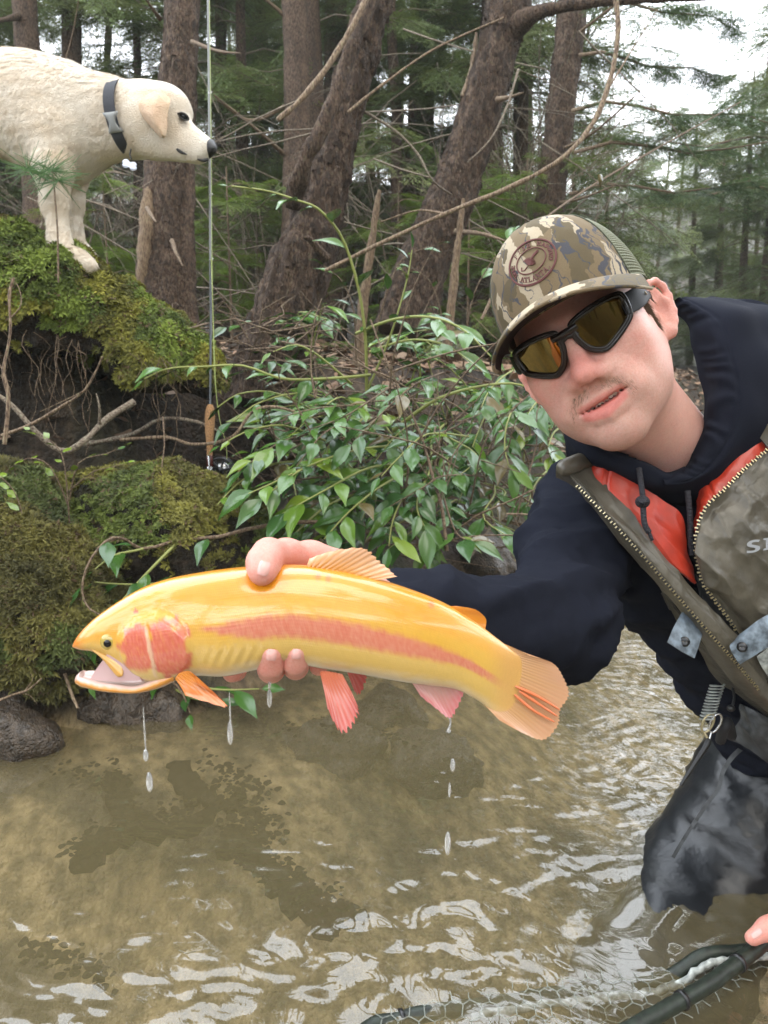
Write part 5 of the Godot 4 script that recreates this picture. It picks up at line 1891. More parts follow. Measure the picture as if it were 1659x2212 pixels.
	fish_fin(o, "pectoral_fin", v2([[396, 1440], [405, 1430], [424, 1428], [436, 1438]]), v2([[420, 1470], [470, 1484], [502, 1494], [500, 1487], [470, 1462], [446, 1446]]), Vector3(0, 0, 0.024), 8, Color(0.88, 0.34, 0.02), Color(0.88, 0.24, 0.05), Color(0.9, 0.56, 0.2), 0.004, 0.02)
	fish_fin(o, "pelvic_fin", v2([[695, 1436], [712, 1436], [742, 1442]]), v2([[712, 1500], [730, 1535], [744, 1549], [760, 1540], [770, 1522], [776, 1508], [774, 1495]]), Vector3(0, 0, 0.017), 10, Color(0.84, 0.27, 0.13), Color(0.80, 0.17, 0.13), Color(0.88, 0.62, 0.55), 0.008, 0.05)
	fish_fin(o, "pelvic_fin", v2([[740, 1440], [755, 1442], [770, 1446]]), v2([[765, 1512], [776, 1514], [788, 1490], [790, 1475], [783, 1462]]), Vector3(0, 0, -0.012), 8, Color(0.80, 0.2, 0.14), Color(0.72, 0.13, 0.12), Color(0.8, 0.42, 0.36), -0.004, 0.04)
	fish_fin(o, "anal_fin", v2([[884, 1466], [920, 1470], [965, 1474], [1004, 1474]]), v2([[908, 1500], [942, 1526], [966, 1545], [978, 1542], [992, 1516], [1002, 1492], [1007, 1476]]), z, 13, Color(0.86, 0.62, 0.48), Color(0.78, 0.24, 0.24), Color(0.86, 0.60, 0.56), 0.003, 0.04)
	fish_fin(o, "tail_fin", v2([[1088, 1392], [1082, 1420], [1068, 1460], [1054, 1495], [1036, 1514]]), v2([[1140, 1410], [1190, 1426], [1212, 1456], [1224, 1494], [1206, 1528], [1202, 1560], [1172, 1592], [1126, 1576], [1076, 1548]]), z, 34, Color(0.78, 0.48, 0.15), Color(0.80, 0.48, 0.26), Color(0.80, 0.56, 0.32), 0.006, 0.010)
	for q in [[[1120, 1490], [1160, 1515], [1200, 1540]], [[1112, 1480], [1160, 1500], [1205, 1526]], [[1110, 1498], [1150, 1530], [1194, 1552]]]:
		mb = MB.new()
		var line := []
		for a in q:
			line.append(P(a[0], a[1], trout_depth(a[0])) + Vector3(0, 0, 0.0022 + 0.0042 * smoothstep(1110, 1200, a[0])))
		mb.tube(spline(line, 14), [0.0006, 0.0010, 0.0013, 0.0014, 0.0014, 0.0014, 0.0013, 0.0012, 0.0012, 0.0011, 0.001, 0.0009, 0.0008, 0.0005], 8, Color(0.68, 0.18, 0.06))
		put("tail_ray", mb.mesh(o.position), M.fish_skin, o)


# ---------------------------------------------------------------- falling water
func build_drops():
	var k := 0
	for q in [[582, 1478, 0.62, 0.0012, 0.004, "tiny drop just under the fingertips"], [582, 1508, 0.62, 0.0022, 0.008, "drop below the fingertips that hold the trout"], [497, 1540, 0.6, 0.0007, 0.018, "thin thread of water under the pectoral fin"], [497, 1584, 0.6, 0.0023, 0.010, "long drop left of the fingertips' drop"], [312, 1575, 0.6, 0.0007, 0.02, "thin thread of water below the trout's jaw"], [315, 1632, 0.6, 0.0022, 0.005, "round drop ending the thread below the jaw"], [323, 1690, 0.6, 0.0027, 0.0085, "leftmost and lowest long drop below the jaw"], [978, 1653, 0.64, 0.0022, 0.006, "drop just below the dripping anal fin"], [971, 1707, 0.64, 0.0012, 0.007, "thin drop in the middle below the anal fin"], [967, 1822, 0.64, 0.0026, 0.011, "lowest long drop falling from the anal fin"]]:
		var p := P(q[0], q[1], q[2])
		var mb := MB.new()
		mb.ball(Vector3.ZERO, Vector3(q[3], q[4], q[3]), Color.WHITE, 14, 15)
		var o := put("water_drop", mb.mesh(), M.drop, null, p)
		tag(o, q[5], "water drop", "drops falling from the trout")
		k += 1
	var line := pts([[968, 1540, 0.637], [972, 1552, 0.637], [973, 1562, 0.637], [970, 1574, 0.637], [969, 1584, 0.637]])
	var mb := MB.new()
	mb.tube(spline(line, 20), [0.003, 0.0024, 0.0018, 0.0013, 0.0011, 0.001, 0.0009, 0.0009, 0.0009, 0.0009, 0.0009, 0.0009, 0.001, 0.0011, 0.0013, 0.0016, 0.0019, 0.002, 0.0017, 0.0008], 12)
	var o := put("water_drop", mb.mesh(line[0]), M.drop, null, line[0])
	tag(o, "stretched drip still hanging from the tip of the anal fin", "water drop", "drops falling from the trout")


# ---------------------------------------------------------------- the angler
var head := Transform3D()


func H(x: float, y: float, z: float) -> Vector3:
	return head * Vector3(x, y, z)


func face_color(w: Vector3, _n: Vector3) -> Color:
	var p := head.affine_inverse() * w
	var skin := Color(0.63, 0.375, 0.305)
	var c := skin
	if p.distance_to(Vector3.ZERO) > 0.3:
		return Color(0.66, 0.33, 0.265).lerp(Color(0.68, 0.25, 0.20), clampf(0.5 + 0.8 * n1.get_noise_3d(w.x * 60.0, w.y * 60.0, w.z * 60.0), 0, 1) * 0.6)
	var n := n1.get_noise_3d(p.x * 40.0, p.y * 40.0, p.z * 40.0)
	var flush := Color(0.66, 0.26, 0.215)
	c = c.lerp(flush, 0.85 * smoothstep(0.034, 0.006, p.distance_to(Vector3(0, -0.026, 0.108))))
	c = c.lerp(flush, 0.45 * smoothstep(0.04, 0.01, Vector3(absf(p.x), p.y, p.z).distance_to(Vector3(0.046, -0.022, 0.07))) * (0.8 + n))
	c = c.lerp(Color(0.64, 0.27, 0.215), 0.5 * smoothstep(0.068, 0.082, absf(p.x)) * smoothstep(-0.06, -0.03, p.y))
	# stubble along the jaw
	var st := smoothstep(-0.055, -0.085, p.y) * smoothstep(-0.03, 0.03, p.z)
	c = c.lerp(Color(0.40, 0.26, 0.205), st * (0.36 + 0.3 * n1.get_noise_3d(p.x * 300.0, p.y * 300.0, p.z * 300.0)))
	# faint moustache colour on the upper lip
	var arch := -0.050 - 7.0 * p.x * p.x
	c = c.lerp(Color(0.33, 0.19, 0.12), 0.26 * smoothstep(0.011, 0.004, absf(p.y - arch)) * smoothstep(0.036, 0.028, absf(p.x)) * smoothstep(0.06, 0.07, p.z))
	# lips
	var ly := -0.0655 + (p.x * 0.09) + 3.0 * p.x * p.x
	var up := smoothstep(0.0085 - 0.1 * absf(p.x), 0.0065 - 0.1 * absf(p.x), p.y - ly) * smoothstep(-0.006, -0.002, p.y - ly)
	var dn := smoothstep(-0.019 + 0.25 * absf(p.x), -0.0165 + 0.25 * absf(p.x), p.y - ly) * smoothstep(0.003, 0.0, p.y - ly)
	c = c.lerp(Color(0.56, 0.18, 0.15), 0.9 * maxf(up * 0.8, dn) * smoothstep(0.029, 0.024, absf(p.x)) * smoothstep(0.06, 0.07, p.z))
	var pore := n1.get_noise_3d(p.x * 420.0, p.y * 420.0, p.z * 420.0)
	c = c.lerp(flush, 0.22 * clampf(n1.get_noise_3d(p.x * 55.0 + 5.0, p.y * 55.0, p.z * 55.0) + 0.2, 0, 1))
	return c * (1.0 + 0.05 * n + 0.10 * pore)


func skin_bones() -> Solid:
	var s := Solid.new()
	s.blend = 0.022
	var b := head.basis
	s.egg(H(0, 0.032, -0.012), Vector3(0.0765, 0.088, 0.098), b, 0.03)
	s.egg(H(0, -0.028, 0.028), Vector3(0.0560, 0.080, 0.060), b, 0.03)
	s.egg(H(0, -0.056, 0.044), Vector3(0.042, 0.042, 0.044), b, 0.03)
	for k in [-1.0, 1.0]:
		s.bone(H(0.054 * k, -0.038, -0.002), H(0.041 * k, -0.070, 0.024), 0.012, 0.012, 0.035)
		s.bone(H(0.041 * k, -0.070, 0.024), H(0.012 * k, -0.101, 0.064), 0.012, 0.012, 0.035)
		s.egg(H(0.040 * k, -0.016, 0.060), Vector3(0.021, 0.018, 0.018), b, 0.025)
		s.bone(H(0.012 * k, 0.024, 0.084), H(0.050 * k, 0.022, 0.064), 0.010, 0.010, 0.02)
	for k in [-1.0, 1.0]:
		s.egg(H(0.029 * k, -0.064, 0.056), Vector3(0.019, 0.022, 0.019), b, 0.025)
		s.egg(H(0.051 * k, -0.022, 0.030), Vector3(0.015, 0.034, 0.034), b, 0.03)
	s.egg(H(0, -0.099, 0.068), Vector3(0.018, 0.013, 0.015), b, 0.02)
	# nose
	s.bone(H(0, 0.018, 0.086), H(0, -0.025, 0.105), 0.0075, 0.0095, 0.014)
	s.egg(H(0, -0.031, 0.107), Vector3(0.0125, 0.0115, 0.0125), b, 0.010)
	for k in [-1.0, 1.0]:
		s.egg(H(0.0125 * k, -0.036, 0.097), Vector3(0.0075, 0.008, 0.011), b, 0.007)
		s.bone(H(0.021 * k, -0.036, 0.088), H(0.037 * k, -0.062, 0.075), 0.006, 0.005, 0.02)
	# lips, with the mouth open a little
	var lip := [[-0.025, -0.0655], [-0.013, -0.0615], [-0.004, -0.0595], [0.004, -0.0590], [0.014, -0.0585], [0.026, -0.0600]]
	for i in 5:
		var za := 0.0895 - 18.0 * pow(lip[i][0], 2)
		var zb := 0.0895 - 18.0 * pow(lip[i + 1][0], 2)
		s.bone(H(lip[i][0], lip[i][1], za), H(lip[i + 1][0], lip[i + 1][1], zb), 0.0048, 0.0048, 0.007)
	var low := [[-0.023, -0.0705], [-0.012, -0.0775], [0.001, -0.0795], [0.014, -0.0760], [0.024, -0.0665]]
	for i in 4:
		s.bone(H(low[i][0], low[i][1], 0.0875 - 16.0 * pow(low[i][0], 2)), H(low[i + 1][0], low[i + 1][1], 0.0875 - 16.0 * pow(low[i + 1][0], 2)), 0.0058, 0.0058, 0.008)
	# neck
	s.bone(H(0, -0.055, -0.022), P(1450, 980, 1.0), 0.056, 0.060, 0.035)
	s.bone(H(0.042, -0.05, -0.02), P(1440, 985, 0.955), 0.012, 0.012, 0.03)
	# left ear, seen from its side; the right one alike
	for k in [-1.0, 1.0]:
		var e := b * Basis(Vector3.UP, -0.62 * k)
		var at := H(0.0815 * k, 0.0, -0.016)
		var q := func(y: float, z: float, x := 0.0): return at + e * Vector3(x * k, y, z)
		s.egg(q.call(0.002, -0.001, -0.002), Vector3(0.0055, 0.026, 0.015), e, 0.008)
		var rim := [[0.008, 0.013], [0.022, 0.012], [0.031, 0.003], [0.031, -0.009], [0.022, -0.017], [0.008, -0.0185], [-0.008, -0.015], [-0.020, -0.009], [-0.029, -0.001]]
		for i in rim.size() - 1:
			s.bone(q.call(rim[i][0], rim[i][1], 0.004), q.call(rim[i + 1][0], rim[i + 1][1], 0.004), 0.0036, 0.0036, 0.004)
		s.egg(q.call(-0.028, 0.002, 0.001), Vector3(0.005, 0.009, 0.008), e, 0.006)
		s.bone(q.call(0.020, -0.004, 0.003), q.call(0.004, -0.010, 0.004), 0.003, 0.0032, 0.004)
		s.bone(q.call(0.004, -0.010, 0.004), q.call(-0.015, -0.006, 0.003), 0.0032, 0.003, 0.004)
		s.egg(q.call(-0.006, 0.011, 0.003), Vector3(0.004, 0.006, 0.004), e, 0.004)
		s.egg(q.call(-0.003, 0.001, 0.005), Vector3(0.006, 0.011, 0.008), e, 0.004, true)
		s.egg(q.call(0.017, 0.004, 0.006), Vector3(0.004, 0.008, 0.007), e, 0.004, true)
	# hollows: eyes, mouth, nostrils
	for k in [-1.0, 1.0]:
		s.egg(H(0.031 * k, 0.004, 0.092), Vector3(0.017, 0.011, 0.014), b, 0.012, true)
		s.egg(H(0.0062 * k, -0.0425, 0.101), Vector3(0.0036, 0.004, 0.0055), b, 0.003, true)
	for i in 5:
		var x := -0.020 + 0.0104 * i
		s.egg(H(x, -0.0668 + x * 0.10 + 3.0 * x * x, 0.092 - 14.0 * x * x), Vector3(0.0072, [0.0009, 0.0014, 0.0020, 0.0023, 0.0014][i], 0.014), b, 0.003, true)
	return s


# the first point of a solid met when coming from a towards b
func met(s: Solid, a: Vector3, b: Vector3) -> Vector3:
	var n := 60
	for i in n:
		var p := a.lerp(b, float(i) / n)
		if Solid.value(s.list, p) < 0.0:
			var lo := maxf(i - 1.0, 0.0) / n
			var hi := float(i) / n
			for k in 7:
				var m := (lo + hi) * 0.5
				if Solid.value(s.list, a.lerp(b, m)) < 0.0:
					hi = m
				else:
					lo = m
			return a.lerp(b, hi)
	return b


var face: Solid
var grips := []


func hand_bones(s: Solid):
	# palm behind the trout, thumb over its back, fingers under its belly
	var wr := P(795, 1300, 0.705)
	s.bone(wr, P(700, 1290, 0.685), 0.027, 0.026, 0.03)
	s.bone(P(712, 1238, 0.678), P(690, 1350, 0.690), 0.016, 0.015, 0.03)
	s.bone(P(700, 1260, 0.682), P(600, 1320, 0.676), 0.017, 0.013, 0.03)
	s.bone(P(705, 1320, 0.688), P(625, 1360, 0.680), 0.016, 0.012, 0.03)
	s.chain(pts([[735, 1240, 0.682], [672, 1204, 0.664], [618, 1196, 0.640], [580, 1198, 0.612], [569, 1216, 0.594], [566, 1238, 0.584]]), [0.0165, 0.0125, 0.0108, 0.0112, 0.0112, 0.0098], 0.012)


func finger_bones() -> Array:
	var out := []
	for f in [[[[600, 1310, 0.676], [525, 1395, 0.672], [508, 1446, 0.648], [502, 1452, 0.624]], [0.011, 0.0095, 0.009, 0.0085]], [[[622, 1335, 0.680], [590, 1430, 0.672], [586, 1446, 0.628], [585, 1434, 0.598], [586, 1412, 0.5885]], [0.0115, 0.0105, 0.0102, 0.0102, 0.0085]], [[[655, 1345, 0.684], [642, 1430, 0.676], [639, 1441, 0.632], [638, 1430, 0.600], [640, 1410, 0.591]], [0.011, 0.0098, 0.0094, 0.0092, 0.0075]], [[[690, 1350, 0.688], [690, 1425, 0.682], [688, 1440, 0.650]], [0.010, 0.0085, 0.008]]]:
		out.append(f)
	return out


func build_person():
	var roll := Basis(Vector3.BACK, deg_to_rad(26.66)) * Basis(Vector3.UP, deg_to_rad(-28.36)) * Basis(Vector3.RIGHT, deg_to_rad(-0.36))
	var cam := Basis(Vector3.RIGHT, deg_to_rad(-10.0))
	head = Transform3D(cam * roll, eye + cam * Vector3(0.2392, 0.1933, -0.8801))
	var o := thing("person", "young man in camouflage cap and mirrored sunglasses leaning in to hold the trout", "person", P(1760, 1620, 1.2))
	var at := o.position
	var mb := MB.new()
	var s := skin_bones()
	face = s
	s.exact = true
	s.net(mb, 0.0028, face_color)
	var hs := Solid.new()
	hs.blend = 0.012
	hand_bones(hs)
	hs.net(mb, 0.003, face_color)
	grips.append(hs)
	for f in finger_bones():
		var fs := Solid.new()
		fs.chain(pts(f[0]), f[1], 0.006)
		fs.net(mb, 0.0025, face_color)
		grips.append(fs)
	# left hand on the net handle, reaching in from the right
	hs = Solid.new()
	hs.blend = 0.012
	hs.bone(P(1850, 1930, 1.0), P(1745, 1990, 1.0), 0.03, 0.03, 0.03)
	hs.bone(P(1745, 1970, 0.99), P(1715, 2060, 0.99), 0.02, 0.018, 0.03)
	hs.chain(pts([[1760, 1960, 0.97], [1700, 1985, 0.955], [1660, 2005, 0.95], [1626, 2026, 0.95]]), [0.016, 0.0125, 0.0115, 0.0095], 0.012)
	for k in 4:
		hs.chain(pts([[1720 + k * 28, 2050, 0.985], [1690 + k * 28, 2105, 0.97], [1678 + k * 28, 2112, 0.945], [1680 + k * 28, 2090, 0.93]]), [0.011, 0.0095, 0.009, 0.008], 0.005)
	hs.net(mb, 0.0035, face_color)
	grips.append(hs)
	# the rest of the body, under the clothes
	var bs := Solid.new()
	bs.blend = 0.06
	bs.bone(P(1455, 1005, 1.05), P(1500, 1180, 1.10), 0.045, 0.09)
	bs.bone(P(1500, 1180, 1.08), P(1740, 1560, 1.2), 0.10, 0.11)
	bs.bone(P(1300, 1110, 1.03), P(1720, 980, 1.1), 0.05, 0.05)
	bs.chain(pts([[1300, 1110, 1.02], [1198, 1345, 0.86], [1000, 1335, 0.78], [795, 1300, 0.706]]), [0.05, 0.04, 0.034, 0.027], 0.04)
	bs.chain(pts([[1720, 980, 1.1], [2060, 1450, 1.05], [1850, 1930, 1.0]]), [0.05, 0.04, 0.029], 0.04)
	bs.net(mb, 0.016, face_color)
	put("body", mb.mesh(at), M.skin, o)
	build_face(o)
	build_cap(o)
	build_glasses(o)
	build_clothes(o)


func build_face(o: Node3D):
	var at := o.position
	var mb := MB.new()
	# thumb nail and finger nails, laid on the skin
	for q in [[566, 1243, 574, 1213, 13.0, 0], [585, 1427, 587, 1403, 12.0, 2], [639, 1424, 641, 1402, 10.5, 3], [1625, 2024, 1645, 2010, 9.0, 5]]:
		mb = MB.new()
		var d := 0.95 if q[5] == 5 else 0.6
		for i in 11:
			for j in 11:
				var t := i / 10.0
				var x := (j - 5) / 5.0
				var ax := Vector2(q[2] - q[0], q[3] - q[1])
				var sd := Vector2(-ax.y, ax.x).normalized()
				var wd: float = q[4] * (1.0 - 0.25 * pow(absf(2.0 * t - 1.0), 3))
				var c := Vector2(q[0], q[1]) + ax * t + sd * x * wd
				var p := met(grips[q[5]], P(c.x, c.y, d - 0.07), P(c.x, c.y, d + 0.02))
				mb.add(p + (eye - p).normalized() * (0.0009 - 0.0011 * pow(absf(x), 4)), Color.WHITE)
		mb.grid(0, 11, 11)
		put("nail", mb.mesh(at), M.nail, o)
	# teeth and the dark of the mouth
	mb = MB.new()
	mb.ball(H(0, -0.067, 0.070), Vector3(0.022, 0.012, 0.012), Color.WHITE, 20, 12, head.basis)
	put("mouth", mb.mesh(at), M.mouth, o)
	for k in 9:
		var x := -0.0184 + 0.0046 * k
		mb = MB.new()
		mb.ball(H(x, -0.0622 + x * 0.09 + 2.4 * x * x, 0.0822 - 12.0 * x * x), Vector3(0.0033, 0.0050, 0.0024), Color.WHITE, 12, 8, head.basis)
		put("tooth", mb.mesh(at), M.teeth, o)
	# moustache, sideburn and the hair behind the ear, strand by strand
	mb = MB.new()
	for i in 260:
		var x := rnd(-0.037, 0.037)
		var ax := absf(x)
		var y := -0.0490 - 6.0 * x * x + rnd(-0.0045, 0.0045)
		if rng.randf() > 0.25 + 0.75 * smoothstep(0.002, 0.016, ax):
			continue
		if ax > 0.027:
			y -= rnd(0.0, 0.014)
		var a := met(face, H(x, y, 0.13), H(x, y, 0.05))
		var b := a + head.basis * Vector3(signf(x) * rnd(0.0005, 0.003), -rnd(0.0025, 0.005), rnd(0.0006, 0.0022))
		hair(mb, a, b, 0.00014)
	put("moustache", mb.mesh(at), M.hair_light, o).set_meta("kind", "stuff")
	mb = MB.new()
	for k in [-1.0, 1.0]:
		for i in 1300:
			var y := rnd(-0.018, 0.055)
			var z := rnd(0.0, 0.034) - 0.1 * maxf(0.0, y) if rng.randf() < 0.5 else rnd(-0.1, -0.045)
			if z < -0.02:
				y = rnd(-0.035, 0.05)
			elif y < 0.0 and z > 0.018:
				continue
			var a := met(face, H(k * 0.11, y, z), H(k * 0.02, y, z))
			if absf((head.affine_inverse() * a).x) > 0.081 or (y < -0.02 and z > -0.055):
				continue
			var b := a + head.basis * Vector3(k * rnd(0.0012, 0.004), -rnd(0.005, 0.012), -rnd(0.001, 0.007))
			hair(mb, a, b, 0.0004)
	put("hair", mb.mesh(at), M.hair, o)


func hair(mb: MB, a: Vector3, b: Vector3, w: float):
	var d := (b - a).cross(eye - a).normalized() * w
	var i := mb.v.size()
	mb.add(a - d)
	mb.add(a + d)
	mb.add(b)
	mb.tri(i, i + 1, i + 2)


func cap_at(f: float, e: float, off := 0.0) -> Vector3:
	# f: angle from the front, e: height angle
	var front := 0.5 + 0.5 * cos(f)
	var ce := pow(maxf(cos(e), 0.0), lerpf(0.8, 0.55, front))
	var se := pow(sin(e), lerpf(0.95, 0.9, front))
	var base := 0.030 + 0.016 * front
	var r := Vector3(0.0845, 0.094 + 0.012 * front, lerpf(0.105, 0.104, front))
	return head * (Vector3(sin(f) * (r.x + off) * ce, base + (r.y + off) * se - 0.012 * front * ce * 0.0, cos(f) * (r.z + off) * ce - 0.004))


func patch_at(a: float, b: float, off: float) -> Vector3:
	# metres across and up from the middle of the badge on the front of the cap
	return cap_at(a / 0.098, 0.50 + b / 0.092, off)


func build_cap(o: Node3D):
	var at := o.position
	var mb := MB.new()
	var nu := 60
	var nv := 34
	# front panel
	for j in nv:
		for i in nu:
			var s := -1.0 + 2.0 * i / (nu - 1)
			var e := PI * 0.5 * j / (nv - 1) * 0.985
			var f := s * 1.10
			mb.add(cap_at(f, e, 0.0006 + 0.0008 * n1.get_noise_2d(s * 4.0, e * 4.0)), Color.WHITE, Vector2(s * 0.30 + 0.4, 0.75 - e * 0.28))
	mb.grid(0, nu, nv)
	var cap := put("cap", mb.mesh(at), M.camo, o)
	# seam stitches down the middle and round the edges
	for f in [-1.10, 1.10]:
		mb = MB.new()
		var line := []
		for j in 26:
			line.append(cap_at(f, PI * 0.5 * j / 26.0, 0.001))
		mb.tube(line, [0.0009], 6, Color.WHITE, false)
		put("seam", mb.mesh(at), M.cap_back, cap)
	# open mesh back: a net of cords over a darker lining
	mb = MB.new()
	for j in 24:
		for i in 50:
			var f := 1.10 + (TAU - 2.20) * i / 49.0
			mb.add(cap_at(f, PI * 0.5 * j / 23.0, -0.003))
	mb.grid(0, 50, 24)
	put("lining", mb.mesh(at), M.cap_back, cap)
	mb = MB.new()
	for i in 92:
		var f := 1.10 + (TAU - 2.20) * i / 91.0
		var line := []
		for j in 30:
			line.append(cap_at(f + (0.012 if j % 2 else -0.012), PI * 0.5 * j / 30.0, 0.0))
		mb.tube(line, [0.00085], 4, Color.WHITE, false)
	for j in 46:
		var line := []
		for i in 60:
			line.append(cap_at(1.10 + (TAU - 2.20) * i / 59.0, PI * 0.5 * (j + 0.3) / 46.0, 0.0003))
		mb.tube(line, [0.0008], 4, Color.WHITE, false)
	put("mesh_back", mb.mesh(at), M.cap_mesh, cap).set_meta("kind", "stuff")
	# brim
	var top := MB.new()
	var under := MB.new()
	var nb := 50
	var nd := 16
	for j in nd:
		for i in nb:
			var s := -1.0 + 2.0 * i / (nb - 1)
			var t := float(j) / (nd - 1)
			var f := s * 1.36
			var root := head.affine_inverse() * cap_at(f, 0.02, 0.0)
			var out := Vector3(s * 0.090, root.y, 0.066 + 0.106 * pow(maxf(1.0 - s * s, 0.0), 0.5))
			var p := root.lerp(out, t)
			p.y = root.y + 0.004 * t - 2.5 * p.x * p.x * (0.35 + 0.65 * t) + 0.0045 * sin(t * PI) - 0.010 * t * t
			var rim := 0.0014 * sqrt(maxf(0.0, 1.0 - pow(t, 8)))
			top.add(head * (p + Vector3(0, rim, 0)), Color.WHITE, Vector2(s * 0.30 + 0.4, 0.1 + t * 0.13))
			under.add(head * (p - Vector3(0, rim, 0)), Color.WHITE, Vector2(s * 0.5 + 0.5, t))
	top.grid(0, nb, nd, false, true)
	under.grid(0, nb, nd)
	var brim := put("brim", top.mesh(at), M.camo, cap)
	put("brim_underside", under.mesh(at), M.brim_under, cap)
	mb = MB.new()
	var edge := []
	for i in nb:
		edge.append(top.v[(nd - 1) * nb + i].lerp(under.v[(nd - 1) * nb + i], 0.5) + at)
	mb.tube(edge, [0.0021], 8, Color.WHITE, true)
	for i in mb.uv.size():
		mb.uv[i] = Vector2(0.1 + float(i / 8) / nb * 0.6, 0.23 + 0.006 * (i % 8))
	put("brim_edge", mb.mesh(at), M.camo, cap)
	mb = MB.new()
	for r in [[0.0335, 0.0235], [0.0325, 0.0225], [0.0205, 0.0125]]:
		var ring := []
		for i in 49:
			var a := TAU * i / 48.0
			ring.append(patch_at(cos(a) * r[0], sin(a) * r[1], 0.0015))
		mb.tube(ring, [0.00065], 6, Color.WHITE, false)
	# the tied fly in the middle of the badge
	for i in 16:
		var a := lerpf(-0.5, 1.9, i / 15.0)
		mb.tube([patch_at(-0.005, -0.003, 0.0013), patch_at(-0.005 + 0.006 * cos(a), -0.003 + 0.0055 * sin(a), 0.002), patch_at(-0.005 + 0.0105 * cos(a + 0.1), -0.003 + 0.008 * sin(a + 0.1), 0.0014)], [0.0005, 0.0005, 0.00025], 5)
	for i in 4:
		mb.tube([patch_at(0.0, 0.0, 0.0014), patch_at(0.006, 0.002 + 0.0006 * i, 0.0018), patch_at(0.0145, 0.0045 + 0.0008 * i, 0.0014)], [0.0007, 0.0006, 0.0002], 5)
	mb.tube([patch_at(-0.006, -0.004, 0.0014), patch_at(-0.012, -0.006, 0.0014), patch_at(-0.0155, -0.0045, 0.0014), patch_at(-0.014, -0.0015, 0.0014)], [0.0007], 5)
	put("badge", mb.mesh(at), M.thread, cap)
	# lettering round the badge
	mb = MB.new()
	arc_text(mb, "THE FISH HAWK", 205.0, -12.0, true)
	arc_text(mb, "ATLANTA, GA", 218.0, 350.0, false)
	put("lettering", mb.mesh(at), M.thread, cap)
	mb = MB.new()
	mb.ball(patch_at(-0.0262, -0.003, 0.0012), Vector3(0.0011, 0.0011, 0.0006), Color.WHITE, 8, 6, head.basis)
	put("dot", mb.mesh(at), M.thread, cap)


func glyph(ch: String, bold := true, depth := 0.0006) -> Array:
	var f := SystemFont.new()
	f.font_names = PackedStringArray(["Droid Serif"] if bold else ["Droid Sans"])
	f.font_weight = 700
	var t := TextMesh.new()
	t.text = ch
	t.font = f
	t.font_size = 64
	t.pixel_size = 1.0 / 64.0
	t.depth = 0.06
	t.curve_step = 1.5
	return t.surface_get_arrays(0)


func arc_text(mb: MB, text: String, a0: float, a1: float, over: bool):
	for i in text.length():
		if text[i] == " ":
			continue
		var a := deg_to_rad(lerpf(a0, a1, (i + 0.5) / text.length()))
		var c := Vector2(cos(a) * 0.0268, sin(a) * 0.0178)
		var out := Vector2(cos(a) / 0.0268, sin(a) / 0.0178).normalized()
		var up := out if over else -out
		var rt := Vector2(up.y, -up.x)
		var arr := glyph(text[i])
		var first := mb.v.size()
		for q in arr[Mesh.ARRAY_VERTEX]:
			var w: Vector2 = c + rt * q.x * 0.0070 + up * q.y * 0.0070
			mb.add(patch_at(w.x, w.y, 0.0010 + q.z * 0.012))
		for k in arr[Mesh.ARRAY_INDEX]:
			mb.ix.append(first + k)


func glass_at(x: float, y: float, off := 0.0) -> Vector3:
	# the curved front of the sunglasses
	return H(x, y, 0.1065 + off - 6.4 * x * x - 1.2 * pow(y - 0.005, 2) - 0.20 * (0.02 - y))


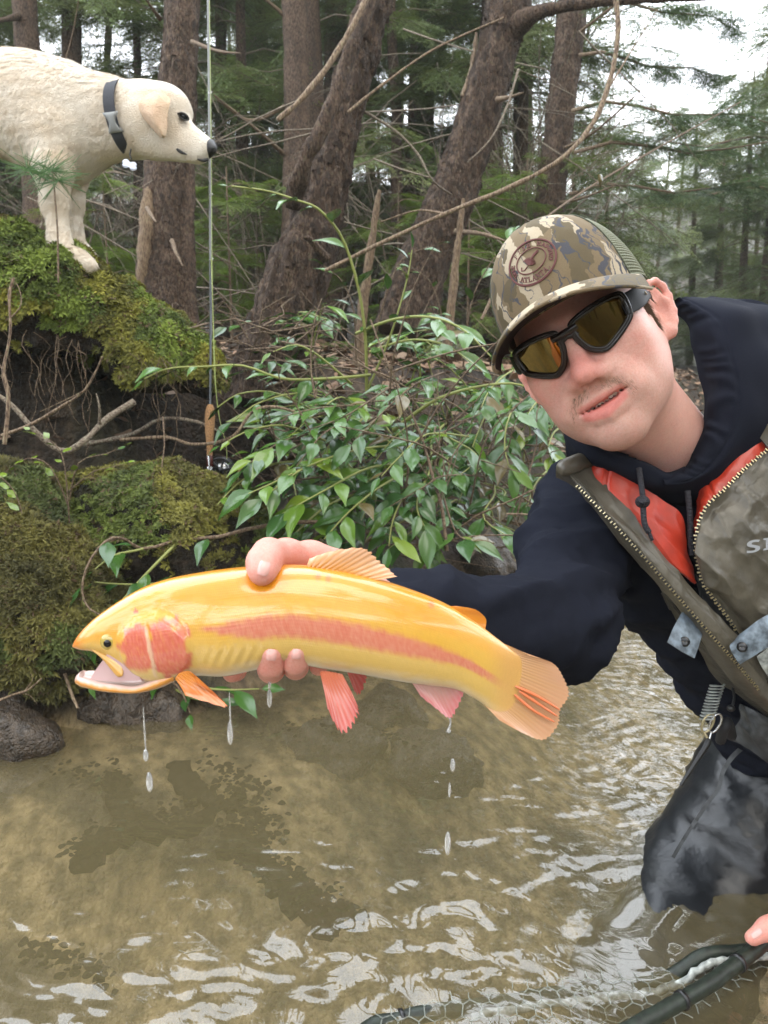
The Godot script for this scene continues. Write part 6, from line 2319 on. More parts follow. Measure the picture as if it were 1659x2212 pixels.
func build_glasses(o: Node3D):
	var at := o.position
	var root := Node3D.new()
	root.name = "sunglasses"
	o.add_child(root, true)
	for k in [-1.0, 1.0]:
		var shape := [[0.0105, 0.016], [0.016, 0.0205], [0.038, 0.0245], [0.060, 0.0255], [0.0665, 0.0205], [0.0655, 0.003], [0.060, -0.006], [0.037, -0.0205], [0.027, -0.0215], [0.0165, -0.0135], [0.0105, 0.002]]
		var loop := []
		var n := shape.size()
		for i in 66:
			var t := i / 66.0 * n
			var j := int(t)
			var q := func(m: int): return Vector2(shape[(m + n) % n][0] * 0.93, 0.005 + (shape[(m + n) % n][1] - 0.002) * 0.88)
			loop.append(cr(q.call(j - 1), q.call(j), q.call(j + 1), q.call(j + 2), t - j))
		var mid := Vector2(0.034, 0.007)
		# lens
		var mb := MB.new()
		for r in 9:
			for p in loop:
				var e: Vector2 = mid.lerp(p, r / 8.0)
				mb.add(glass_at(e.x * k, e.y, -0.0008))
		mb.grid(0, 66, 9, true, k > 0)
		put("lens", mb.mesh(at), M.amber_mirror, root)
		# rim round it
		mb = MB.new()
		var line := []
		for i in 67:
			var p: Vector2 = loop[i % 66]
			line.append(glass_at(p.x * k, p.y, 0.0))
		mb.tube(line, [0.0021], 10, Color.WHITE, false)
		var outer := []
		for i in 67:
			var p: Vector2 = loop[i % 66]
			var e := p + (p - mid).normalized() * 0.0024
			outer.append(glass_at(e.x * k, e.y, -0.0012))
		mb.tube(outer, [0.0026], 10, Color.WHITE, false)
		put("rim", mb.mesh(at), M.tortoise, root)
		# wide temple arm
		mb = MB.new()
		var arm := []
		var tall := [0.0105, 0.0115, 0.0115, 0.0095, 0.007, 0.005, 0.004, 0.0035]
		var path := [[0.0605, 0.013, 0.083], [0.0705, 0.0145, 0.066], [0.0755, 0.0165, 0.054], [0.0785, 0.0175, 0.038], [0.0795, 0.0185, 0.02], [0.0795, 0.019, 0.0], [0.0795, 0.018, -0.015], [0.080, 0.010, -0.036]]
		for j in path.size():
			for i in 12:
				var a := TAU * i / 12.0
				mb.add(H(k * (path[j][0] + 0.0017 * cos(a)), path[j][1] + tall[j] * signf(sin(a)) * pow(absf(sin(a)), 0.6), path[j][2]))
		mb.grid(0, 12, path.size(), true, k < 0)
		put("temple", mb.mesh(at), M.black_tape, root)
	var mb := MB.new()
	mb.tube([glass_at(-0.014, 0.0165, 0.0), glass_at(-0.006, 0.0155, 0.001), glass_at(0.006, 0.0155, 0.001), glass_at(0.014, 0.0165, 0.0)], [0.0045, 0.004, 0.004, 0.0045], 10)
	mb.tube([glass_at(-0.012, 0.008, -0.002), glass_at(0.0, 0.0115, -0.001), glass_at(0.012, 0.008, -0.002)], [0.003, 0.003, 0.003], 8)
	put("bridge", mb.mesh(at), M.tortoise, root)
	mb = MB.new()
	for k in [1.0]:
		mb.tube([H(0.0812 * k, 0.0165, 0.036), H(0.0812 * k, 0.0185, 0.044)], [0.0008], 6)
	put("hinge_mark", mb.mesh(at), M.brass, root)


# ---------------------------------------------------------------- what the angler wears
func fold(p: Vector3, fx: float, fy: float, a: float) -> float:
	var q := Vector3(p.x * fx + 0.3 * p.y * fx, p.y * fy - p.x * fy * 0.3, p.z * fx * 1.5)
	var r := 1.0 - absf(n2.get_noise_3d(q.x, q.y, q.z)) * 2.2
	return a * (r - 0.5) + a * 0.5 * n1.get_noise_3d(p.x * 40.0, p.y * 40.0, p.z * 40.0)


func crumple(p: Vector3, s: float, a: float) -> float:
	# long soft folds slanting down to the right, with a few sharper creases
	var k := p.x * 0.75 + p.y * 0.65
	var l := p.x * 0.65 - p.y * 0.75
	var u := n2.get_noise_3d(k * s * 1.15 + 3.0, l * s * 0.34, p.z * s * 0.5)
	var w := n2.get_noise_3d(k * s * 2.3, l * s * 0.9 + 9.0, p.z * s)
	return a * (0.9 * u + 0.45 * (0.6 - sqrt(absf(w) + 0.01)) + 0.10 * n1.get_noise_3d(p.x * s * 3.0, p.y * s * 3.0, p.z * s * 3.0))


func zip_teeth(o: Node3D, at: Vector3, list: Array, gap: float, size: float, m: Material):
	var p := spline(pts(list), 400)
	var mb := MB.new()
	var run := 0.0
	var k := 0
	for i in range(1, 399):
		run += (p[i] - p[i - 1]).length()
		if run < gap * k:
			continue
		k += 1
		var t: Vector3 = (p[i + 1] - p[i - 1]).normalized()
		var n: Vector3 = (eye - p[i]).normalized()
		var s := t.cross(n).normalized()
		n = s.cross(t)
		mb.box(p[i] + s * size * (0.45 if k % 2 else -0.2) + n * size * 0.35, Vector3(size * 0.95, size * 0.42, size * 0.55), Basis(s, t, n))
	put("zip_teeth", mb.mesh(at), m, o).set_meta("kind", "stuff")
	mb = MB.new()
	var tape := []
	for i in range(0, 400, 8):
		tape.append(p[i])
	mb.tube(tape, [size * 0.6], 6, Color.WHITE, false)
	put("zip_tape", mb.mesh(at), M.black_tape, o)


func build_clothes(o: Node3D):
	var at := o.position
	# hooded sweatshirt: trunk and sleeves
	var s := Solid.new()
	s.blend = 0.04
	s.bone(P(1482, 1092, 1.06), P(1500, 1180, 1.085), 0.098, 0.135)
	s.bone(P(1500, 1180, 1.09), P(1745, 1540, 1.22), 0.135, 0.145)
	s.bone(P(1300, 1095, 1.07), P(1490, 1050, 1.12), 0.068, 0.075)
	s.bone(P(1490, 1050, 1.12), P(1730, 980, 1.14), 0.075, 0.085)
	s.chain(pts([[1280, 1085, 1.065], [1228, 1225, 0.965], [1200, 1342, 0.865]]), [0.074, 0.070, 0.062], 0.03)
	s.chain(pts([[1200, 1342, 0.855], [1105, 1346, 0.81], [1000, 1340, 0.775], [890, 1325, 0.735], [835, 1315, 0.715]]), [0.061, 0.051, 0.045, 0.040, 0.036], 0.03)
	s.chain(pts([[1740, 970, 1.12], [1960, 1160, 1.08], [2070, 1450, 1.05]]), [0.085, 0.075, 0.068], 0.05)
	s.chain(pts([[2070, 1450, 1.05], [1960, 1740, 1.02], [1880, 1890, 1.0]]), [0.062, 0.05, 0.045], 0.04)
	var mb := MB.new()
	s.net(mb, 0.009, null, func(p, _n):
		var a := 0.009
		if p.x < 0.14:
			a = 0.0075
		return fold(p, 4.5, 13.0, a) + 0.004 * n2.get_noise_3d(p.x * 9.0, p.y * 22.0, p.z * 9.0))
	var hoodie := put("hoodie", mb.mesh(at), M.hoodie, o)
	# hood lying round the neck
	mb = MB.new()
	sheet(mb, [
		[[1448, 668, 1.03], [1484, 712, 1.0], [1503, 780, 0.975], [1517, 850, 0.955], [1515, 927, 0.94], [1494, 984, 0.925], [1462, 1022, 0.91], [1432, 1040, 0.902]],
		[[1455, 652, 1.0], [1508, 700, 0.955], [1530, 775, 0.93], [1546, 850, 0.915], [1541, 925, 0.907], [1510, 985, 0.90], [1474, 1026, 0.896], [1433, 1042, 0.897]],
		[[1470, 642, 0.98], [1545, 688, 0.93], [1572, 770, 0.91], [1588, 850, 0.90], [1578, 930, 0.895], [1538, 998, 0.893], [1490, 1036, 0.893], [1434, 1044, 0.895]],
		[[1505, 642, 1.0], [1605, 672, 0.945], [1642, 770, 0.92], [1648, 860, 0.905], [1612, 945, 0.90], [1560, 1012, 0.897], [1502, 1046, 0.899], [1436, 1048, 0.898]],
		[[1545, 646, 1.09], [1690, 676, 1.02], [1745, 780, 0.97], [1715, 890, 0.95], [1640, 985, 0.94], [1578, 1050, 0.94], [1508, 1074, 0.93], [1440, 1062, 0.915]],
		[[1560, 680, 1.16], [1740, 720, 1.10], [1800, 820, 1.05], [1740, 930, 1.03], [1640, 1030, 1.01], [1570, 1090, 1.0], [1500, 1100, 0.98], [1440, 1075, 0.96]]], 90, 70, 0.004, func(p, t, w):
			var g := 0.0016 * sin(t * 95.0 + 6.0 * n2.get_noise_3d(p.x * 20.0, p.y * 20.0, 0.0)) * smoothstep(0.06, 0.16, w) * smoothstep(0.46, 0.34, w)
			var seam := -0.0016 * smoothstep(0.022, 0.0, absf(w - 0.42))
			return g + seam + 0.004 * n2.get_noise_3d(p.x * 14.0, p.y * 14.0, p.z * 14.0))
	put("hood", mb.mesh(at), M.hoodie, hoodie)
	mb = MB.new()
	sheet(mb, [
		[[1212, 905, 1.06], [1260, 950, 0.99], [1330, 975, 0.955], [1395, 995, 0.945], [1440, 1020, 0.93], [1480, 1010, 0.93]],
		[[1214, 912, 1.0], [1262, 950, 0.935], [1330, 974, 0.91], [1392, 998, 0.902], [1440, 1026, 0.902], [1482, 1016, 0.91]],
		[[1216, 930, 0.98], [1262, 968, 0.92], [1325, 996, 0.90], [1385, 1018, 0.895], [1440, 1042, 0.898], [1486, 1030, 0.906]],
		[[1220, 960, 1.0], [1262, 995, 0.94], [1322, 1018, 0.915], [1380, 1042, 0.905], [1440, 1062, 0.905], [1495, 1050, 0.91]],
		[[1230, 1000, 1.05], [1270, 1015, 1.0], [1325, 1040, 0.97], [1380, 1065, 0.95], [1440, 1085, 0.94], [1500, 1075, 0.94]]], 60, 40, 0.004, func(p, _t, _w): return 0.004 * n2.get_noise_3d(p.x * 16.0, p.y * 16.0, p.z * 16.0))
	put("hood_front", mb.mesh(at), M.hoodie, hoodie)
	# drawstrings
	for q in [[[1380, 1012, 0.893], [1384, 1040, 0.886], [1388, 1070, 0.878], [1389, 1090, 0.874], [1392, 1130, 0.872], [1402, 1150, 0.872]], [[1485, 1060, 0.90], [1490, 1110, 0.90], [1492, 1160, 0.90], [1495, 1200, 0.90]]]:
		mb = MB.new()
		mb.tube(spline(pts(q), 40), [0.0034], 9)
		if q[0][0] == 1380:
			mb.ball(P(1388, 1084, 0.873), Vector3(0.0085, 0.0075, 0.0075), Color.WHITE, 16, 10)
			mb.tube(pts([[1380, 1078, 0.87], [1388, 1086, 0.864], [1397, 1082, 0.868]]), [0.0035], 8)
			mb.tube(pts([[1402, 1150, 0.872], [1409, 1168, 0.872]]), [0.0022], 8)
		put("drawstring", mb.mesh(at), M.cord, hoodie)
	# grey shirt collar
	mb = MB.new()
	sheet(mb, [
		[[1352, 948, 0.96], [1400, 968, 0.948], [1450, 966, 0.945], [1500, 942, 0.96]],
		[[1356, 956, 0.953], [1402, 976, 0.941], [1452, 974, 0.938], [1500, 952, 0.953]],
		[[1370, 976, 0.95], [1410, 998, 0.939], [1455, 996, 0.936], [1498, 975, 0.95]],
		[[1400, 1010, 0.95], [1425, 1030, 0.94], [1460, 1028, 0.938], [1492, 1010, 0.95]]], 40, 24, 0.004, func(_p, _t, w): return -0.0012 * smoothstep(0.03, 0.0, absf(w - 0.55)))
	put("shirt", mb.mesh(at), M.shirt, o)
	build_jacket(o)
	build_waders(o)


func build_jacket(o: Node3D):
	var at := o.position
	var j := Node3D.new()
	j.name = "jacket"
	o.add_child(j, true)
	var mb := MB.new()
	# red quilted lining, each side of the opening
	sheet(mb, [
		[[1262, 1012, 0.935], [1300, 1000, 0.915], [1355, 1030, 0.905], [1420, 1072, 0.905], [1475, 1118, 0.905], [1488, 1190, 0.905], [1497, 1250, 0.910]],
		[[1250, 1020, 0.925], [1300, 1050, 0.905], [1350, 1085, 0.892], [1410, 1130, 0.888], [1455, 1175, 0.890], [1480, 1215, 0.895], [1496, 1252, 0.905]],
		[[1240, 1030, 0.920], [1300, 1085, 0.900], [1350, 1130, 0.886], [1405, 1180, 0.882], [1450, 1222, 0.886], [1480, 1245, 0.890], [1500, 1262, 0.900]]], 70, 40, 0.003, func(p, t, w): return crumple(p, 16.0, 0.0055) - 0.004 * smoothstep(0.02, 0.0, absf(t - 0.22 + 0.06 * w)))
	put("red_lining", mb.mesh(at), M.red_lining, j)
	mb = MB.new()
	sheet(mb, [
		[[1600, 925, 0.945], [1556, 980, 0.935], [1526, 1020, 0.925], [1512, 1060, 0.92], [1507, 1110, 0.915], [1503, 1160, 0.915]],
		[[1635, 945, 0.925], [1590, 995, 0.912], [1550, 1040, 0.905], [1525, 1075, 0.90], [1512, 1115, 0.898], [1504, 1165, 0.902]],
		[[1660, 970, 0.918], [1610, 1014, 0.905], [1568, 1056, 0.898], [1534, 1088, 0.893], [1513, 1127, 0.892], [1505, 1172, 0.896]]], 50, 34, 0.003, func(p, t, w): return crumple(p, 18.0, 0.0055) - 0.003 * smoothstep(0.03, 0.0, absf(t - 0.45 - 0.1 * w)))
	put("red_lining", mb.mesh(at), M.red_lining, j)
	# pocket slit in the lining
	mb = MB.new()
	sheet(mb, [[[1450, 1165, 0.900], [1466, 1188, 0.898], [1482, 1215, 0.900], [1493, 1245, 0.906]], [[1444, 1178, 0.899], [1460, 1205, 0.897], [1478, 1232, 0.90], [1492, 1250, 0.906]]], 20, 6, 0.002)
	put("pocket_edge", mb.mesh(at), M.olive_dark, j)
	# right front edge, rolled, with its zip
	mb = MB.new()
	sheet(mb, [
		[[1290, 1000, 0.938], [1330, 1060, 0.908], [1372, 1120, 0.888], [1430, 1190, 0.878], [1478, 1245, 0.878], [1530, 1305, 0.883], [1590, 1370, 0.898], [1660, 1450, 0.928], [1760, 1560, 0.998]],
		[[1245, 1005, 0.923], [1290, 1066, 0.893], [1345, 1126, 0.875], [1408, 1188, 0.866], [1460, 1242, 0.866], [1518, 1310, 0.871], [1580, 1385, 0.886], [1650, 1470, 0.918], [1750, 1580, 0.988]],
		[[1212, 1004, 0.923], [1262, 1052, 0.893], [1318, 1112, 0.873], [1388, 1186, 0.862], [1442, 1246, 0.862], [1500, 1316, 0.867], [1560, 1390, 0.883], [1630, 1475, 0.913], [1740, 1590, 0.978]],
		[[1200, 1012, 0.933], [1248, 1054, 0.900], [1306, 1116, 0.878], [1376, 1192, 0.868], [1430, 1252, 0.868], [1488, 1322, 0.873], [1548, 1396, 0.888], [1620, 1480, 0.918], [1735, 1595, 0.978]],
		[[1203, 1030, 0.963], [1244, 1066, 0.928], [1300, 1128, 0.903], [1370, 1204, 0.893], [1424, 1262, 0.893], [1480, 1330, 0.898], [1540, 1404, 0.908], [1610, 1490, 0.938], [1730, 1605, 0.998]]], 120, 34, 0.003, func(p, _t, w): return crumple(p, 15.0, 0.007) - 0.002 * smoothstep(0.03, 0.0, absf(w - 0.2)))
	put("right_front", mb.mesh(at), M.olive, j)
	zip_teeth(j, at, [[1247, 1049, 0.893], [1306, 1110, 0.871], [1376, 1186, 0.861], [1424, 1241, 0.860], [1463, 1287, 0.862], [1530, 1364, 0.871], [1580, 1420, 0.883], [1640, 1490, 0.913]], 0.0042, 0.0017, M.brass)
	# rolled collar end at the shoulder
	mb = MB.new()
	mb.tube(spline(pts([[1290, 990, 0.948], [1250, 1000, 0.928], [1222, 1010, 0.916], [1206, 1018, 0.914]]), 16), [0.008, 0.009, 0.010, 0.0108, 0.011, 0.0112, 0.0112, 0.0112, 0.0112, 0.0112, 0.011, 0.0108, 0.010, 0.009, 0.0075, 0.004], 16, Color.WHITE, true, 0.0025, n1, 40.0)
	put("collar", mb.mesh(at), M.olive, j)
	# lower right front hanging open below the sleeve
	mb = MB.new()
	sheet(mb, [
		[[1424, 1262, 0.93], [1480, 1340, 0.93], [1530, 1405, 0.935], [1580, 1460, 0.95], [1650, 1530, 0.99], [1740, 1620, 1.05]],
		[[1432, 1280, 0.97], [1468, 1345, 0.96], [1518, 1410, 0.96], [1560, 1462, 0.97], [1620, 1510, 1.0], [1720, 1590, 1.05]],
		[[1440, 1285, 1.02], [1462, 1342, 1.0], [1508, 1400, 1.0], [1548, 1462, 1.0], [1600, 1502, 1.03], [1700, 1580, 1.08]]], 60, 20, 0.003, func(p, _t, _w): return crumple(p, 14.0, 0.005))
	put("right_hem", mb.mesh(at), M.olive_dark, j)
	# left front with its zip
	mb = MB.new()
	sheet(mb, [
		[[1658, 974, 0.912], [1608, 1016, 0.90], [1568, 1056, 0.892], [1532, 1089, 0.887], [1511, 1128, 0.885], [1504, 1172, 0.885], [1508, 1218, 0.886], [1520, 1262, 0.888], [1548, 1300, 0.892], [1576, 1340, 0.897], [1620, 1400, 0.91], [1690, 1480, 0.95]],
		[[1700, 985, 0.905], [1650, 1030, 0.89], [1610, 1075, 0.88], [1570, 1110, 0.876], [1550, 1145, 0.875], [1546, 1185, 0.876], [1550, 1225, 0.878], [1562, 1262, 0.88], [1590, 1300, 0.885], [1620, 1340, 0.892], [1665, 1395, 0.91], [1730, 1470, 0.95]],
		[[1780, 990, 0.92], [1740, 1050, 0.90], [1710, 1100, 0.89], [1680, 1140, 0.884], [1660, 1175, 0.882], [1655, 1210, 0.884], [1660, 1245, 0.886], [1670, 1280, 0.89], [1690, 1315, 0.896], [1720, 1350, 0.905], [1760, 1400, 0.925], [1810, 1460, 0.97]],
		[[1900, 1010, 1.0], [1870, 1080, 0.97], [1840, 1130, 0.95], [1820, 1175, 0.94], [1810, 1210, 0.935], [1805, 1240, 0.935], [1810, 1270, 0.94], [1815, 1300, 0.945], [1830, 1335, 0.95], [1850, 1370, 0.96], [1880, 1410, 0.98], [1910, 1460, 1.02]]], 110, 70, 0.004, func(p, t, w): return crumple(p, 11.0, 0.019 * smoothstep(0.0, 0.12, w) + 0.001) + 0.0035 * smoothstep(0.05, 0.2, w) * (0.5 - absf(n2.get_noise_3d(p.x * 30.0 + p.y * 24.0, p.x * 9.0 - p.y * 13.0, 4.0)) * 1.6))
	put("left_front", mb.mesh(at), M.olive, j)
	zip_teeth(j, at, [[1656, 973, 0.908], [1605, 1016, 0.896], [1567, 1055, 0.888], [1531, 1088, 0.883], [1510, 1126, 0.881], [1503, 1171, 0.881], [1507, 1216, 0.882], [1519, 1260, 0.884], [1546, 1299, 0.888], [1573, 1335, 0.893], [1590, 1360, 0.897]], 0.0043, 0.0020, M.brass)
	mb = MB.new()
	sheet(mb, [[[1605, 925, 0.965], [1640, 890, 0.95], [1690, 850, 0.96], [1760, 830, 1.0]], [[1640, 945, 0.918], [1672, 915, 0.91], [1720, 880, 0.92], [1790, 870, 0.97]], [[1664, 975, 0.906], [1700, 950, 0.90], [1760, 930, 0.91], [1830, 930, 0.96]]], 40, 24, 0.004, func(p, _t, _w): return crumple(p, 16.0, 0.006))
	put("collar", mb.mesh(at), M.olive, j)
	# print on the left chest
	mb = MB.new()
	var x := 0.0
	for ch in "SI":
		var arr := glyph(ch, false)
		var first := mb.v.size()
		var wide := 0.0
		for q in arr[Mesh.ARRAY_VERTEX]:
			wide = maxf(wide, q.x)
		var lo := 1e9
		for q in arr[Mesh.ARRAY_VERTEX]:
			lo = minf(lo, q.x)
		for q in arr[Mesh.ARRAY_VERTEX]:
			var u: float = 1613.0 + x + (q.x - lo) * 50.0 * 1.35
			var v: float = 1183.0 - q.y * 36.0 - (u - 1613.0) * 0.17
			mb.add(P(u, v, 0.8705 - 0.006 * q.z - 0.00004 * (u - 1613.0)))
		for k in arr[Mesh.ARRAY_INDEX]:
			mb.ix.append(first + k)
		x += (wide - lo) * 50.0 * 1.35 + 7.0
	put("chest_print", mb.mesh(at), M.print_grey, j)
	# black zip placket between the fronts at the waist
	mb = MB.new()
	sheet(mb, [[[1500, 1240, 0.925], [1560, 1320, 0.925], [1620, 1400, 0.935], [1720, 1500, 0.97]], [[1520, 1300, 0.91], [1580, 1385, 0.912], [1640, 1460, 0.93], [1720, 1550, 0.98]]], 30, 14, 0.003, func(p, _t, _w): return crumple(p, 24.0, 0.003))
	put("placket", mb.mesh(at), M.black_tape, j)
	zip_teeth(j, at, [[1560, 1372, 0.902], [1600, 1415, 0.91], [1640, 1455, 0.92], [1700, 1510, 0.95]], 0.0042, 0.0026, M.black_plastic)
	# grey snap tabs
	for q in [[[[1474, 1322, 0.885], [1500, 1345, 0.882], [1518, 1368, 0.885]], [[1457, 1352, 0.872], [1486, 1368, 0.868], [1514, 1384, 0.872]], [[1442, 1387, 0.866], [1472, 1406, 0.862], [1500, 1422, 0.866]]], [[[1585, 1384, 0.882], [1625, 1348, 0.875], [1690, 1310, 0.88]], [[1577, 1400, 0.876], [1628, 1372, 0.867], [1700, 1338, 0.872]], [[1598, 1436, 0.878], [1640, 1410, 0.87], [1700, 1376, 0.876]]]]:
		mb = MB.new()
		sheet(mb, q, 24, 16, 0.0028, func(p, _t, _w): return 0.0012 * n2.get_noise_3d(p.x * 40.0, p.y * 40.0, p.z * 40.0))
		var tab := put("snap_tab", mb.mesh(at), M.blue_grey, j)
		var c := P(1479, 1386, 0.8655) if q[0][0][0] == 1474 else P(1603, 1398, 0.8695)
		var n := (eye - c).normalized()
		mb = MB.new()
		var tx := n.cross(Vector3.UP).normalized()
		var ty := tx.cross(n)
		mb.tube([c - n * 0.003, c + n * 0.0022, c + n * 0.0026, c + n * 0.0012], [0.0058, 0.0058, 0.004, 0.0038], 20)
		put("snap", mb.mesh(at), M.black_plastic, tab)
		mb = MB.new()
		var ring := []
		for i in 17:
			ring.append(c + n * 0.0018 + tx * cos(TAU * i / 16.0) * 0.002 + ty * sin(TAU * i / 16.0) * 0.002)
		mb.tube(ring, [0.0007], 6, Color.WHITE, false)
		put("snap_stud", mb.mesh(at), M.brass, tab)
	mb = MB.new()
	sheet(mb, [[[1635, 1418, 0.90], [1670, 1392, 0.895], [1740, 1350, 0.90]], [[1645, 1440, 0.90], [1690, 1430, 0.895], [1750, 1400, 0.90]], [[1660, 1462, 0.91], [1700, 1450, 0.91], [1760, 1430, 0.92]]], 20, 14, 0.003)
	put("pocket_flap", mb.mesh(at), M.pale_grey, j)
	# black cord with its end bead
	mb = MB.new()
	mb.tube(spline(pts([[1582, 1480, 0.985], [1586, 1505, 0.975], [1582, 1525, 0.97]]), 12), [0.0017], 8)
	mb.ball(P(1579, 1530, 0.97), Vector3(0.0052, 0.0045, 0.0045), Color.WHITE, 12, 8)
	put("hem_cord", mb.mesh(at), M.black_plastic, j)


func build_waders(o: Node3D):
	var at := o.position
	var s := Solid.new()
	s.blend = 0.06
	s.chain(pts([[1850, 1450, 1.34], [1705, 1668, 1.27], [1545, 1905, 1.25]]), [0.135, 0.120, 0.113])
	var knee := W(1440, 1960) + Vector3(0, -0.112, 0)
	s.chain([P(1545, 1905, 1.25), knee, knee + Vector3(0.02, -0.3, -0.3)], [0.113, 0.098, 0.08])
	s.chain(pts([[1900, 1560, 1.25], [2000, 1850, 1.25], [2020, 2000, 1.25]]), [0.12, 0.11, 0.11])
	var mb := MB.new()
	s.net(mb, 0.011, null, func(p, _n): return crumple(p, 6.5, 0.017) + 0.003 * (0.5 - 1.8 * absf(n2.get_noise_3d(p.x * 22.0 + p.y * 16.0, p.x * 6.0 - p.y * 9.0, p.z * 8.0))))
	var w := put("waders", mb.mesh(at), M.waders, o)
	# taped seam down the leg
	mb = MB.new()
	sheet(mb, [[[1640, 1590, 1.146], [1590, 1620, 1.137], [1560, 1660, 1.132], [1548, 1700, 1.128], [1520, 1740, 1.128], [1480, 1800, 1.134], [1450, 1850, 1.142]], [[1646, 1596, 1.144], [1598, 1627, 1.135], [1568, 1665, 1.130], [1556, 1704, 1.126], [1527, 1745, 1.126], [1487, 1805, 1.132], [1457, 1855, 1.140]]], 60, 4, 0.002)
	put("seam", mb.mesh(at), M.wader_grey, w)
	# folded grey cloth at the waist
	mb = MB.new()
	sheet(mb, [[[1596, 1520, 1.05], [1640, 1540, 1.02], [1720, 1590, 1.03]], [[1588, 1560, 1.05], [1630, 1590, 1.02], [1700, 1640, 1.03]], [[1560, 1592, 1.08], [1620, 1625, 1.05], [1690, 1680, 1.05]]], 34, 24, 0.004, func(p, _t, _w): return crumple(p, 16.0, 0.008))
	put("waist_cloth", mb.mesh(at), M.wader_grey, w)
	# black belt loop holding the clip
	mb = MB.new()
	mb.tube(spline(pts([[1556, 1600, 1.02], [1563, 1575, 1.0], [1572, 1560, 1.0], [1580, 1590, 1.04]]), 16), [0.007], 8)
	put("belt_loop", mb.mesh(at), M.black_tape, w)


# ---------------------------------------------------------------- rod, net and forceps
func build_gear():
	build_drops()
	# fly rod leaning upright against the bank
	var o := thing("fly_rod", "fly rod with cork grip standing upright against the bank below the dog's nose", "fly rod", P(455, 1030, 2.12))
	var at := o.position
	var mb := MB.new()
	mb.tube(spline(pts([[454, 880, 2.12], [455, 700, 2.14], [454, 560, 2.16], [453, 345, 2.2], [451, 150, 2.24], [449, -40, 2.28]]), 40), [0.0046, 0.0036, 0.003, 0.0028, 0.0026], 8)
	put("rod_blank", mb.mesh(at), M.graphite, o)
	mb = MB.new()
	mb.tube(spline(pts([[449.4, 0, 2.262], [450.5, 100, 2.24], [453, 345, 2.192], [454, 450, 2.17], [454.3, 560, 2.15]]), 30), [0.0033], 8)
	put("upper_blank", mb.mesh(at), M.silver_blank, o)
	mb = MB.new()
	var grip := spline(pts([[454, 874, 2.12], [453.5, 895, 2.12], [453, 930, 2.12], [453, 960, 2.12], [453, 986, 2.12]]), 26)
	var gr := []
	for i in 26:
		var t := i / 25.0
		gr.append(0.0105 + 0.0035 * sin(t * 4.6 + 0.3) + 0.001 * t - (0.006 * pow(1.0 - t, 8)))
	mb.tube(grip, gr, 18)
	put("cork_grip", mb.mesh(at), M.cork, o)
	mb = MB.new()
	mb.tube(pts([[453, 984, 2.12], [453.5, 1008, 2.12]]), [0.0095], 14)
	put("reel_seat", mb.mesh(at), M.wine_seat, o)
	mb = MB.new()
	mb.tube(pts([[453.5, 1006, 2.12], [454, 1018, 2.12], [454.5, 1024, 2.12], [455, 1036, 2.12]]), [0.0085, 0.0085, 0.0065, 0.006], 14)
	mb.tube(pts([[451, 985, 2.105], [452, 1020, 2.105]]), [0.0028], 8)
	put("reel_seat_hood", mb.mesh(at), M.steel, o)
	for q in [[454, 792], [453, 560], [452, 420], [450, 200]]:
		mb = MB.new()
		var c := P(q[0] + 4, q[1], 2.15)
		var ring := []
		for i in 13:
			ring.append(c + Vector3(cos(TAU * i / 12.0) * 0.005, sin(TAU * i / 12.0) * 0.003, 0.0))
		mb.tube(ring, [0.0011], 5, Color.WHITE, false)
		put("line_guide", mb.mesh(at), M.steel, o)
	mb = MB.new()
	for k in [-1.0, 1.0]:
		var rc := P(478, 1015, 2.14) + Vector3(0, 0, 0.011 * k)
		var ring := []
		for i in 29:
			ring.append(rc + Vector3(cos(TAU * i / 28.0), sin(TAU * i / 28.0), 0) * 0.034)
		mb.tube(ring, [0.0035], 8, Color.WHITE, false)
		for i in 6:
			var a := TAU * i / 6.0 + 0.2
			mb.tube([rc, rc + Vector3(cos(a), sin(a), 0) * 0.033], [0.003], 6)
		mb.ball(rc, Vector3(0.010, 0.010, 0.006), Color.WHITE, 14, 9)
	mb.tube([P(455, 1010, 2.12), P(470, 1012, 2.13)], [0.004], 8)
	put("reel", mb.mesh(at), M.black_plastic, o)
	mb = MB.new()
	mb.tube([P(478, 1015, 2.14) - Vector3(0, 0, 0.009), P(478, 1015, 2.14) + Vector3(0, 0, 0.009)], [0.024], 22)
	put("spool", mb.mesh(at), M.steel, o)
	mb = MB.new()
	mb.tube(spline(pts([[456, 560, 2.13], [459, 640, 2.12], [463, 760, 2.11], [470, 880, 2.12], [488, 960, 2.13], [490, 1000, 2.13]]), 40), [0.0011], 6)
	mb.tube(spline(pts([[452, -40, 2.25], [455, 200, 2.2], [457, 400, 2.16], [458, 560, 2.13], [463, 800, 2.11], [474, 900, 2.12]]), 40), [0.0010], 6)
	put("fly_line", mb.mesh(at), M.fly_line, o)
	# landing net, half under water
	o = thing("landing_net", "dark green landing net with clear rubber mesh, half sunk in the water", "landing net", P(1560, 2140, 0.97))
	at = o.position
	var hoop := []
	for q in [[1700, 2060], [1640, 2075], [1580, 2082], [1520, 2088]]:
		hoop.append(W(q[0], q[1]) + Vector3(0, 0.016, 0))
	for q in [[1440, 2100, -0.006], [1340, 2110, -0.012], [1200, 2124, -0.012], [1080, 2146, -0.010], [960, 2168, -0.006], [860, 2190, -0.004], [790, 2225, -0.002], [800, 2300, 0.005], [930, 2370, 0.02], [1150, 2360, 0.03], [1330, 2290, 0.032], [1440, 2232, 0.034], [1530, 2180, 0.036], [1600, 2130, 0.038], [1660, 2085, 0.04], [1740, 2040, 0.04]]:
		hoop.append(W(q[0], q[1]) + Vector3(0, q[2] - (0.004 if q[1] < 2200 and q[2] <= 0.0 else 0.0), 0))
	var rim := spline(hoop, 150)
	mb = MB.new()
	mb.tube(rim, [0.0095], 14, Color.WHITE, true, 0.0012, n1, 30.0)
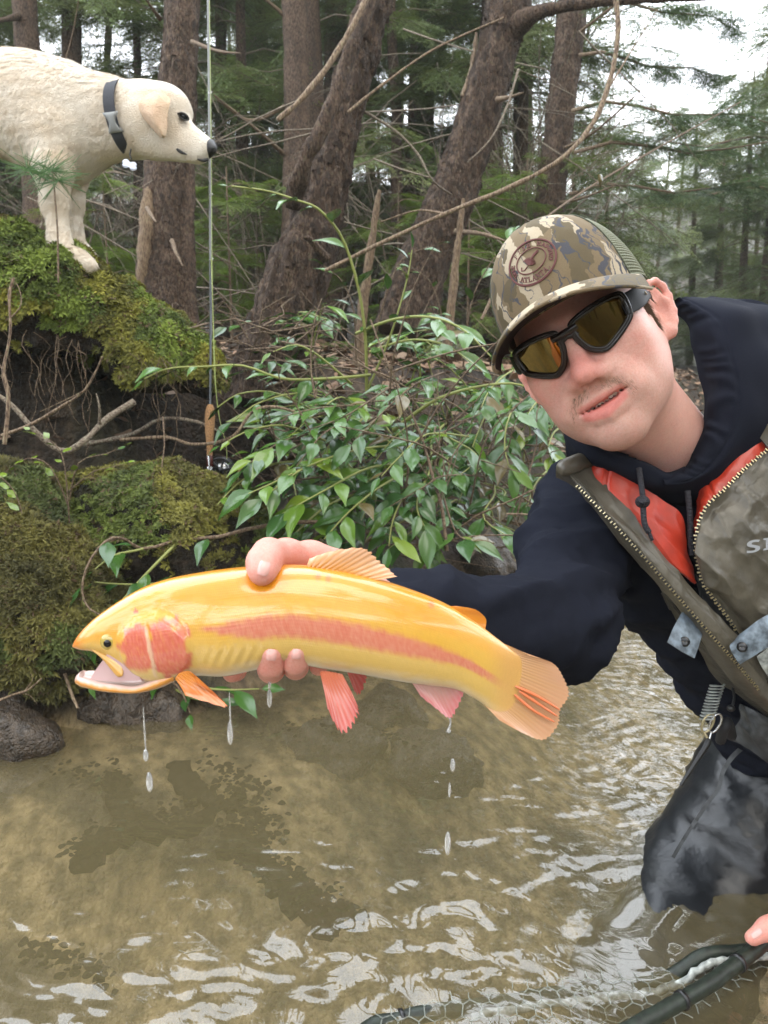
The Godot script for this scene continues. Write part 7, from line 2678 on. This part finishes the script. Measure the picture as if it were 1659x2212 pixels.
	put("hoop", mb.mesh(at), M.net_rim, o)
	mb = MB.new()
	mb.tube([W(1690, 2062) + Vector3(0, 0.03, 0), W(1760, 2030) + Vector3(0, 0.04, 0), W(1950, 1960) + Vector3(0, 0.06, 0)], [0.017, 0.018, 0.018], 16)
	put("handle", mb.mesh(at), M.net_wood, o)
	for k in 5:
		mb = MB.new()
		var i: int = [70, 92, 108, 120, 132][k]
		var d: Vector3 = (rim[i + 1] - rim[i]).normalized()
		mb.tube([rim[i] - d * 0.0025, rim[i] + d * 0.0025], [0.0112], 14)
		put("hoop_tie", mb.mesh(at), M.black_plastic, o)
	# hexagonal rubber mesh hanging from the hoop in a shallow bag
	var poly := PackedVector2Array()
	for p in rim:
		poly.append(Vector2(p.x, p.z))
	mb = MB.new()
	var seen := {}
	var cell := 0.0125
	for r in range(-40, 40):
		for q in range(-40, 40):
			var c := Vector2(at.x - 0.1 + q * cell * 1.732 + (cell * 0.866 if r % 2 else 0.0), at.z + r * cell * 1.5)
			for e in 3:
				var a0 := deg_to_rad(30.0 + 60.0 * e)
				var a1 := deg_to_rad(90.0 + 60.0 * e)
				var a := c + Vector2(cos(a0), sin(a0)) * cell
				var b := c + Vector2(cos(a1), sin(a1)) * cell
				if not Geometry2D.is_point_in_polygon(a, poly) and not Geometry2D.is_point_in_polygon(b, poly):
					continue
				mb.tube([bag(a, poly), bag((a + b) * 0.5, poly), bag(b, poly)], [0.0009], 4, Color.WHITE, false)
	put("netting", mb.mesh(at), M.net_cord, o).set_meta("kind", "stuff")
	# hem band of the netting along the hoop
	mb = MB.new()
	var band := []
	for i in range(4, 60):
		band.append(rim[i] + Vector3(0, 0.004, 0.017 + 0.004 * n1.get_noise_1d(i * 0.9)))
	mb.tube(band, [0.0045], 8, Color.WHITE, true, 0.003, n1, 60.0)
	put("net_hem", mb.mesh(at), M.pale_grey, o)
	# forceps on a coiled retractor
	o = thing("forceps", "steel forceps with black jaws hanging from a clear coil at the jacket hem", "forceps", P(1535, 1560, 1.0))
	at = o.position
	mb = MB.new()
	var coil := []
	for i in 220:
		var t := i / 219.0
		var c := P(lerpf(1550, 1526, t), lerpf(1478, 1556, t), 0.99)
		var a := t * TAU * 12.0
		coil.append(c + Vector3(cos(a) * 0.0085, sin(a) * 0.002, sin(a) * 0.0085))
	mb.tube(coil, [0.0011], 6, Color.WHITE, false)
	put("coil", mb.mesh(at), M.pale_grey, o)
	for k in [-1.0, 1.0]:
		mb = MB.new()
		var ring := []
		var c := P(1537 + 8 * k, 1562, 0.985)
		for i in 21:
			ring.append(c + Basis(Vector3.BACK, -0.35) * Vector3(cos(TAU * i / 20.0) * 0.0065, sin(TAU * i / 20.0) * 0.0135, 0.0))
		mb.tube(ring, [0.0017], 8, Color.WHITE, false)
		mb.tube([c + Vector3(-0.004, -0.012, 0), P(1531, 1600, 0.985)], [0.0018], 8)
		put("finger_ring", mb.mesh(at), M.steel if k > 0 else M.brass, o)
	mb = MB.new()
	mb.tube(spline(pts([[1532, 1596, 0.985], [1522, 1616, 0.983], [1500, 1650, 0.98], [1470, 1697, 0.975]]), 14), [0.0032, 0.0036, 0.0042, 0.0042, 0.004, 0.0038, 0.0036, 0.0034, 0.0032, 0.003, 0.0028, 0.0025, 0.0022, 0.002], 10)
	put("jaws", mb.mesh(at), M.black_plastic, o)


func bag(p: Vector2, poly: PackedVector2Array) -> Vector3:
	var d := 1e9
	for i in poly.size() - 1:
		d = minf(d, p.distance_to(Geometry2D.get_closest_point_to_segment(p, poly[i], poly[i + 1])))
	return Vector3(p.x + 0.003 * n2.get_noise_2d(p.x * 30.0, p.y * 30.0), 0.004 - 0.012 * smoothstep(0.0, 0.12, d) + 0.005 * n2.get_noise_2d(p.x * 14.0, p.y * 14.0), p.y)


# ---------------------------------------------------------------- the dog
func fur_color(p: Vector3, n: Vector3) -> Color:
	var w := n1.get_noise_3d(p.x * 12.0, p.y * 30.0, p.z * 12.0)
	var c := Color(0.70, 0.62, 0.51).lerp(Color(0.58, 0.47, 0.34), clampf(0.35 + 0.9 * w, 0, 1))
	var q := n1.get_noise_3d(p.x * 5.0 + 4.0, p.y * 5.0, p.z * 5.0)
	return c.lerp(Color(0.70, 0.65, 0.57), clampf(0.3 + 1.2 * q, 0, 1) * 0.7)


func build_dog():
	var D := 2.12
	var o := thing("dog", "wet cream Labrador type dog with dark collar looking down from the mossy ledge", "dog", P(150, 570, D))
	o.set_meta("label", "wet cream coloured dog with a dark collar looking down from the mossy ledge")
	var at := o.position
	var s := Solid.new()
	s.blend = 0.06
	# trunk, chest, rump
	s.chain(pts([[110, 255, D], [40, 235, D + 0.03], [-80, 215, D + 0.08], [-200, 200, D + 0.12]]), [0.128, 0.126, 0.112, 0.104], 0.08)
	s.egg(P(125, 290, D), Vector3(0.12, 0.14, 0.105), Basis(Vector3.BACK, 0.3), 0.07)
	s.egg(P(95, 200, D - 0.01), Vector3(0.11, 0.075, 0.085), Basis(Vector3.BACK, -0.25), 0.07)
	s.egg(P(-240, 225, D + 0.14), Vector3(0.13, 0.14, 0.11), Basis(), 0.07)
	# neck and head
	s.chain(pts([[165, 235, D], [230, 240, D - 0.02], [285, 248, D - 0.04]]), [0.102, 0.080, 0.076], 0.05)
	s.bone(P(180, 300, D), P(290, 300, D - 0.03), 0.07, 0.045, 0.06)
	var k := D - 0.06
	s.egg(P(338, 236, k), Vector3(0.083, 0.066, 0.068), Basis(Vector3.BACK, -0.35), 0.05)
	s.egg(P(318, 275, k), Vector3(0.075, 0.068, 0.066), Basis(Vector3.BACK, -0.3), 0.05)
	s.egg(P(372, 228, k), Vector3(0.052, 0.042, 0.05), Basis(Vector3.BACK, -0.6), 0.03)
	s.bone(P(372, 290, k), P(436, 324, k - 0.01), 0.046, 0.027, 0.03)
	s.bone(P(388, 276, k), P(446, 314, k - 0.01), 0.028, 0.019, 0.025)
	s.bone(P(340, 315, k), P(425, 338, k - 0.01), 0.036, 0.017, 0.03)
	s.egg(P(402, 246, k + 0.03), Vector3(0.018, 0.012, 0.02), Basis(Vector3.BACK, -0.5), 0.02)
	# legs: near fore, far fore, hind pair out of the frame
	s.chain(pts([[118, 300, D - 0.06], [116, 370, D - 0.075], [120, 440, D - 0.075], [130, 520, D - 0.075], [140, 553, D - 0.08], [172, 566, D - 0.085], [190, 573, D - 0.088]]), [0.075, 0.046, 0.033, 0.026, 0.027, 0.026, 0.020], 0.03)
	s.chain(pts([[150, 310, D + 0.07], [150, 380, D + 0.09], [152, 440, D + 0.09], [154, 500, D + 0.09], [158, 530, D + 0.09], [182, 556, D + 0.08], [196, 568, D + 0.075]]), [0.075, 0.046, 0.034, 0.028, 0.028, 0.027, 0.020], 0.03)
	for z in [-0.02, 0.2]:
		s.chain(pts([[-250, 250, D + z + 0.05], [-215, 340, D + z + 0.03], [-290, 420, D + z + 0.05], [-270, 500, D + z + 0.05], [-235, 510, D + z + 0.05]]), [0.10, 0.065, 0.036, 0.03, 0.026], 0.03)
	s.chain(pts([[-330, 180, D + 0.14], [-420, 210, D + 0.16], [-500, 270, D + 0.18]]), [0.04, 0.034, 0.015], 0.03)
	for q in [[184, 562, D - 0.098], [196, 572, D - 0.1], [198, 574, D - 0.082], [186, 577, D - 0.102], [200, 566, D + 0.06], [203, 570, D + 0.075]]:
		s.egg(PV(q), Vector3(0.018, 0.013, 0.012), Basis(Vector3.BACK, -0.4), 0.008)
	s.egg(P(398, 251, k - 0.052), Vector3(0.013, 0.008, 0.012), Basis(Vector3.BACK, -0.5), 0.012, true)
	s.bone(P(382, 322, k - 0.042), P(430, 344, k - 0.02), 0.003, 0.002, 0.006, true)
	var mb := MB.new()
	s.net(mb, 0.0085, fur_color, func(p, n):
		# wet wavy coat on the body, smooth on the face
		var body := smoothstep(P(300, 250, k).x, P(230, 250, k).x, p.x)
		var wave := n2.get_noise_3d(p.x * 14.0 + 3.0 * n1.get_noise_3d(p.x * 6.0, p.y * 6.0, p.z * 6.0), p.y * 60.0, p.z * 14.0)
		return body * (0.0013 * (1.0 - 2.5 * absf(wave)) + 0.0005 * n1.get_noise_3d(p.x * 40.0, p.y * 110.0, p.z * 40.0)))
	var body := put("body", mb.mesh(at), M.fur, o)
	# short coat standing off along the outline
	var where := []
	var tint := []
	for i in range(0, mb.ix.size(), 3):
		var a := mb.v[mb.ix[i]] + at
		var n := (mb.v[mb.ix[i + 2]] - mb.v[mb.ix[i]]).cross(mb.v[mb.ix[i + 1]] - mb.v[mb.ix[i]]).normalized()
		if a.x < P(-160, 300, D).x or a.x > P(395, 300, k).x:
			continue
		var flow := Vector3(-0.75, -0.65, 0.0)
		var d := (flow - n * flow.dot(n)).normalized()
		if not d.is_finite() or d.length() < 0.5:
			continue
		var bend := 0.35 * n1.get_noise_3d(a.x * 9.0, a.y * 9.0, a.z * 9.0)
		var f := (d + n * rnd(0.02, 0.12) + Vector3(bend + rnd(-0.12, 0.12), -bend + rnd(-0.12, 0.12), rnd(-0.12, 0.12))).normalized()
		var x := f.cross(n).normalized()
		where.append(Transform3D(Basis(x, f, x.cross(f)).scaled(Vector3.ONE * rnd(0.6, 1.1) * (0.5 if a.x > P(300, 0, k).x else 1.0)), a - at - n * 0.001))
		tint.append(fur_color(a, n) * rnd(0.95, 1.12))
	var tuft := MB.new()
	for i in 4:
		var q := Vector3((i - 1.5) * 0.0026, 0, 0.0012 * (i % 2))
		var j := tuft.v.size()
		tuft.add(q + Vector3(-0.0007, 0, 0))
		tuft.add(q + Vector3(0.0007, 0, 0))
		tuft.add(q * 0.4 + Vector3(0, 0.017, 0.0008))
		tuft.tri(j, j + 1, j + 2)
	scatter("coat", tuft.mesh(), M.fur_strand, where, tint, o)
	# ear
	mb = MB.new()
	var ez := k - 0.078
	sheet(mb, [
		[[326, 200, ez + 0.01], [345, 196, ez], [368, 212, ez + 0.005]],
		[[300, 215, ez + 0.005], [335, 215, ez - 0.026], [367, 225, ez - 0.006]],
		[[296, 232, ez + 0.008], [330, 245, ez - 0.034], [362, 250, ez - 0.008]],
		[[312, 258, ez + 0.005], [338, 268, ez - 0.030], [361, 275, ez - 0.006]],
		[[334, 282, ez], [348, 290, ez - 0.018], [358, 294, ez - 0.004]],
		[[344, 294, ez + 0.002], [350, 298, ez - 0.003], [355, 298, ez]]], 26, 34, 0.007, func(p, _t, _w): return 0.002 * n1.get_noise_3d(p.x * 40.0, p.y * 60.0, p.z * 20.0))
	for i in mb.v.size():
		var p := mb.v[i]
		var q := clampf(0.5 + 0.9 * n1.get_noise_3d(p.x * 25.0, p.y * 40.0, p.z * 25.0), 0, 1)
		mb.c[i] = Color(0.60, 0.44, 0.29).lerp(Color(0.54, 0.36, 0.24), q)
	put("ear", mb.mesh(at), M.fur, o)
	mb = MB.new()
	sheet(mb, [[[340, 196, k + 0.06], [362, 205, k + 0.07]], [[345, 230, k + 0.08], [368, 235, k + 0.085]], [[350, 265, k + 0.07], [362, 268, k + 0.07]]], 8, 12, 0.007, null, Color(0.6, 0.38, 0.2))
	put("ear", mb.mesh(at), M.fur, o)
	# eye, nose, lips
	mb = MB.new()
	mb.ball(P(397, 252, k - 0.042), Vector3(0.0125, 0.010, 0.010), Color.WHITE, 18, 12, Basis(Vector3.BACK, -0.45))
	put("eye", mb.mesh(at), M.eye_black, o)
	mb = MB.new()
	mb.tube(spline(pts([[384, 246, k - 0.047], [394, 244, k - 0.054], [404, 250, k - 0.052], [408, 258, k - 0.044]]), 14), [0.0028], 6)
	mb.tube(spline(pts([[386, 250, k - 0.048], [396, 258, k - 0.051], [407, 260, k - 0.044]]), 14), [0.0022], 6)
	put("eyelid", mb.mesh(at), M.dog_nose, o)
	s = Solid.new()
	s.blend = 0.012
	s.egg(P(453, 318, k - 0.01), Vector3(0.020, 0.021, 0.024), Basis(Vector3.BACK, -0.5))
	s.egg(P(459, 322, k - 0.025), Vector3(0.011, 0.012, 0.012))
	s.egg(P(448, 330, k - 0.01), Vector3(0.012, 0.016, 0.014))
	s.egg(P(463, 325, k - 0.036), Vector3(0.005, 0.004, 0.006), Basis(), 0.004, true)
	mb = MB.new()
	s.net(mb, 0.004)
	put("nose", mb.mesh(at), M.dog_nose, o)
	mb = MB.new()
	mb.tube(spline(pts([[382, 322, k - 0.041], [392, 329, k - 0.041], [404, 334, k - 0.0385]]), 22), [0.003, 0.0046, 0.0042, 0.003, 0.001], 7)
	mb.tube(spline(pts([[426, 344, k - 0.026], [438, 347, k - 0.024], [450, 344, k - 0.02]]), 10), [0.001, 0.0034, 0.0046, 0.004], 7)
	put("lips", mb.mesh(at), M.dog_nose, o)
	# collar with its buckle and tag
	mb = MB.new()
	var c0 := P(268, 192, D - 0.03)
	var c1 := P(283, 322, D - 0.03)
	var ax := (c1 - c0).normalized()
	var mid := (c0 + c1) * 0.5
	var fw := ax.cross(Vector3(0, 0, 1)).normalized()
	var n := 56
	var rx := (c1 - c0).length() * 0.5 + 0.014
	for q in [[-0.0145, 0.0], [0.0145, 0.0], [0.0145, 0.005], [-0.0145, 0.005]]:
		for i in n:
			var a := TAU * i / n
			mb.add(mid + ax * cos(a) * (rx + q[1]) + Vector3(0, 0, 1) * sin(a) * (0.108 + q[1]) + fw * (q[0] + 0.012 * sin(a)))
	mb.grid(0, n, 4, true)
	for i in n:
		mb.quad(i, (i + 1) % n, 3 * n + (i + 1) % n, 3 * n + i)
	var col := put("collar", mb.mesh(at), M.collar, o)
	mb = MB.new()
	for i in 25:
		for j in 9:
			var t := i / 24.0
			var x := (j - 4) / 4.0
			var a: float = acos(lerpf(0.16, 0.66, t))
			var wide := 0.0155 + 0.0045 * cos(t * TAU)
			var lift := 0.0085 * pow(maxf(1.0 - pow(x, 4), 0.0), 0.5) * pow(maxf(1.0 - pow(2.0 * t - 1.0, 6), 0.0), 0.5)
			mb.add(mid + ax * cos(a) * (rx + lift) + Vector3(0, 0, 1) * sin(a) * (0.109 + lift) + fw * (0.012 * sin(a) + x * wide))
	mb.grid(0, 9, 25)
	put("buckle", mb.mesh(at), M.buckle, col)
	mb = MB.new()
	mb.tube(pts([[283, 322, D - 0.1], [280, 334, D - 0.1], [283, 344, D - 0.1]]), [0.0022], 6)
	put("tag_ring", mb.mesh(at), M.dog_nose, col)
	mb = MB.new()
	for q in [[272, 350], [272, 357], [288, 356], [288, 363]]:
		mb.ball(P(q[0], q[1], D - 0.1), Vector3(0.0095, 0.0075, 0.002), Color.WHITE, 12, 8)
	mb.box(P(280, 356, D - 0.1), Vector3(0.013, 0.0065, 0.0018), Basis(Vector3.BACK, -0.3))
	put("tag", mb.mesh(at), M.tag, col)
